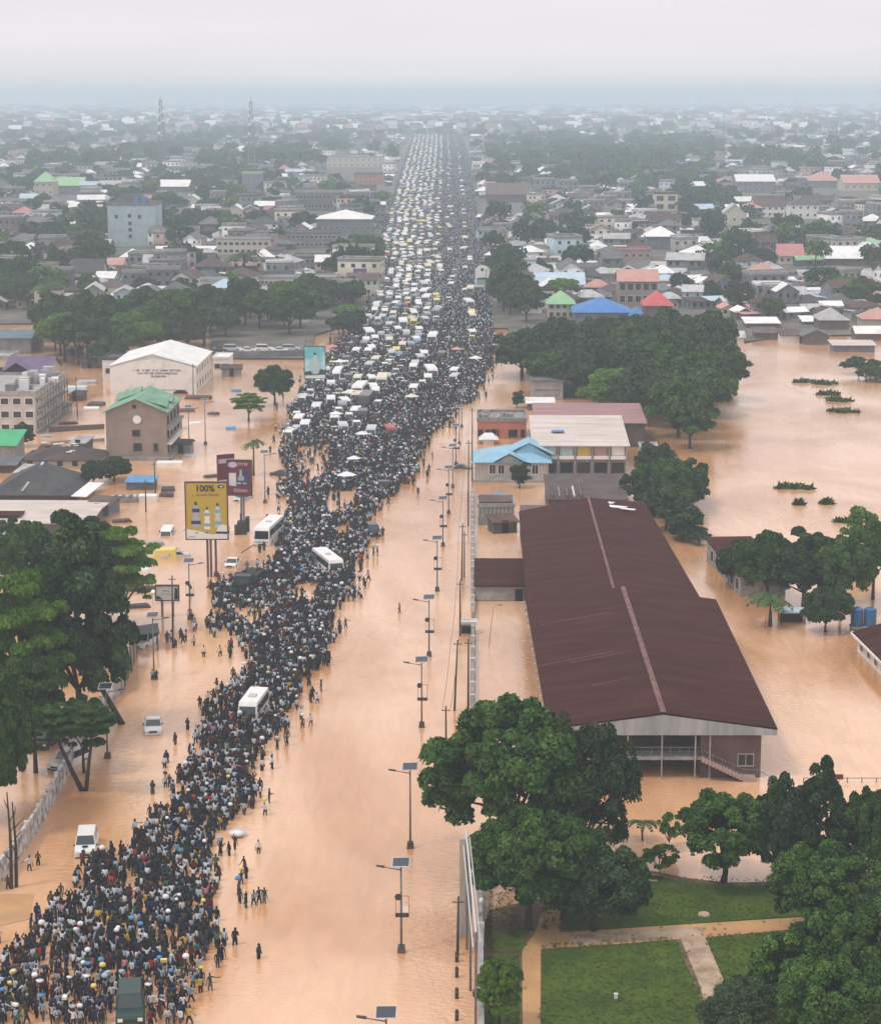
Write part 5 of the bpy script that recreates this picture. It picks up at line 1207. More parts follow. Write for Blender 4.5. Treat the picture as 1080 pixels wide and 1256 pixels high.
# ------------------------------------------------------------------ vehicles (front towards local -Y, ground at z = 0)
def car_parts(L_, W_, hood, belt, top, nose, wind, rear, tail, kind):
    """side profile given by y stations; returns dict part -> MB"""
    w = W_/2; parts = {}
    b = MB()                                   # lower body, a loft of cross sections
    ys = [-L_/2, -L_/2+.12, -L_/2+nose, L_/2-tail, L_/2-.12, L_/2]
    tops = [hood-.22, hood-.06, belt-.02, belt, belt-.02, belt-.2]; wd = [.86, .95, 1, 1, .97, .9]
    rings = []
    for y, t, f in zip(ys, tops, wd):
        rings.append([(-w*f, y, .32), (w*f, y, .32), (w*f*1.0, y, .32+(t-.32)*.6), (w*f*.93, y, t), (-w*f*.93, y, t), (-w*f, y, .32+(t-.32)*.6)])
    i0 = len(b.v)
    for r_ in rings: b.v += r_
    for k in range(len(rings)-1):
        for q in range(6): b.f.append((i0+k*6+q, i0+k*6+(q+1)%6, i0+(k+1)*6+(q+1)%6, i0+(k+1)*6+q)); b.m.append(0)
    b.f.append(tuple(i0+q for q in range(6))); b.m.append(0); b.f.append(tuple(i0+(len(rings)-1)*6+q for q in range(6))); b.m.append(0)
    yw0, yw1, yr0, yr1 = -L_/2+nose, -L_/2+nose+wind, L_/2-tail-rear, L_/2-tail
    b.hexa([(-w*.80, yw1, top-.09), (w*.80, yw1, top-.09), (w*.80, yr0, top-.09), (-w*.80, yr0, top-.09), (-w*.76, yw1+.08, top), (w*.76, yw1+.08, top), (w*.76, yr0-.06, top), (-w*.76, yr0-.06, top)], 0)
    B = [(-w*.92, yw0, belt-.03), (w*.92, yw0, belt-.03), (w*.92, yr1, belt-.03), (-w*.92, yr1, belt-.03)]
    T = [(-w*.79, yw1, top-.08), (w*.79, yw1, top-.08), (w*.79, yr0, top-.08), (-w*.79, yr0, top-.08)]
    for a_, c_ in zip(B, T): b.tube([a_, c_], .045, 4)
    parts['body'] = (b, None)
    g = MB(); g.hexa([(x*.985, y*.99, z) for x, y, z in B] + [(x*.985, y, z) for x, y, z in T], 0); parts['window_glass'] = (g, 'glass')
    return parts
def box_van(L_, W_, H_, kind, nose=.35):
    w = W_/2; b = MB()
    pr = [(-L_/2, .4), (-L_/2, H_*.42), (-L_/2+nose, H_*.86), (-L_/2+nose+.3, H_), (L_/2-.15, H_), (L_/2, H_-.2), (L_/2, .4)]
    n = len(pr); i = len(b.v); b.v += [(-w if z < H_*.6 else -w*.94, y, z) for y, z in pr] + [(w if z < H_*.6 else w*.94, y, z) for y, z in pr]
    b.f.append(tuple(i+k for k in range(n))); b.m.append(0); b.f.append(tuple(i+n+k for k in reversed(range(n)))); b.m.append(0)
    for k in range(n): b.f.append((i+k, i+n+k, i+n+(k+1)%n, i+(k+1)%n)); b.m.append(0)
    parts = {'body': (b, None)}
    g = MB(); e = .02; zb_, zt_ = H_*.46, H_*.84
    def pf(t): return -L_/2 + nose*(t-H_*.42)/(H_*.44)
    g.face([(-w*.86, pf(zb_)-e, zb_), (w*.86, pf(zb_)-e, zb_), (w*.82, pf(zt_)-e, zt_), (-w*.82, pf(zt_)-e, zt_)]); g.face([(-w*.82, pf(zt_)+e, zt_-.02), (w*.82, pf(zt_)+e, zt_-.02), (w*.86, pf(zb_)+e, zb_+.02), (-w*.86, pf(zb_)+e, zb_+.02)])
    parts['windscreen'] = (g, 'glass')
    for sg, nm_ in ((-1, 'side_window'), (1, 'side_window.R')):
        g = MB(); n = max(3, int(L_/1.3))
        y0, y1 = -L_/2+nose+.35, L_/2-.35
        zq0, zq1 = H_*.56, H_*.86
        x0, x1 = sg*(w*.965+.02), sg*(w*.945+.02)
        g.hexa([(x0-.03, y0, zq0), (x0+.03, y0, zq0), (x0+.03, y1, zq0), (x0-.03, y1, zq0), (x1-.03, y0, zq1), (x1+.03, y0, zq1), (x1+.03, y1, zq1), (x1-.03, y1, zq1)])
        parts[nm_] = (g, 'glass')
    g = MB(); g.box(-w*.8, w*.8, L_/2-.02, L_/2+.03, H_*.5, H_*.82); parts['rear_window'] = (g, 'glass')
    return parts
def wheel_mb(x, y, r, wd=.2):
    b = MB(); b.tube([(x-wd/2, y, r), (x+wd/2, y, r)], r, 14); return b
VMESH = {}
def vehicle(kind, px, yb, rz, paint, label, cat, sink=.35, s=1.0, loc=None):
    p = Vector(loc) if loc else A(px, yb)
    r = thing({'sedan': 'car', 'suv': 'off_road_car', 'van': 'van', 'bus': 'bus', 'minibus': 'minibus', 'truck': 'truck'}[kind], (p.x, p.y, p.z-sink), label, cat, rz)
    r.scale = (s, s, s)
    if kind == 'sedan': pt = car_parts(4.4, 1.75, .86, .92, 1.42, 1.15, .75, .7, .85, kind); L_, W_, wr = 4.4, 1.75, .32
    elif kind == 'suv': pt = car_parts(4.7, 1.85, 1.12, 1.14, 1.88, 1.25, .45, .25, .12, kind); L_, W_, wr = 4.7, 1.85, .38
    elif kind == 'van': pt = box_van(4.6, 1.75, 2.0, kind, .7); L_, W_, wr = 4.6, 1.75, .33
    elif kind == 'minibus': pt = box_van(6.6, 2.1, 2.65, kind, .35); L_, W_, wr = 6.6, 2.1, .4
    elif kind == 'bus': pt = box_van(10.8, 2.55, 3.25, kind, .25); L_, W_, wr = 10.8, 2.55, .5
    for nm_, (b, m_) in pt.items():
        o = b.build(nm_.split('.')[0], m_ or paint, r, bevel=.05 if nm_ == 'body' and kind in ('van', 'bus', 'minibus') else 0)
    for y in (-L_*.31, L_*.31):
        for sg in (-1, 1):
            wb = wheel_mb(sg*(W_/2-.1), y, wr); o = wb.build('wheel', 'tyre', r)
            b = MB(); b.tube([(sg*(W_/2-.02), y, wr), (sg*(W_/2+.015), y, wr)], wr*.55, 10); b.build('rim', 'steel_pale', o)
    for sg in (-1, 1):
        b = MB(); z = .66 if kind == 'sedan' else .85; b.box(sg*W_*.34-.16, sg*W_*.34+.16, -L_/2-.03, -L_/2+.06, z-.1, z+.1); b.build('headlight', 'lamp_glass', r)
        b = MB(); b.box(sg*W_*.38-.1, sg*W_*.38+.1, L_/2-.05, L_/2+.02, z-.1, z+.14); b.build('tail_light', 'car_red', r)
        b = MB(); b.box(sg*(W_/2+.02)-.09, sg*(W_/2+.02)+.09, -L_/2+(1.35 if kind in ('sedan', 'suv') else .5), -L_/2+(1.42 if kind in ('sedan', 'suv') else .6), (1.0 if kind in ('sedan', 'suv') else 1.6), (1.14 if kind in ('sedan', 'suv') else 1.9)); b.build('mirror', 'car_black', r)
    b = MB(); b.box(-W_*.44, W_*.44, -L_/2-.07, -L_/2+.02, .36, .5); b.build('bumper', 'car_black' if kind != 'sedan' else paint, r)
    b = MB(); b.box(-W_*.22, W_*.22, -L_/2-.04, -L_/2+.02, .58, .76); b.build('grille', 'car_black', r)
    if kind in ('bus', 'minibus'):
        b = MB(); b.box(-.4, .4, -.8, .2, 3.25 if kind == 'bus' else 2.65, 3.38 if kind == 'bus' else 2.76); b.build('roof_hatch', 'roof_zinc', r)
        b = MB(); b.box(-W_*.42, W_*.42, -L_/2-.03, -L_/2+.02, .9, 1.15); b.build('front_band', 'roof_skyblue' if kind == 'bus' else 'car_grey', r)
    if kind == 'suv' and 'posted wall' in label and 'alone' in label:
        b = MB(); b.tube([(0, -L_/2+.75, 1.10), (0, -L_/2+.8, 1.24)], .24, 12); b.build('spare_wheel', 'tyre', r)
    return r
vehicle('sedan', 188, 894, .12-.0, 'car_white', 'white saloon car alone in the flood left of the crowd', 'car', s=1.08)
vehicle('suv', 106, 1041, .10, 'car_white', 'white off road car alone in the flood near the posted wall', 'car', .4, s=1.02)
vehicle('suv', 160, 1243, .14, 'car_green', 'dark green off road car surrounded by the crowd at the bottom', 'car', .3, s=1.12)
vehicle('minibus', 311, 878, -.12, 'car_white', 'white minibus in the narrow part of the crowd', 'minibus', .35)
vehicle('bus', 330, 661, -.14, 'car_white', 'white coach with pale blue band at the left side of the crowd', 'bus', .4, s=.95)
vehicle('bus', 402, 698, .32, 'car_white', 'white roofed coach standing askew in the middle of the crowd', 'bus', .6, s=.86)
vehicle('suv', 178, 790, -.3, 'car_white', 'white vehicle under the dark open shelter on the left', 'car', .4)
vehicle('van', 205, 654, .0, 'car_white', 'white van sunk to its windows below the grey container', 'van', 1.1)
vehicle('sedan', 214, 682, -1.3, 'car_silver', 'silver car beside the yellow tarpaulined cart', 'car', .6)
vehicle('sedan', 285, 692, -.1, 'car_white', 'small white car between the lamp and the dark green truck', 'car', .5)
vehicle('sedan', 298, 612, -.4, 'car_silver', 'silver grey car beside the lamp right of the maroon billboard', 'car', .5)
vehicle('sedan', 347, 583, 1.2, 'car_black', 'black car at the left fringe of the crowd', 'car', .4)
vehicle('sedan', 356, 586, .1, 'car_blue', 'dark blue car close right of the black one at the left fringe', 'car', .4)
vehicle('suv', 85, 938, -.5, 'car_white', 'white pickup like car behind the posted wall under the trees', 'car', .3)
vehicle('suv', 58, 912, -.2, 'car_black', 'black car parked under the left bank trees', 'car', .3)
vehicle('van', 318, 470, .1, 'car_blue', 'small blue van in the flood left of the round tree', 'van', .5)
vehicle('sedan', 400, 640, .2, 'car_white', 'white car wedged in the crowd above the askew coach', 'car', .3)
vehicle('sedan', 365, 660, -.6, 'car_silver', 'silver car between the two coaches in the crowd', 'car', .3)
vehicle('sedan', 590, 570, 0, 'car_black', 'x', 'car') if False else None
p = A(565, 571); vehicle('sedan', 565, 574, 1.5, 'car_black', 'black car roof awash at the right lamp row', 'car', .7)
vehicle('truck' if False else 'suv', 457, 655, .2, 'car_black', 'lone black vehicle right of the crowd at its narrow waist', 'car', .3)
for k, (x, m_) in enumerate(((268, 'car_black'), (285, 'car_silver'), (304, 'car_white'), (324, 'car_white'), (343, 'car_white'), (357, 'car_silver'))):
    vehicle('suv' if k % 2 else 'sedan', x, 432 - k % 2, 1.57, m_, ('leftmost black', 'second, silver', 'third, white', 'fourth, tall white', 'fifth, white', 'rightmost, tall silver')[k] + ' car of the row parked behind the grey wall', 'car', 0, loc=A(x, 432-k % 2, .35))
def truck(px, yb, rz, paint, label, s=1.0, cage=True):
    p = A(px, yb); r = thing('truck', (p.x, p.y, -.45), label, 'truck', rz); r.scale = (s, s, s)
    b = MB(); b.hexa([(-1.2,-3.9,.6),(1.2,-3.9,.6),(1.2,-2.1,.6),(-1.2,-2.1,.6),(-1.1,-3.6,2.75),(1.1,-3.6,2.75),(1.1,-2.1,2.85),(-1.1,-2.1,2.85)]); b.build('cab', paint, r, bevel=.08)
    b = MB(); b.hexa([(-1.0,-3.86,1.55),(1.0,-3.86,1.55),(1.0,-3.7,1.55),(-1.0,-3.7,1.55),(-.98,-3.68,2.5),(.98,-3.68,2.5),(.98,-3.5,2.5),(-.98,-3.5,2.5)]); b.build('windscreen', 'glass', r)
    b = MB(); b.box(-1.2, 1.2, -2.0, 4.0, .9, 1.1); b.build('bed', 'car_black', r)
    for sg in (-1, 1): b = MB(); b.box(sg*1.2-.04, sg*1.2+.04, -2.0, 4.0, 1.1, 2.2); b.build('side_panel', paint, r)
    b = MB(); b.box(-1.2, 1.2, 3.96, 4.04, 1.1, 2.2); b.build('tailgate', paint, r); b = MB(); b.box(-1.16, 1.16, -2.04, -1.96, 1.1, 2.9); b.build('front_panel', paint, r)
    if cage:
        b = MB()
        for k in range(7):
            y = -1.9+k*.97; b.tube([(-1.2,y,2.2),(-1.2,y,3.2),(1.2,y,3.2),(1.2,y,2.2)], .035, 4)
        for x in (-1.2, -.4, .4, 1.2): b.tube([(x,-1.9,3.2),(x,3.92,3.2)], .03, 4)
        b.build('cage', 'steel', r)
    b = MB(); b.box(-1.0, 1.0, 1.0, 3.8, 1.1, 1.9); b.build('cargo', 'roof_rust', r)
    for y in (-2.9, 1.6, 2.9):
        for sg in (-1, 1): wb = wheel_mb(sg*1.05, y, .5, .3); wb.build('wheel', 'tyre', r)
    for sg in (-1, 1): b = MB(); b.box(sg*.85-.14, sg*.85+.14, -3.94, -3.86, .95, 1.15); b.build('headlight', 'lamp_glass', r)
truck(305, 720, -.15, 'car_green', 'dark green cage sided truck at the left edge of the crowd')
truck(470, 600, .05, 'car_black', 'dark truck at the right tip of the crowd', .85, False)
# dark open shelter and yellow cart on the left
p = A(170, 797); r = thing('open_shelter', p, 'open shelter with dark torn roof beside the fence on the left', 'shelter', .25)
b = MB(); b.hexa([(-2.6,-1.4,1.9),(2.4,-1.2,2.2),(2.6,2.2,2.5),(-2.4,2.0,2.1),(-2.6,-1.4,2.0),(2.4,-1.2,2.3),(2.6,2.2,2.6),(-2.4,2.0,2.2)]); b.build('roof', 'roof_dark', r)
for x, y in ((-2.4,-1.2),(2.2,-1),(2.4,2),(-2.2,1.8)): b = MB(); b.tube([(x,y,-.4),(x,y,2.1)], .06, 5); b.build('post', 'steel_dark', r)
p = A(204, 682); b = MB(); b.hexa([(-1.9,-1.1,-.2),(1.7,-1.1,-.2),(1.9,1.2,-.2),(-1.6,1.2,-.2),(-1.5,-.8,1.0),(1.3,-.8,1.15),(1.5,.9,1.3),(-1.3,.9,1.1)]); o = b.build('tarpaulin_cart', 'car_yellow', bevel=.12); o.location = p; tag(o, 'yellow tarpaulin covered cart beside the silver car', 'cart')
p = A(297, 655); b = MB(); b.box(-.7,.7,-.5,.9,-.3,2.0); b.box(-1.1,-.6,-.8,.2,-.3,1.5); b.box(.5,1.1,-.2,.9,.3,2.6); b.tube([(-.2,0,2),(-.2,0,3.2)], .12, 6); o = b.build('scrap_heap', 'car_black', bevel=.06); o.location = p; tag(o, 'dark heap of stacked goods below the maroon billboard', 'heap')
for (x0, y0, x1, y1, l) in ((296, 678, 312, 668, 'long brown pole carried over the water right of the yellow billboard'),):
    p = A(x0, y0, .8); q = A(x1, y1, 1.2); b = MB(); b.tube([(0,0,0), q-p], .07, 6); o = b.build('timber_pole', 'roof_rust'); o.location = p; tag(o, l, 'pole')
b = MB(); p = A(313, 743); q = A(338, 757); b.tube([(0,0,.5), (1.4,-1.2,.55)], .16, 6); 
p = A(305, 745); o = MB(); o.box(0, 3.2, -.1, .1, .35, .6, rot=-.25); oo = o.build('barrier_rail', 'car_white'); oo.location = p; tag(oo, 'white barrier rail in the gap of the crowd below the dark green truck', 'barrier')
o = MB(); o.box(0, 2.2, -.15, .15, .3, .7, rot=-.25); oo = o.build('barrier_rail', 'car_red'); oo.location = A(331, 753); tag(oo, 'dark red barrier rail in the gap of the crowd below the dark green truck', 'barrier')
p = A(291, 1026); b = MB(); b.tube([(0,0,.1),(0,0,.3),(0,0,.45)], [.5,.75,.8], 14); o = b.build('basin', 'plastic_white', smooth=True); o.location = p; tag(o, 'white oval basin floating beside the people right of the crowd', 'basin')

# traffic jam: small single mesh vehicles on the far road
def small_vehicle(kind):
    if kind == 'sedan': pt = car_parts(4.4, 1.75, .86, .92, 1.42, 1.15, .75, .7, .85, kind)
    elif kind == 'suv': pt = car_parts(4.6, 1.85, 1.10, 1.12, 1.85, 1.2, .5, .3, .15, kind)
    elif kind == 'minibus': pt = box_van(5.2, 1.95, 2.3, kind, .45)
    elif kind == 'bus': pt = box_van(9.5, 2.5, 3.1, kind, .3)
    b = MB()
    for nm_, (q, m_) in pt.items():
        i = len(b.v); b.v += q.v; b.f += [tuple(i+k for k in f) for f in q.f]; b.m += [1 if m_ else 0]*len(q.f)
    L_ = {'sedan': 4.4, 'suv': 4.6, 'minibus': 5.2, 'bus': 9.5}[kind]; W_ = 1.8
    for y in (-L_*.31, L_*.31):
        for sg in (-1, 1):
            i = len(b.v); q = wheel_mb(sg*(W_/2-.08), y, .33); b.v += q.v; b.f += [tuple(i+k for k in f) for f in q.f]; b.m += [2]*len(q.f)
    return b.mesh('vehicle_' + kind, ['car_white', 'glass', 'tyre'])
SV = {k: small_vehicle(k) for k in ('sedan', 'suv', 'minibus', 'bus')}
PAINT = [('white', 'car_white', .40), ('cream', 'car_cream', .13), ('silver', 'car_silver', .17), ('grey', 'car_grey', .11), ('black', 'car_black', .08), ('yellow', 'car_yellow', .06), ('blue', 'car_blue', .03), ('red', 'car_red', .02)]
traf = []; VEH = []
def roadx(y, f): return XL(y) + (XR(y)-XL(y))*f
g = random.Random(12)
LANES = [.05, .135, .22, .305, .39, .475, .57, .70, .86]
Yr = A(540, 405).y
for li, f in enumerate(LANES):
    Y = A(540, 560).y - 10 + g.uniform(0, 8)
    while Y < 3400:
        # row of the picture at that distance
        _, py = P(0, Y, .3)
        fr = {0: .72, 1: .55, 2: .6, 3: .6, 4: .5, 5: .42, 6: .3, 7: .2, 8: .1}[li]
        if py > 405: keep = .8 if 1 <= li <= 5 else .42
        else: keep = .88 if li < 5 else {5: .7, 6: .45, 7: .22, 8: .13}[li]
        if py > 500: keep *= .5
        x = A(roadx(py, f), py).x + .55*math.sin(Y*.031+li*.4)+.4*math.sin(Y*.083+li)
        kind = g.choices(['minibus', 'sedan', 'suv', 'bus'], [.58, .22, .15, .05])[0]
        Lk = {'sedan': 4.4, 'suv': 4.6, 'minibus': 5.2, 'bus': 9.5}[kind]
        if py > 540: keep = 0
        if g.random() < keep:
            traf.append((x + g.gauss(0, .45), Y + Lk/2, kind, g.choices(PAINT, [q[2] for q in PAINT])[0], g.gauss(0, .10), li, py))
        Y += Lk + g.choice([.6, .9, 1.4, 2.2, 5.5])
traf.sort(key=lambda t: t[1])
for (x, Y, kind, pc, rz, li, py) in traf: VEH.append((x, Y, {'sedan': 2.2, 'suv': 2.3, 'minibus': 2.6, 'bus': 4.7}[kind]))
lanen = ['leftmost', 'second', 'third', 'fourth', 'fifth', 'sixth', 'seventh', 'eighth', 'rightmost']
heading0 = -math.atan2(A(roadx(300, .3), 300).x - A(roadx(400, .3), 400).x, A(540, 300).y - A(540, 400).y)
def where(py):
    if py > 470: return 'beyond the dark truck'
    if py > 425: return 'level with the turquoise billboard'
    if py > 385: return 'just past the turquoise billboard'
    return 'level with the arched white sign' if py > 340 else 'on the far road past the arched sign'
nveh = 0
for (x, Y, kind, pc, rz, li, py) in traf[:290]:
    z = -.25 if py > 404 else .354
    nm_ = {'sedan': 'car', 'suv': 'off_road_car', 'minibus': 'minibus', 'bus': 'bus'}[kind]
    o = inst(nm_, SV[kind], (x, Y, z), heading0+rz); setmat(o, 0, pc[1])
    tag(o, '%s %s, %s lane of the jam, %s' % (pc[0], {'sedan': 'car', 'suv': 'tall car', 'minibus': 'minibus', 'bus': 'bus'}[kind], lanen[li], where(py)), {'sedan': 'car', 'suv': 'car', 'minibus': 'minibus', 'bus': 'bus'}[kind], 'vehicles in the traffic jam')
rest = traf[290:]
pm = [q[1] for q in PAINT]
for kind in SV:
    rr = [t for t in rest if t[2] == kind]
    if not rr: continue
    V, T, C = tri_arrays(SV[kind])
    cm = np.array([[pm.index(t[3][1]), len(pm), len(pm)+1] for t in rr])
    me = merge_instances('distant_traffic', V, T, C, [(t[0], t[1], .354) for t in rr], [heading0+t[4] for t in rr], np.ones(len(rr)), cm, pm + ['glass', 'tyre'])
    o = bpy.data.objects.new('distant_traffic', me); COL.objects.link(o); tag(o, 'distant %s in the traffic jam fading into the haze' % {'sedan': 'cars', 'suv': 'tall cars', 'minibus': 'minibuses', 'bus': 'buses'}[kind], 'traffic', kind='stuff')

# ------------------------------------------------------------------ people
def person_mesh(pose, seed, subdiv):
    """one skinned body; classes 0 skin, 1 shirt, 2 trousers, 3 hair"""
    g = random.Random(seed)
    ls, rs = pose['legs']; al, ar = pose['arms']; lean = pose.get('lean', .03)
    Vx = {}; E = []; Rr = {}; Cl = {}
    def add(n, p, r_, c, par=None):
        Vx[n] = Vector(p); Rr[n] = r_; Cl[n] = c
        if par: E.append((par, n))
    def up(z, x=0, y=0): return (x, y - lean*(z-.9), z)
    add('pel', up(.95), (.155, .11), 2); add('waist', up(1.10), (.135, .095), 1, 'pel'); add('chest', up(1.33), (.165, .11), 1, 'waist')
    add('sh', up(1.43), (.10, .08), 1, 'chest'); add('neck', up(1.51), (.055, .055), 0, 'sh'); add('chin', up(1.57, 0, -.02), (.068, .080), 0, 'neck')
    add('head', up(1.66, 0, -.01), (.080, .098), 3, 'chin'); add('top', up(1.745), (.055, .065), 3, 'head')
    for sd, st, nm_ in ((-1, ls, 'l'), (1, rs, 'r')):
        hp = up(.88, sd*.09); add(nm_+'hip', hp, (.095, .10), 2, 'pel')
        add(nm_+'knee', (sd*.10, hp[1] - st*.22, .48), (.062, .065), 2, nm_+'hip'); add(nm_+'ank', (sd*.11, hp[1] + (-st*.22 if st > 0 else -st*.42), .09), (.042, .045), 0, nm_+'knee')
        add(nm_+'toe', (sd*.12, Vx[nm_+'ank'].y - .15, .035), (.035, .03), 0, nm_+'ank')
    for sd, am, nm_ in ((-1, al, 'l'), (1, ar, 'r')):
        s_ = up(1.42, sd*.17); add(nm_+'shd', s_, (.062, .062), 1, 'sh')
        if am == 'down': e_, w_ = (sd*.24, s_[1]+.03, 1.13), (sd*.25, s_[1]-.08, .88)
        elif am == 'swing': e_, w_ = (sd*.25, s_[1]-.10, 1.15), (sd*.24, s_[1]-.28, .98)
        elif am == 'up': e_, w_ = (sd*.30, s_[1]-.02, 1.60), (sd*.16, s_[1]-.04, 1.82)
        elif am == 'out': e_, w_ = (sd*.42, s_[1], 1.32), (sd*.66, s_[1]-.05, 1.28)
        else: e_, w_ = (sd*.24, s_[1]-.05, 1.16), (sd*.08, s_[1]-.27, 1.22)
        add(nm_+'elb', e_, (.045, .045), 1, nm_+'shd'); add(nm_+'wri', w_, (.032, .03), 0, nm_+'elb')
        d = (Vector(w_)-Vector(e_)).normalized()
        add(nm_+'hand', Vector(w_)+d*.10, (.038, .022), 0, nm_+'wri')
        if subdiv:
            sdv = d.cross(Vector((0,1,0))).normalized()
            for k in range(4): add(nm_+'f%d' % k, Vector(w_)+d*(.17+.02*(k % 3))+sdv*(.026*(k-1.5)), (.009, .009), 0, nm_+'hand')
            add(nm_+'th', Vector(w_)+d*.07+sdv*.06, (.010, .010), 0, nm_+'wri')
    names = list(Vx); me = bpy.data.meshes.new('p'); me.from_pydata([Vx[n] for n in names], [(names.index(a), names.index(b)) for a, b in E], [])
    o = bpy.data.objects.new('p', me); COL.objects.link(o)
    md_ = o.modifiers.new('s', 'SKIN'); md_.use_smooth_shade = bool(subdiv); md_.branch_smoothing = .4
    sv = me.skin_vertices[0].data
    for i, n in enumerate(names): sv[i].radius = Rr[n]; sv[i].use_root = (n == 'pel')
    if subdiv: m2 = o.modifiers.new('d', 'SUBSURF'); m2.levels = 1
    bpy.context.view_layer.update()
    dg = bpy.context.evaluated_depsgraph_get(); res = bpy.data.meshes.new_from_object(o.evaluated_get(dg)); res.name = 'person'
    bpy.data.objects.remove(o)
    res.materials.clear()
    for m_ in ('skin_dark', 'cloth_white', 'trouser_black', 'hair_black'): res.materials.append(M[m_])
    segs = [(Vx[a], Vx[b], Cl[b], Cl[a]) for a, b in E]
    for pg in res.polygons:
        c = pg.center; best = (9, 0)
        for a, b, cb, ca in segs:
            ab = b-a; t = max(0, min(1, (c-a).dot(ab)/ab.dot(ab))); d = (c-(a+ab*t)).length
            if d < best[0]: best = (d, cb if t > .35 else ca)
        k = best[1]
        if c.z > 1.55 and abs(c.x) < .12: k = 0 if (c.y - Vx['head'].y < -.03 and c.z < 1.70) else 3
        pg.material_index = k
    return res
POSES = [dict(legs=(.0, .0), arms=('down', 'down')), dict(legs=(.9, -.6), arms=('swing', 'down'), lean=.08), dict(legs=(-.5, .8), arms=('down', 'swing'), lean=.05),
         dict(legs=(.3, -.2), arms=('up', 'up')), dict(legs=(.6, -.4), arms=('up', 'down'), lean=.05), dict(legs=(.2, 0), arms=('fold', 'fold')), dict(legs=(-.4, .7), arms=('out', 'down'), lean=.1),
         dict(legs=(.5, -.4), arms=('fold', 'down'), lean=.15)]
poset = ['standing', 'striding', 'walking', 'with both arms raised', 'with one arm raised', 'with folded arms', 'with one arm stretched out', 'leaning forward']
PM = [person_mesh(p_, k, True) for k, p_ in enumerate(POSES)]
PMID = [tri_arrays(person_mesh(p_, k, False)) for k, p_ in enumerate(POSES)]
def low_person():
    rings = [(.13, .10, 0, 2), (.15, .12, .8, 2), (.15, .11, .95, 1), (.23, .13, 1.3, 1), (.16, .11, 1.44, 1), (.06, .06, 1.5, 3), (.10, .11, 1.6, 3), (.05, .05, 1.75, 3)]
    V, T, C = [], [], []; n = 5
    for a, b_, z, c in rings:
        V += [(a*math.cos(2*math.pi*k/n), b_*math.sin(2*math.pi*k/n), z) for k in range(n)]
    for r_ in range(len(rings)-1):
        for k in range(n):
            i, j = r_*n+k, r_*n+(k+1) % n; T += [(i, j, j+n), (i, j+n, i+n)]; C += [rings[r_][3]]*2
    i = (len(rings)-1)*n; T += [(i, i+1, i+2), (i, i+2, i+3), (i, i+3, i+4)]; C += [3]*3
    return np.array(V), np.array(T), np.array(C)
PLOW = low_person()
# crowd outline: row -> left, right of the dense part
CR = [(1262, -20, 240), (1235, -20, 243), (1200, -20, 250), (1175, 0, 256), (1150, 40, 262), (1120, 62, 268), (1100, 85, 276), (1080, 105, 280), (1060, 128, 276), (1045, 150, 262), (1030, 165, 256), (1010, 188, 286),
      (990, 205, 308), (970, 215, 322), (950, 226, 322), (930, 234, 328), (910, 240, 330), (895, 244, 345), (880, 250, 350), (865, 262, 362), (850, 284, 372), (830, 300, 384), (815, 303, 398), (800, 292, 394), (788, 290, 400), (776, 282, 408),
      (768, 262, 404), (755, 280, 412), (745, 262, 422), (735, 258, 430), (722, 262, 432), (705, 322, 436), (690, 335, 438), (675, 335, 444), (660, 342, 452), (645, 346, 452), (630, 352, 458), (615, 352, 468), (605, 345, 492), (590, 350, 500),
      (575, 352, 510), (560, 346, 516), (545, 348, 520), (525, 352, 540), (505, 358, 560), (490, 364, 582), (470, 376, 590), (450, 398, 602), (430, 408, 604), (404, 440, 604)]
rows = np.array([c[0] for c in CR][::-1], float); cl_ = np.array([c[1] for c in CR][::-1], float); cr_ = np.array([c[2] for c in CR][::-1], float)
HOLES = [[(352, 728), (372, 716), (392, 720), (384, 745), (362, 742)], [(288, 746), (345, 748), (350, 756), (312, 770), (290, 764)], [(362, 550), (405, 545), (402, 585), (372, 600), (362, 580)], [(400, 606), (440, 600), (432, 622), (404, 640), (398, 622)],
         [(410, 650), (428, 640), (430, 660), (415, 665)], [(140, 1095), (170, 1070), (175, 1085), (150, 1105)], [(44, 1150), (66, 1140), (70, 1155)], [(262, 1040), (285, 1040), (285, 1060), (262, 1060)]]
EXTRA = [([(196, 800), (200, 790), (235, 770), (262, 764), (300, 774), (262, 782), (235, 786), (205, 802)], .35), ([(258, 722), (300, 720), (330, 730), (330, 742), (262, 748)], 1.1), ([(0, 1172), (0, 1150), (40, 1150), (60, 1165)], .3),
         ([(350, 600), (372, 590), (376, 560), (362, 548)], .3), ([(400, 560), (440, 540), (440, 500), (400, 520)], .4), ([(325, 745), (350, 740), (356, 760), (330, 756)], 1.0)]
NEARV = [(A(x, y).x, A(x, y).y+2.2, r_) for x, y, r_ in ((160, 1243, 2.3), (188, 894, 2.2), (311, 878, 2.6), (305, 722, 3.5), (400, 640, 1.8), (365, 660, 1.8), (470, 602, 3))]
bx = [(A(311, 878), -.12, 1.25, 3.6), (A(330, 661), -.14, 1.6, 5.6), (A(402, 698), .32, 1.5, 5), (A(305, 720), -.15, 1.5, 4.4), (A(160, 1243), .14, 1.25, 2.9)]
def blocked(x, y):
    for p, rz, hw, hl in bx:
        dx, dy = x-p.x, y-p.y; u = dx*math.cos(rz)+dy*math.sin(rz); v = -dx*math.sin(rz)+dy*math.cos(rz)
        if abs(u) < hw and -hl < v < hl: return True
    return False
g = random.Random(21)
def nz1(t, k): return math.sin(t*.21+k)+.6*math.sin(t*.53+k*2.1)+.5*math.sin(t*1.13+k*3.3)+.4*math.sin(t*2.3+k*5)
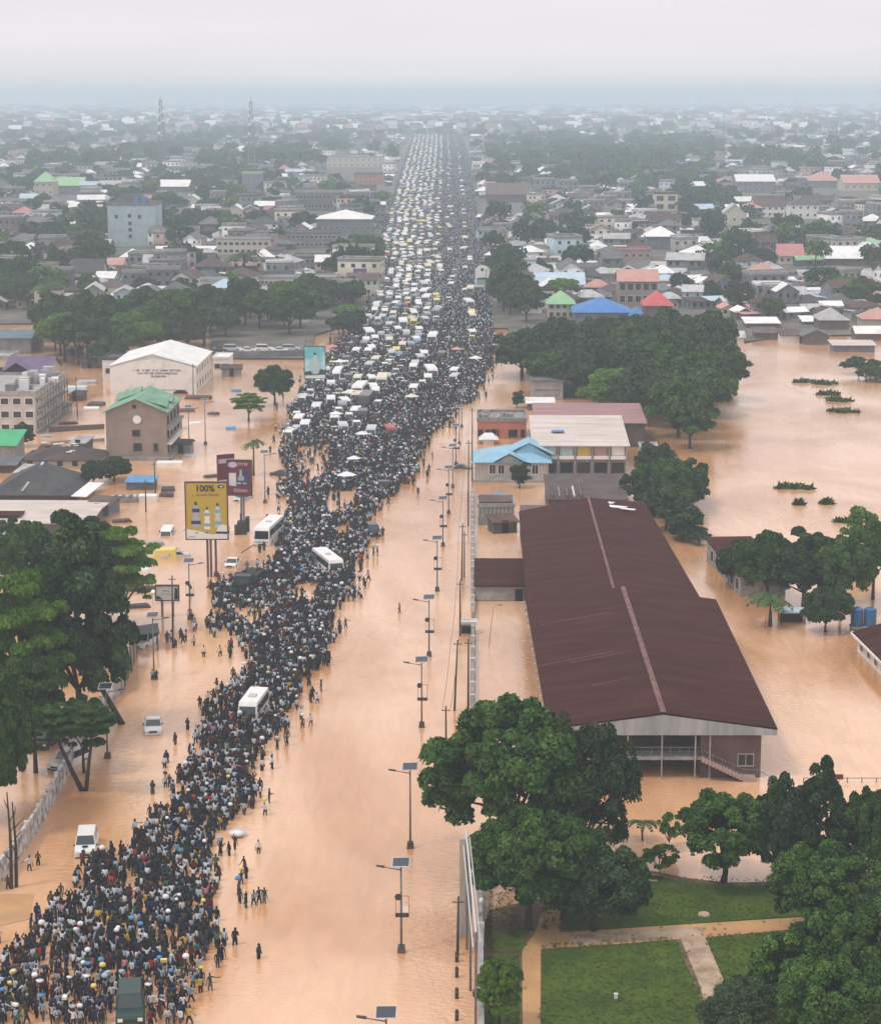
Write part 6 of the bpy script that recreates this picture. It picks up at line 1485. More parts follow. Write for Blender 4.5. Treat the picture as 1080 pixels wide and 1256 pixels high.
def scatter(Y0, Y1, dens):
    res = []
    Yc = Y0
    while Yc < Y1:
        step = 1.0
        _, py = P(0, Yc, 0)
        a, c = float(np.interp(py, rows, cl_)), float(np.interp(py, rows, cr_))
        s = S(py); a += nz1(Yc, 1)*s*.5; c += nz1(Yc, 7)*s*.55
        xa, xc = A(a, py).x, A(c, py).x; w = xc-xa; n = w*step*dens
        n = int(n)+(g.random() < n % 1)
        for _ in range(n):
            x = g.uniform(xa, xc); y = Yc+g.uniform(0, step)
            e = min(x-xa, xc-x)
            if e < .8 and g.random() < .45: continue
            if math.sin(x*1.1+.7*math.sin(y*.4))*math.sin(y*.45+1.3*math.sin(x*.5)) > .5 and g.random() < .6: continue
            qx, qy = P(x, y, 0)
            if any(inpoly(qx, qy, h) for h in HOLES) and g.random() < .93: continue
            if blocked(x, y): continue
            res.append((x, y, -.35+g.uniform(-.08, .05)))
        # stragglers outside the edge
        for sd in (-1, 1):
            if g.random() < .16:
                x = (xa if sd < 0 else xc) + sd*abs(g.gauss(0, 1.6)); res.append((x, Yc+g.random(), -.38)) if not blocked(x, Yc) else None
        Yc += step
    return res
crowd = scatter(A(540, 1262).y, A(540, 404).y, 3.3)
for poly, dn in EXTRA:
    W_ = [(A(*p).x, A(*p).y) for p in poly]; xs = [p[0] for p in W_]; ys = [p[1] for p in W_]
    for _ in range(int((max(xs)-min(xs))*(max(ys)-min(ys))*dn)):
        x, y = g.uniform(min(xs), max(xs)), g.uniform(min(ys), max(ys))
        if inpoly(x, y, W_): crowd.append((x, y, -.35))
# keep people apart from each other and from vehicles
cell = {}
def far_enough(x, y, d=.37):
    i, j = int(x//1), int(y//1)
    for a in (-1, 0, 1):
        for b_ in (-1, 0, 1):
            for (u, v) in cell.get((i+a, j+b_), ()):
                if (u-x)**2+(v-y)**2 < d*d: return False
    cell.setdefault((i, j), []).append((x, y)); return True
vg = {}
for (x, Y, L2) in VEH: vg.setdefault(int(Y//6), []).append((x, Y, L2))
def hits(x, y):
    for k in (-1, 0, 1):
        for (a, b_, L2) in vg.get(int(y//6)+k, ()):
            if abs(a-x) < 1.05 and abs(b_-y) < L2+.1: return True
    return False
crowd = [c for c in crowd if far_enough(c[0], c[1]) and not hits(c[0], c[1])]
iso = [(184, 1003), (203, 966), (208, 966), (212, 988), (317, 1047), (294, 1108), (296, 1085), (302, 1078), (311, 1110), (318, 1108), (324, 1108), (268, 1160), (267, 1187), (258, 1215), (246, 1218), (490, 752), (381, 890), (371, 893), (394, 848), (404, 813), (381, 862),
       (389, 863), (416, 772), (424, 770), (412, 782), (446, 718), (458, 682), (463, 682), (238, 792), (270, 805), (281, 798), (255, 862), (267, 852), (254, 872), (400, 808), (292, 1098), (36, 1068), (47, 1062), (75, 1100), (70, 1110), (340, 920), (352, 915), (330, 985), (325, 1000), (262, 1030), (270, 1050),
       (281, 1050), (288, 1042), (350, 905), (448, 722), (437, 688), (441, 697), (392, 742), (520, 560), (527, 545), (535, 530), (513, 575), (250, 806), (233, 758), (236, 764), (187, 834), (192, 834), (240, 1205), (272, 1178), (10, 1090), (300, 1068)]
people = [(A(x, y).x, A(x, y).y, -.4 if y > 700 else -.35, 1) for x, y in iso]
cs = sorted(crowd, key=lambda c: c[1]); ni = 298-len(people)
people += [(c[0], c[1], c[2], 0) for c in cs[:ni]]
def pick(ws): return int(rng.choice(len(ws), p=ws))
def near_what(px, py, lone):
    if lone:
        if py > 1020: return 'in open water right of the crowd' if px > 230 else 'by the lower left bank'
        if py > 830: return 'left of the white minibus' if px < 300 else 'in open water right of minibus'
        return 'right of the two coaches' if px > 380 else 'left of crowd near dark shelter'
    if px < 80: return 'at the far left of the crowd'
    if abs(px-160) < 32: return 'next to the dark green car'
    if px > 205: return 'at the crowd edge facing open water'
    return 'left of the dark green car' if px < 160 else 'right of the dark green car'
items = []
for k, (x, y, z, lone) in enumerate(people):
    ps = pick(np.array([.2, .16, .16, .08, .10, .12, .06, .12])); shk = pick(SHW); trk = pick(TRW)
    sc2 = random.uniform(.94, 1.08); rz = random.choice([0, math.pi])+random.gauss(0, .6)
    o = inst('person', PM[ps], (x, y, z), rz, sc2)
    setmat(o, 0, random.choice(['skin_dark', 'skin_brown'])); setmat(o, 1, 'cloth_'+SH[shk][0].replace(' ', '_')); setmat(o, 2, 'trouser_'+TR[trk][0].replace(' ', '_'))
    o.material_slots[3].link = 'OBJECT'; o.material_slots[3].material = M['hair_black']
    px, py = P(x, y, 0)
    tag(o, 'person in %s %s, %s' % (SH[shk][0], poset[ps], near_what(px, py, lone)), 'person', 'people wading and standing in the flood')
    if (ps in (3, 4) and random.random() < .8) or random.random() < .05:
        items.append((x, y-.03*sc2, z+1.80*sc2, ps, rz, px, py, lone))
bag = MB(); bag.tube([(0,0,0),(0,0,.06),(0,0,.22),(0,0,.36),(0,0,.44)], [.14,.27,.31,.22,.06], 10); BAG = bag.mesh('bundle', ['tarp_white'], smooth=True)
bas = MB(); bas.tube([(0,0,0),(0,0,.02),(0,0,.18)], [.2,.24,.36], 14); BAS = bas.mesh('basin', ['plastic_white'], smooth=True)
bxm = MB(); bxm.box(-.3,.3,-.2,.2,0,.28); BXM = bxm.mesh('box', ['tarp_white'], bevel=.02)
for k, (x, y, z, ps, rz, px, py, lone) in enumerate(items):
    nm_, me_, cat_ = random.choice([('bundle', BAG, 'bundle'), ('basin', BAS, 'basin'), ('box', BXM, 'box')])
    o = inst(nm_, me_, (x, y, z), rz, random.uniform(.6, .9)); cn, cm = random.choice([('white', 'tarp_white'), ('white', 'plastic_white'), ('yellow', 'car_yellow'), ('blue', 'tarp_blue'), ('brown', 'cloth_brown'), ('brown', 'cloth_brown'), ('dark', 'cloth_navy'), ('grey', 'cloth_pale_grey')])
    setmat(o, 0, cm); tag(o, '%s %s on the head of a person %s' % (cn, nm_, near_what(px, py, lone)), cat_, 'loads carried on heads')
# the rest of the crowd
rest = cs[ni:]
SHM = ['cloth_'+s_[0].replace(' ', '_') for s_ in SH]; TRM = ['trouser_'+t_[0].replace(' ', '_') for t_ in TR]
pmats = ['skin_dark', 'skin_brown'] + SHM + TRM + ['hair_black', 'tarp_white', 'tarp_blue', 'car_yellow']
def cmap(n, white=0):
    w_ = SHW.copy(); w_[:2] += white; w_ /= w_.sum(); sh = rng.choice(len(SH), n, p=w_); tr_ = rng.choice(len(TR), n, p=TRW)
    return np.stack([rng.integers(0, 2, n), 2+sh, 2+len(SH)+tr_, np.full(n, 2+len(SH)+len(TR))], 1)
rest = np.array(rest); pk = rng.choice(len(PMID), len(rest), p=[.2, .16, .16, .08, .10, .12, .06, .12])
bodies = []
for k in range(len(PMID)):
    sel = rest[pk == k]; V, T, C = PMID[k]
    bodies.append((merge_instances('crowd', V, T, C, sel, rng.choice([0, math.pi], len(sel))+rng.normal(0, .7, len(sel)), rng.uniform(.92, 1.08, len(sel)), cmap(len(sel)), pmats)))
def join(meshes, name):
    bm = bmesh.new()
    for m_ in meshes: bm.from_mesh(m_)
    me_ = bpy.data.meshes.new(name)
    for m_ in meshes[0].materials: me_.materials.append(m_)
    bm.to_mesh(me_); bm.free(); return me_
# loads on heads within the distant crowd
sel = rest[rng.random(len(rest)) < .028]; Vb, Tb, Cb = tri_arrays(BAG)
lm = merge_instances('loads', Vb, Tb, Cb, sel+np.array([0, 0, 1.78]), rng.uniform(0, 6, len(sel)), rng.uniform(.5, .95, len(sel)), np.array([[2+len(SH)+len(TR)+1+int(rng.choice(3, p=[.9, .05, .05]))] for _ in range(len(sel))]), pmats)
# far part of the crowd on the dry road
far = []; Yc = A(540, 404).y
while Yc < 3400:
    _, py = P(0, Yc, .35); step = 2.0
    xa, xc = A(XL(py)-7*S(py)/4, py, .35).x, A(XR(py)+3*S(py)/4, py, .35).x
    w = xc-xa; n = int(w*step*(.95 if Yc < 1100 else (.6 if Yc < 2200 else .35)))
    for _ in range(n):
        f = g.random(); x = xa+f*w; y = Yc+g.random()*step
        if f < .56 and g.random() < .5: continue
        if hits(x, y): continue
        far.append((x, y, .36))
    Yc += step
far = np.array(far)
fm = merge_instances('crowd', *PLOW, far, rng.uniform(0, 6, len(far)), rng.uniform(.95, 1.12, len(far)), cmap(len(far), .16), pmats)
o = bpy.data.objects.new('crowd', join(bodies+[lm, fm], 'crowd')); COL.objects.link(o); tag(o, 'dense crowd of people filling the road to the horizon', 'crowd', kind='stuff')
# parasols and market canopies in the crowd
um = MB()
for k in range(8):
    a0, a1 = k*math.pi/4, (k+1)*math.pi/4; um.face([(0,0,2.5),(1.35*math.cos(a0),1.35*math.sin(a0),2.0),(1.35*math.cos(a1),1.35*math.sin(a1),2.0)])
um.tube([(0,0,-.4),(0,0,2.5)], .03, 5, 1); UM = um.mesh('parasol', ['tarp_white', 'steel'])
for (x, y, cm, cn, w_) in ((417, 455, 'tarp_white', 'white', 'right of the turquoise billboard'), (407, 437, 'roof_pink', 'pink', 'close to the turquoise billboard'), (425, 492, 'car_cream', 'cream', 'in the wide part of the crowd'), (412, 520, 'car_white', 'pale', 'over the left half of the crowd'),
                        (434, 575, 'tarp_white', 'white', 'below the wide part of the crowd'), (532, 320, 'car_yellow', 'orange yellow', 'over the far traffic'), (571, 363, 'tarp_white', 'white', 'right side of the far road'), (560, 440, 'roof_salmon', 'salmon', 'right half of the crowd'),
                        (583, 452, 'tarp_white', 'white', 'right edge of the crowd'), (444, 545, 'tarp_white', 'dirty white', 'middle of the crowd'), (505, 500, 'car_cream', 'cream', 'right half below the traffic'), (425, 600, 'tarp_white', 'white', 'beside the water gap in the crowd')):
    o = inst('parasol', UM, A(x, y), 0, random.uniform(.9, 1.3)); setmat(o, 0, cm); tag(o, '%s parasol %s' % (cn, w_), 'parasol', 'parasols in the crowd')

# ------------------------------------------------------------------ the town
def py_of(x, Y): return P(x, Y, .35)
def town(name, x1, x2, yb, ytop, depth, kind, rise, wall, roof, label, **k): return building(name, x1, x2, yb, ytop, depth, kind, rise, wall, roof, label, z=.35, **k)
town('apartment_block', 133, 192, 302, 252, 18, 'flat', 1.0, 'wall_blue', 'wall_grey', 'tall pale blue grey block with few windows on the left skyline', wins=None)
r = bpy.context.scene.objects['apartment_block']; W = 59/S(302)
for fx, z in ((.18, 15), (.45, 15.5), (.66, 15), (.46, 11.5), (.46, 8), (.46, 4.5)): window(r, W*fx, z*.8, 1.4, 1.5, 'f', W, 18, 'wall_blue')
zt = TZ(r.location.y, 252)
b = MB(); b.hexa([(W*.05, 3, zt), (W*.95, 3, zt), (W*.95, 15, zt), (W*.05, 15, zt), (W*.25, 6, zt+4), (W*.62, 6, zt+4), (W*.62, 11, zt+4), (W*.25, 11, zt+4)]); b.build('upper_roof', 'roof_dark', r)
b = MB(); b.tube([(W*.60, 2, zt), (W*.60, 2, zt+3)], 1.1, 12); b.build('tank', 'roof_blue', r); b = MB(); b.tube([(W*.74, 2, zt), (W*.74, 2, zt+3)], 1.1, 12); b.build('tank', 'roof_blue', r)
TW = [
 ('hall', 388, 455, 290, 268, 26, 'hip', 3.5, 'wall_grey', 'roof_white', 'hall with bright white hipped roof left of the far road', dict(wins=(1, 9))),
 ('house', 88, 125, 350, 333, 12, 'gable_x', 4, 'wall_cream', 'roof_dark', 'cream house with dark gable roof on the left, before the tall pale block', dict(wins=(1, 3))),
 ('house', 229, 260, 342, 333, 10, 'hip', 3, 'wall_white', 'roof_pink', 'house with pink hipped roof among trees on the left', dict(wins=(1, 4))),
 ('long_building', 314, 366, 354, 341, 9, 'flat', .4, 'wall_cream', 'concrete', 'long cream building with a row of square windows on the left', dict(wins=(1, 10), ww=1.2, wh=1.4)),
 ('house', 148, 172, 326, 314, 10, 'hip', 2.5, 'wall_grey', 'roof_white', 'grey house with white hipped roof before the tall pale block', dict(wins=(2, 3))),
 ('house', 110, 150, 333, 324, 12, 'gable_x', 2, 'wall_white', 'roof_salmon', 'salmon roofed house behind the cream dark roofed one', dict(wins=(1, 4))),
 ('house', 42, 66, 240, 222, 16, 'hip', 6, 'wall_cream', 'roof_lightgreen', 'pale house with pointed green hip roof far left', dict(wins=(2, 3))),
 ('house', 68, 102, 238, 227, 20, 'gable_x', 5, 'wall_grey', 'roof_lightgreen', 'wide house with pale green roof beside the pointed green one', dict(wins=(1, 4))),
 ('house', 297, 320, 236, 213, 14, 'flat', 1, 'wall_grey', 'roof_lightgreen', 'grey block with light green top at the foot of the right mast', dict(wins=(2, 4))),
 ('house', 196, 232, 236, 228, 14, 'gable_x', 4, 'wall_grey', 'roof_white', 'low building with white gable roof near the left mast', {}),
 ('house', 225, 245, 255, 245, 12, 'gable_y', 3, 'wall_cream', 'roof_white', 'small cream house with white gable roof right of the tall pale block', dict(wins=(1, 2))),
 ('house', 276, 300, 270, 258, 14, 'gable_y', 3, 'wall_cream', 'roof_white', 'cream house with off white roof left of the road', dict(wins=(1, 3))),
 ('school_building', 266, 330, 312, 294, 10, 'flat', .5, 'wall_cream', 'concrete', 'long cream two storey building on the left of the road', dict(wins=(2, 9), ww=1.5)),
 ('flat_block', 362, 420, 258, 236, 14, 'flat', .8, 'wall_grey', 'concrete', 'grey flat roofed block with two rows of windows left of the far road', dict(wins=(2, 12), ww=1.6, wh=1.8)),
 ('flat_block', 358, 408, 332, 316, 14, 'flat', .6, 'wall_grey', 'roof_grey', 'long grey flat roofed block left of the road, nearer one', dict(wins=(2, 9), ww=1.4)),
 ('flat_block', 352, 418, 304, 286, 12, 'flat', .6, 'wall_grey', 'roof_grey', 'long grey flat roofed block left of the road below the white hall', dict(wins=(2, 12), ww=1.4)),
 ('flat_block', 360, 412, 360, 342, 12, 'flat', .6, 'wall_brown', 'concrete', 'brown flat roofed block left of the purple billboard', dict(wins=(2, 8), ww=1.4)),
 ('brick_building', 434, 468, 226, 214, 24, 'flat', .6, 'wall_orange', 'roof_rust', 'reddish brick block at the left of the distant road', dict(wins=(2, 6))),
 ('flat_block', 400, 470, 205, 193, 24, 'flat', .6, 'wall_cream', 'concrete', 'pale block fading in haze at the left of the distant road', dict(wins=(2, 10))),
 ('shed', 596, 650, 248, 238, 44, 'gable_x', 6, 'wall_brown', 'roof_brown', 'large brown roofed shed right of the distant road', {}),
 ('hall', 656, 716, 360, 348, 16, 'gable_x', 3.2, 'wall_white', 'roof_paleblue', 'long hall with pale blue sheet roof behind the wood', dict(wins=(1, 9))),
 ('house', 672, 704, 390, 371, 12, 'hip', 3, 'wall_cream', 'roof_lightgreen', 'cream house with bright light green roof at the edge of the wood', dict(wins=(2, 4))),
 ('tent_hall', 704, 772, 398, 382, 17, 'hip', 3.4, 'wall_grey', 'roof_blue', 'broad bright blue hipped roof just beyond the wood', {}),
 ('house', 640, 664, 384, 372, 9, 'hip', 2, 'wall_white', 'roof_blue', 'small bright blue roof left of the light green roofed house', {}),
 ('house', 772, 790, 400, 386, 6, 'hip', 2, 'wall_grey', 'roof_blue', 'small blue roof stuck to the right end of the broad blue one', {}),
 ('house', 758, 806, 374, 344, 14, 'gable_x', 3, 'wall_tan', 'roof_salmon', 'two storey tan house with salmon roof beyond the wood', dict(wins=(2, 5), ww=1.6, wh=2)),
 ('house', 790, 824, 392, 373, 12, 'hip', 3.4, 'wall_brown', 'roof_red', 'house with rose red hipped roof beyond the right part of the wood', {}),
 ('house', 793, 830, 306, 289, 18, 'hip', 3.5, 'wall_grey', 'roof_white', 'dark walled house with clean white hipped roof right of centre', {}),
 ('house', 1012, 1062, 326, 316, 16, 'gable_x', 4, 'wall_brown', 'roof_white', 'dark walled house with white gable roof at the right edge', {}),
 ('house', 955, 985, 324, 313, 14, 'gable_x', 4, 'wall_cream', 'roof_pink', 'house with rose roof in the right quarter of the town', dict(wins=(1, 4))),
 ('hall', 903, 950, 236, 222, 30, 'gable_x', 4, 'wall_grey', 'roof_white', 'grey two storey hall with cream roof at the distant right', dict(wins=(2, 7))),
 ('house', 1034, 1078, 234, 224, 26, 'gable_x', 5, 'wall_cream', 'roof_salmon', 'pale house with orange roof at the distant right edge', dict(wins=(1, 5))),
 ('house', 990, 1030, 230, 221, 26, 'hip', 6, 'wall_grey', 'roof_salmon', 'grey house with salmon hipped roof beside the orange roofed one', dict(wins=(1, 5))),
 ('house', 885, 915, 276, 262, 12, 'gable_y', 5, 'wall_cream', 'roof_zinc', 'cream gabled house in the right part of the town', dict(wins=(1, 3))),
 ('house', 925, 962, 266, 252, 16, 'gable_x', 5, 'wall_white', 'roof_rust', 'white walled house with rusty red roof at the right', dict(wins=(2, 5))),
 ('house', 968, 1012, 268, 250, 14, 'hip', 3, 'wall_white', 'roof_dark', 'white villa with dark hipped roof at the right', dict(wins=(2, 5))),
 ('house', 802, 830, 258, 238, 12, 'flat', .8, 'wall_cream', 'roof_rust', 'unfinished cream house with dark openings right of the distant trees', dict(wins=(2, 2), ww=4, wh=2.6)),
 ('house', 755, 798, 318, 308, 14, 'flat', .8, 'wall_pink', 'roof_dustypink', 'long pinkish flat roofed house right of centre', dict(wins=(1, 5))),
 ('house', 1005, 1040, 404, 391, 12, 'hip', 2.5, 'wall_brown', 'roof_zinc', 'grey roofed house near the lake shore', {}),
 ('house', 1058, 1100, 402, 390, 10, 'hip', 2.6, 'wall_cream', 'roof_salmon', 'orange salmon roofed house at the right end of the lake shore', {}),
 ('white_shed', 915, 955, 402, 396, 9, 'shed', .8, 'wall_brown', 'roof_white', 'long low shed with white roof above the lake shore', {}),
 ('white_shed', 985, 1030, 398, 394, 8, 'shed', .8, 'wall_brown', 'roof_white', 'bright white sheet roof above the right part of the lake shore', {}),
 ('shore_shed', 1022, 1072, 430, 423, 7, 'shed', .5, 'wall_grey', 'roof_pale', 'flooded shed with pale roof standing off the lake shore', {}),
 ('shore_shed', 890, 912, 420, 413, 8, 'gable_x', 1.2, 'wall_white', 'roof_zinc', 'white walled shack with zinc roof at the left end of the lake shore', {}),
 ('shore_shed', 958, 980, 419, 411, 8, 'shed', .8, 'wall_white', 'roof_rust', 'white fronted rusty shack at the middle of the lake shore', {}),
 ('shore_shed', 1050, 1082, 416, 408, 9, 'gable_x', 1.4, 'wall_brown', 'roof_white', 'white roofed shack at the right end of the lake shore', {}),
 ('shore_shed', 926, 952, 415, 408, 7, 'shed', .8, 'wall_brown', 'roof_brown', 'brown lean-to above the drowned bush on the lake shore', {}),
 ('shore_shed', 985, 1016, 421, 411, 8, 'gable_y', 1.5, 'wall_brown', 'roof_grey', 'flooded brown gabled shack at the lake shore', {}),
]
for t in TW: town(*t[:11], **t[11])
# masts
def mast(px, yb, yt, label):
    p = A(px, yb, .35); h = TZ(p.y, yt)-.35; r = thing('lattice_mast', p, label, 'mast'); b = MB(); n = 16; w0, w1 = 3.2, .9
    def cor(t): w = w0+(w1-w0)*t; return [(-w, -w, h*t), (w, -w, h*t), (w, w, h*t), (-w, w, h*t)]
    for k in range(4): b.tube([cor(0)[k], cor(1)[k]], .30, 4)
    for k in range(n):
        a, c = cor(k/n), cor((k+1)/n)
        for q in range(4): b.tube([a[q], c[(q+1) % 4]], .14, 3); b.tube([c[q], c[(q+1) % 4]], .14, 3)
    b.build('lattice', 'steel', r)
    for k, z in enumerate((.55, .68, .8, .9)):
        b = MB(); b.tube([(-1.6, -1.8, h*z), (-1.6, -2.6, h*z)], 1.3, 10); b.build('dish', 'plastic_white', r)
        b = MB(); b.box(1.2, 2.0, -1.8, -1.2, h*z+1, h*z+4); b.build('antenna', 'plastic_white', r)
    b = MB(); b.tube([(0,0,h),(0,0,h+4)], .15, 5); b.build('spike', 'steel', r)
mast(199, 212, 122, 'left one of two tall lattice masts rising into the haze'); mast(309, 212, 124, 'right one of two tall lattice masts rising into the haze')
# ordinary houses, small prototypes: class 0 wall, 1 roof, 2 openings
def house_proto(W, D, h, kind, rise, rows_, cols_, seed):
    g_ = random.Random(seed); wb, rb = MB(), MB()
    wall_mb(wb, kind, W, D, h, rise, 0); roof_mb(rb, kind, W, D, h+.01, rise, .5, 0)
    for i in range(rows_):
        for j in range(cols_):
            z = h*(i+.5)/rows_-.5; x = W*(j+.5)/cols_
            if g_.random() < .15: continue
            ww_ = min(1.2, W/cols_*.6); wb.face([(x-ww_/2, -.03, z), (x+ww_/2, -.03, z), (x+ww_/2, -.03, z+1.2), (x-ww_/2, -.03, z+1.2)], 1)
        for j in range(max(2, int(D/3.2))):
            n_ = max(2, int(D/3.2)); y = D*(j+.5)/n_; z = h*(i+.5)/rows_-.5
            for xx in (-.03, W+.03): wb.face([(xx, y-.5, z), (xx, y+.5, z), (xx, y+.5, z+1.1), (xx, y-.5, z+1.1)], 1)
    for q in (wb, rb): q.v = [(x-W/2, y-D/2, z) for x, y, z in q.v]
    return wb.mesh('wall', ['wall_grey', 'opening']), rb.mesh('roof', ['roof_grey']), max(W, D)
HP = [(7, 6, 2.6, 'gable_x', 1.2, 1, 2), (9, 6, 2.7, 'gable_x', 1.4, 1, 3), (6, 8, 2.6, 'gable_y', 1.3, 1, 2), (8, 7, 2.6, 'shed', .8, 1, 3), (10, 8, 3.0, 'hip', 2.0, 1, 3), (6, 5, 2.4, 'shed', .6, 1, 1),
      (10, 9, 6.0, 'hip', 2.4, 2, 3), (11, 9, 6.2, 'flat', .6, 2, 4), (13, 10, 9.2, 'flat', .8, 3, 4), (14, 8, 6.2, 'gable_x', 2.0, 2, 5), (9, 9, 6, 'gable_y', 2.2, 2, 3)]
HPM = [house_proto(*h_, k) for k, h_ in enumerate(HP)]
HT = ['low gabled house', 'low gabled house', 'small gabled house', 'lean-to house', 'low hipped house', 'tiny shack', 'two storey hipped house', 'two storey flat roofed house', 'three storey flat roofed block', 'long two storey gabled house', 'two storey gabled house']
RF_ = [('rusty', 'roof_rust', .15), ('brown', 'roof_brown', .17), ('grey', 'roof_grey', .20), ('pale zinc', 'roof_zinc', .21), ('white', 'roof_white', .15), ('dark', 'roof_dark', .06), ('pink', 'roof_pink', .015), ('salmon', 'roof_salmon', .006), ('pale blue', 'roof_paleblue', .02), ('green', 'roof_lightgreen', .01), ('dusty pink', 'roof_dustypink', .02)]
WL_ = ['wall_grey', 'wall_brown', 'wall_cream', 'wall_blue', 'wall_grey', 'concrete', 'wall_pink', 'wall_white', 'wall_grey', 'wall_grey']
def vn(x, y, sc, sd):                          # cheap value noise
    return .5+.25*(math.sin(x/sc+sd)+math.sin(y/sc*1.3+sd*2+math.sin(x/sc*.7+sd)))
SIGHT = [(t[1], t[2], t[3], t[3] < 330) for t in TW] + [(133, 192, 302, 1)]
g = random.Random(77)
cand = []; treesp = []
Y = 600.0
while Y < 3400:
    cellsz = (8.0 if Y < 1300 else (11.5 if Y < 2200 else 18))
    half = .27*Y; x = -half
    while x < half:
        xx, yy = x+g.uniform(-2, 2), Y+g.uniform(-2, 2)
        px, py = py_of(xx, yy); x += cellsz
        if px < -140 or px > 1220: continue
        if XL(py)-12 < px < XR(py)+9: continue
        lim = 386 if px < 455 else (345 if px < 640 else (378 if px < 885 else 411))
        if px < 455: lim = 380
        if py > lim: continue
        if any((xx-a)**2+(yy-b_)**2 < (r_+cellsz*.35)**2 for a, b_, r_ in BLOCK): continue
        if any(a-5 < px < c+5 and yb_-3 < py < yb_+(22 if k_ else 8) for a, c, yb_, k_ in SIGHT): continue
        tn = vn(xx, yy, 24, 1.7)+(.05 if px < 455 else -.10)
        if 600 < px < 872 and 175 < py < 238: tn += .5
        if 150 < px < 330 and 222 < py < 245: tn += .2
        if py > 345 and px < 440: tn += .1
        if g.random() < max(.04, min(.93, (tn-.52)*1.3)): treesp.append((xx, yy)); continue
        if g.random() < .06: continue
        big = g.random() < (.30 if px < 455 else .13)+(.10 if py < 280 else 0)
        k = g.choice([6, 7, 8, 9, 10, 4]) if big else g.choice([0, 1, 2, 3, 4, 5, 0, 3])
        rc = g.choices(RF_, [q[2] for q in RF_])[0]; wc = g.choice(WL_ if big else ['wall_grey', 'wall_brown', 'wall_brown', 'wall_cream', 'concrete'])
        if k in (7, 8) and g.random() < .7: rc = ('grey', 'concrete', 0)
        cand.append((xx, yy, k, rc, wc, g.uniform(-.25, .25)+g.choice([0, 0, math.pi/2])+(.25 if px > 850 else 0), px, py))
    Y += cellsz*.97
cand.sort(key=lambda c: c[1])
def hwhere(px, py):
    a = 'left of road' if px < 455 else ('right beside road' if px < 640 else ('beyond the wood' if px < 885 else 'above the lake'))
    b_ = 'front row' if py > 375 else ('nearer rows' if py > 345 else 'farther rows')
    if px < 150: a = 'at the far left'
    elif px < 300: a = 'left below masts'
    elif px > 1000: a = 'at the far right'
    return a + ', ' + b_
NH = 255
for (x, y, k, rc, wc, rz, px, py) in cand[:NH]:
    wm_, rm_, _ = HPM[k]
    r = thing('house', (x, y, .35), '%s with %s roof %s' % (HT[k], rc[0], hwhere(px, py)), 'house', rz, 'houses of the town')
    r.scale = (g.uniform(.7, 1.0), g.uniform(.7, 1.0), g.uniform(.78, 1.05))
    o = inst('wall', wm_, (0,0,0), parent=r); setmat(o, 0, wc)
    o.material_slots[1].link = 'OBJECT'; o.material_slots[1].material = M['opening']
    o = inst('roof', rm_, (0,0,0), parent=r); setmat(o, 0, rc[1])
rn = list(dict.fromkeys([q[1] for q in RF_]+['concrete'])); allm = rn + [w for w in WL_ if w not in rn] + ['opening']
rest_h = cand[NH:]; ms = []
for k in range(len(HPM)):
    rr = [c for c in rest_h if c[2] == k]
    if not rr: continue
    wm_, rm_, _ = HPM[k]; pos = [(c[0], c[1], .35) for c in rr]; rot = [c[5] for c in rr]
    sc_ = np.array([[g.uniform(.7, 1.15)*(1.15 if c[1] > 2000 else 1), g.uniform(.7, 1.1)*(1.15 if c[1] > 2000 else 1), g.uniform(.8, 1.2)] for c in rr])
    V, T, C = tri_arrays(wm_); ms.append(merge_instances('h', V, T, C, pos, rot, sc_, np.array([[allm.index(c[4]), allm.index('opening')] for c in rr]), allm))
    V, T, C = tri_arrays(rm_); ms.append(merge_instances('h', V, T, C, pos, rot, sc_, np.array([[allm.index(c[3][1])] for c in rr]), allm))
# the last kilometres: simple gabled volumes
fp = []; Y = 3400
while Y < 11000:
    st = Y*.0085; half = .25*Y; x = -half
    while x < half:
        if g.random() < .62: fp.append((x+g.uniform(-st, st)*.5, Y+g.uniform(-st, st)*.5, .35))
        x += st
    Y += st
b = MB(); wall_mb(b, 'gable_x', 14, 12, 6, 3, 0); roof_mb(b, 'gable_x', 14, 12, 6.01, 3, .6, 1)
V, T, C = tri_arrays(b.mesh('f', ['wall_grey', 'roof_grey'])); n = len(fp)
rch = rng.choice(len(RF_), n, p=np.array([q[2] for q in RF_])/sum(q[2] for q in RF_))
fs = np.array([[p_[1]/3600*g.uniform(.7, 1.5), p_[1]/3600*g.uniform(.7, 1.3), g.uniform(.8, 2.4)] for p_ in fp])
ms.append(merge_instances('h', V, T, C, fp, rng.uniform(-.5, .5, n), fs, np.array([[allm.index(WL_[int(rng.integers(0, 6))]), allm.index(RF_[k][1])] for k in rch]), allm))
o = bpy.data.objects.new('distant_houses', join(ms, 'distant_houses')); COL.objects.link(o); tag(o, 'distant roofs and blocks of the town fading into haze', 'houses', kind='stuff')
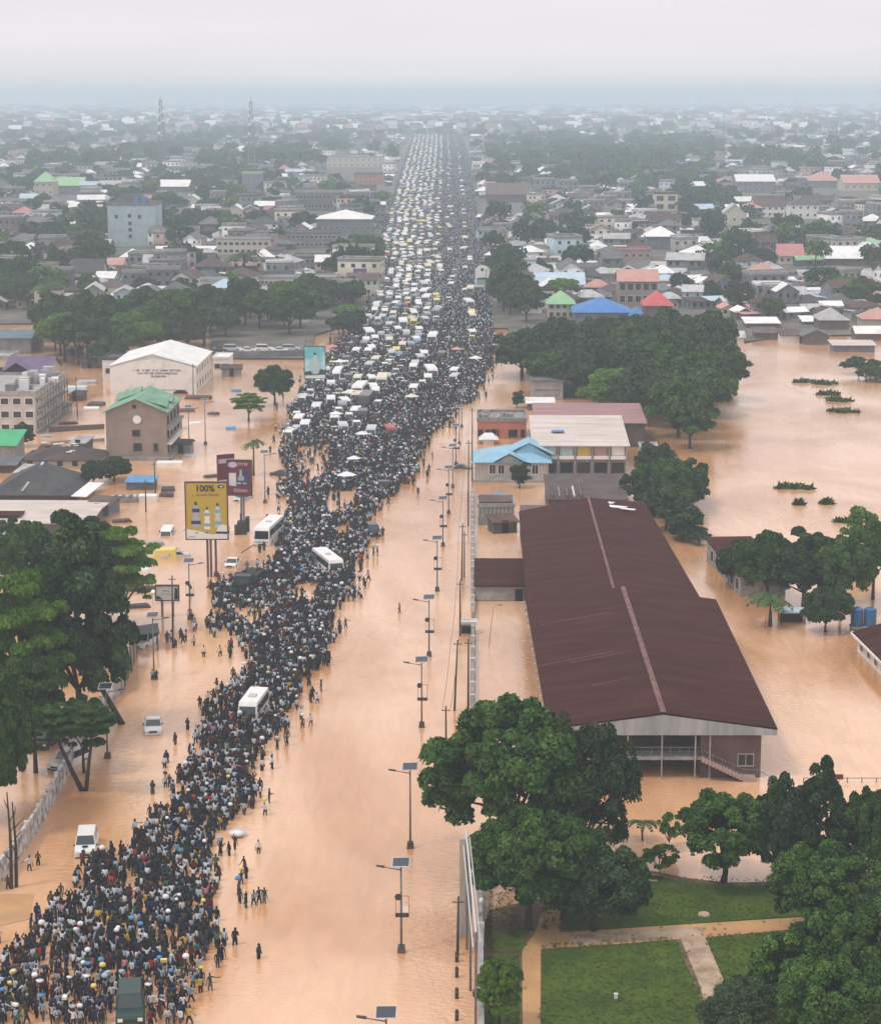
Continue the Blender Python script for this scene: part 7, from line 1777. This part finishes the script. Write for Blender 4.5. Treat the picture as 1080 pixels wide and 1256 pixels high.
# town trees
treesp.sort(key=lambda t: t[1])
for (x, y) in treesp[:62]:
    px, py = py_of(x, y); k = g.choice(md[:5]); cr, tr, w0, h0 = PROTO[k]; s = g.uniform(7, 11)/w0
    o = thing('tree', (x, y, .3), 'tree among the nearer houses ' + hwhere(px, py).split(',')[0], 'tree', g.uniform(0, 6), 'trees among the houses'); o.scale = (s, s, s*g.uniform(.85, 1.15))
    inst('trunk', tr, (0,0,0), parent=o); inst('crown', cr, (0,0,0), parent=o)
def far_tree(seed, n, size):
    cen, rad = clumps(seed, 4.2, 2.6, 5.4, 16, 1.7, shell=.4); me_ = leaves_mesh('ft', cen, rad, n, size, seed, mat_='leaf_dark')
    V, T, C = tri_arrays(me_); b = MB(); b.tube([(0,0,-.3),(0,0,4)], [.3,.2], 5); V2, T2, C2 = tri_arrays(b.mesh('t', ['bark']))
    return np.vstack([V, V2]), np.vstack([T, T2+len(V)]), np.concatenate([C, C2+1])
mid = treesp[62:]; ms = []; lm_ = ['leaf_dark', 'leaf_green', 'leaf_olive', 'leaf_light', 'bark']
for v in range(4):
    V, T, C = far_tree(60+v, 330, 1.15); rr = mid[v::4]
    sc_ = np.array([[s_, s_, s_*g.uniform(.85, 1.2)] for s_ in [g.uniform(.7, 1.3)*(1.3 if c[1] > 1800 else 1) for c in rr]])
    ms.append(merge_instances('t', V, T, C, [(c[0], c[1], .3) for c in rr], rng.uniform(0, 6, len(rr)), sc_, np.array([[int(rng.choice(4, p=[.25, .45, .15, .15])), 4] for _ in rr]), lm_))
ft = []; Y = 3400
while Y < 11000:
    st = Y*.014; half = .25*Y; x = -half
    while x < half:
        if g.random() < .5*vn(x, Y, 260, 3)+.12: ft.append((x+g.uniform(-st, st), Y+g.uniform(-st, st), .3))
        x += st
    Y += st
V, T, C = far_tree(70, 70, 2.6)
ms.append(merge_instances('t', V, T, C, ft, rng.uniform(0, 6, len(ft)), np.array([[p_[1]/1700*1.3, p_[1]/1700, g.uniform(1.0, 2.0)] for p_ in ft]), np.array([[int(rng.choice(3)), 4] for _ in ft]), lm_))
o = bpy.data.objects.new('distant_trees', join(ms, 'distant_trees')); COL.objects.link(o); tag(o, 'distant trees of the town fading into haze', 'trees', kind='stuff')

# ------------------------------------------------------------------ the air
b = MB(); b.box(-7150, 7150, -150, 16200, -3, 76)
hz_ = b.build('haze', 'land'); hz_.data.materials.clear()
m = bpy.data.materials.new('haze_air'); m.use_nodes = True; t = m.node_tree; t.nodes.clear()
ou = N(t, 'ShaderNodeOutputMaterial'); pv = N(t, 'ShaderNodeVolumePrincipled')
pv.inputs['Color'].default_value = (.74, .895, 1.0, 1); pv.inputs['Density'].default_value = .00028; pv.inputs['Anisotropy'].default_value = .0
t.links.new(pv.outputs[0], ou.inputs['Volume']); hz_.data.materials.append(m); m.volume_intersection_method = 'FAST' if hasattr(m, 'volume_intersection_method') else None
tag(hz_, 'humid haze over the flooded town', 'haze', kind='stuff')
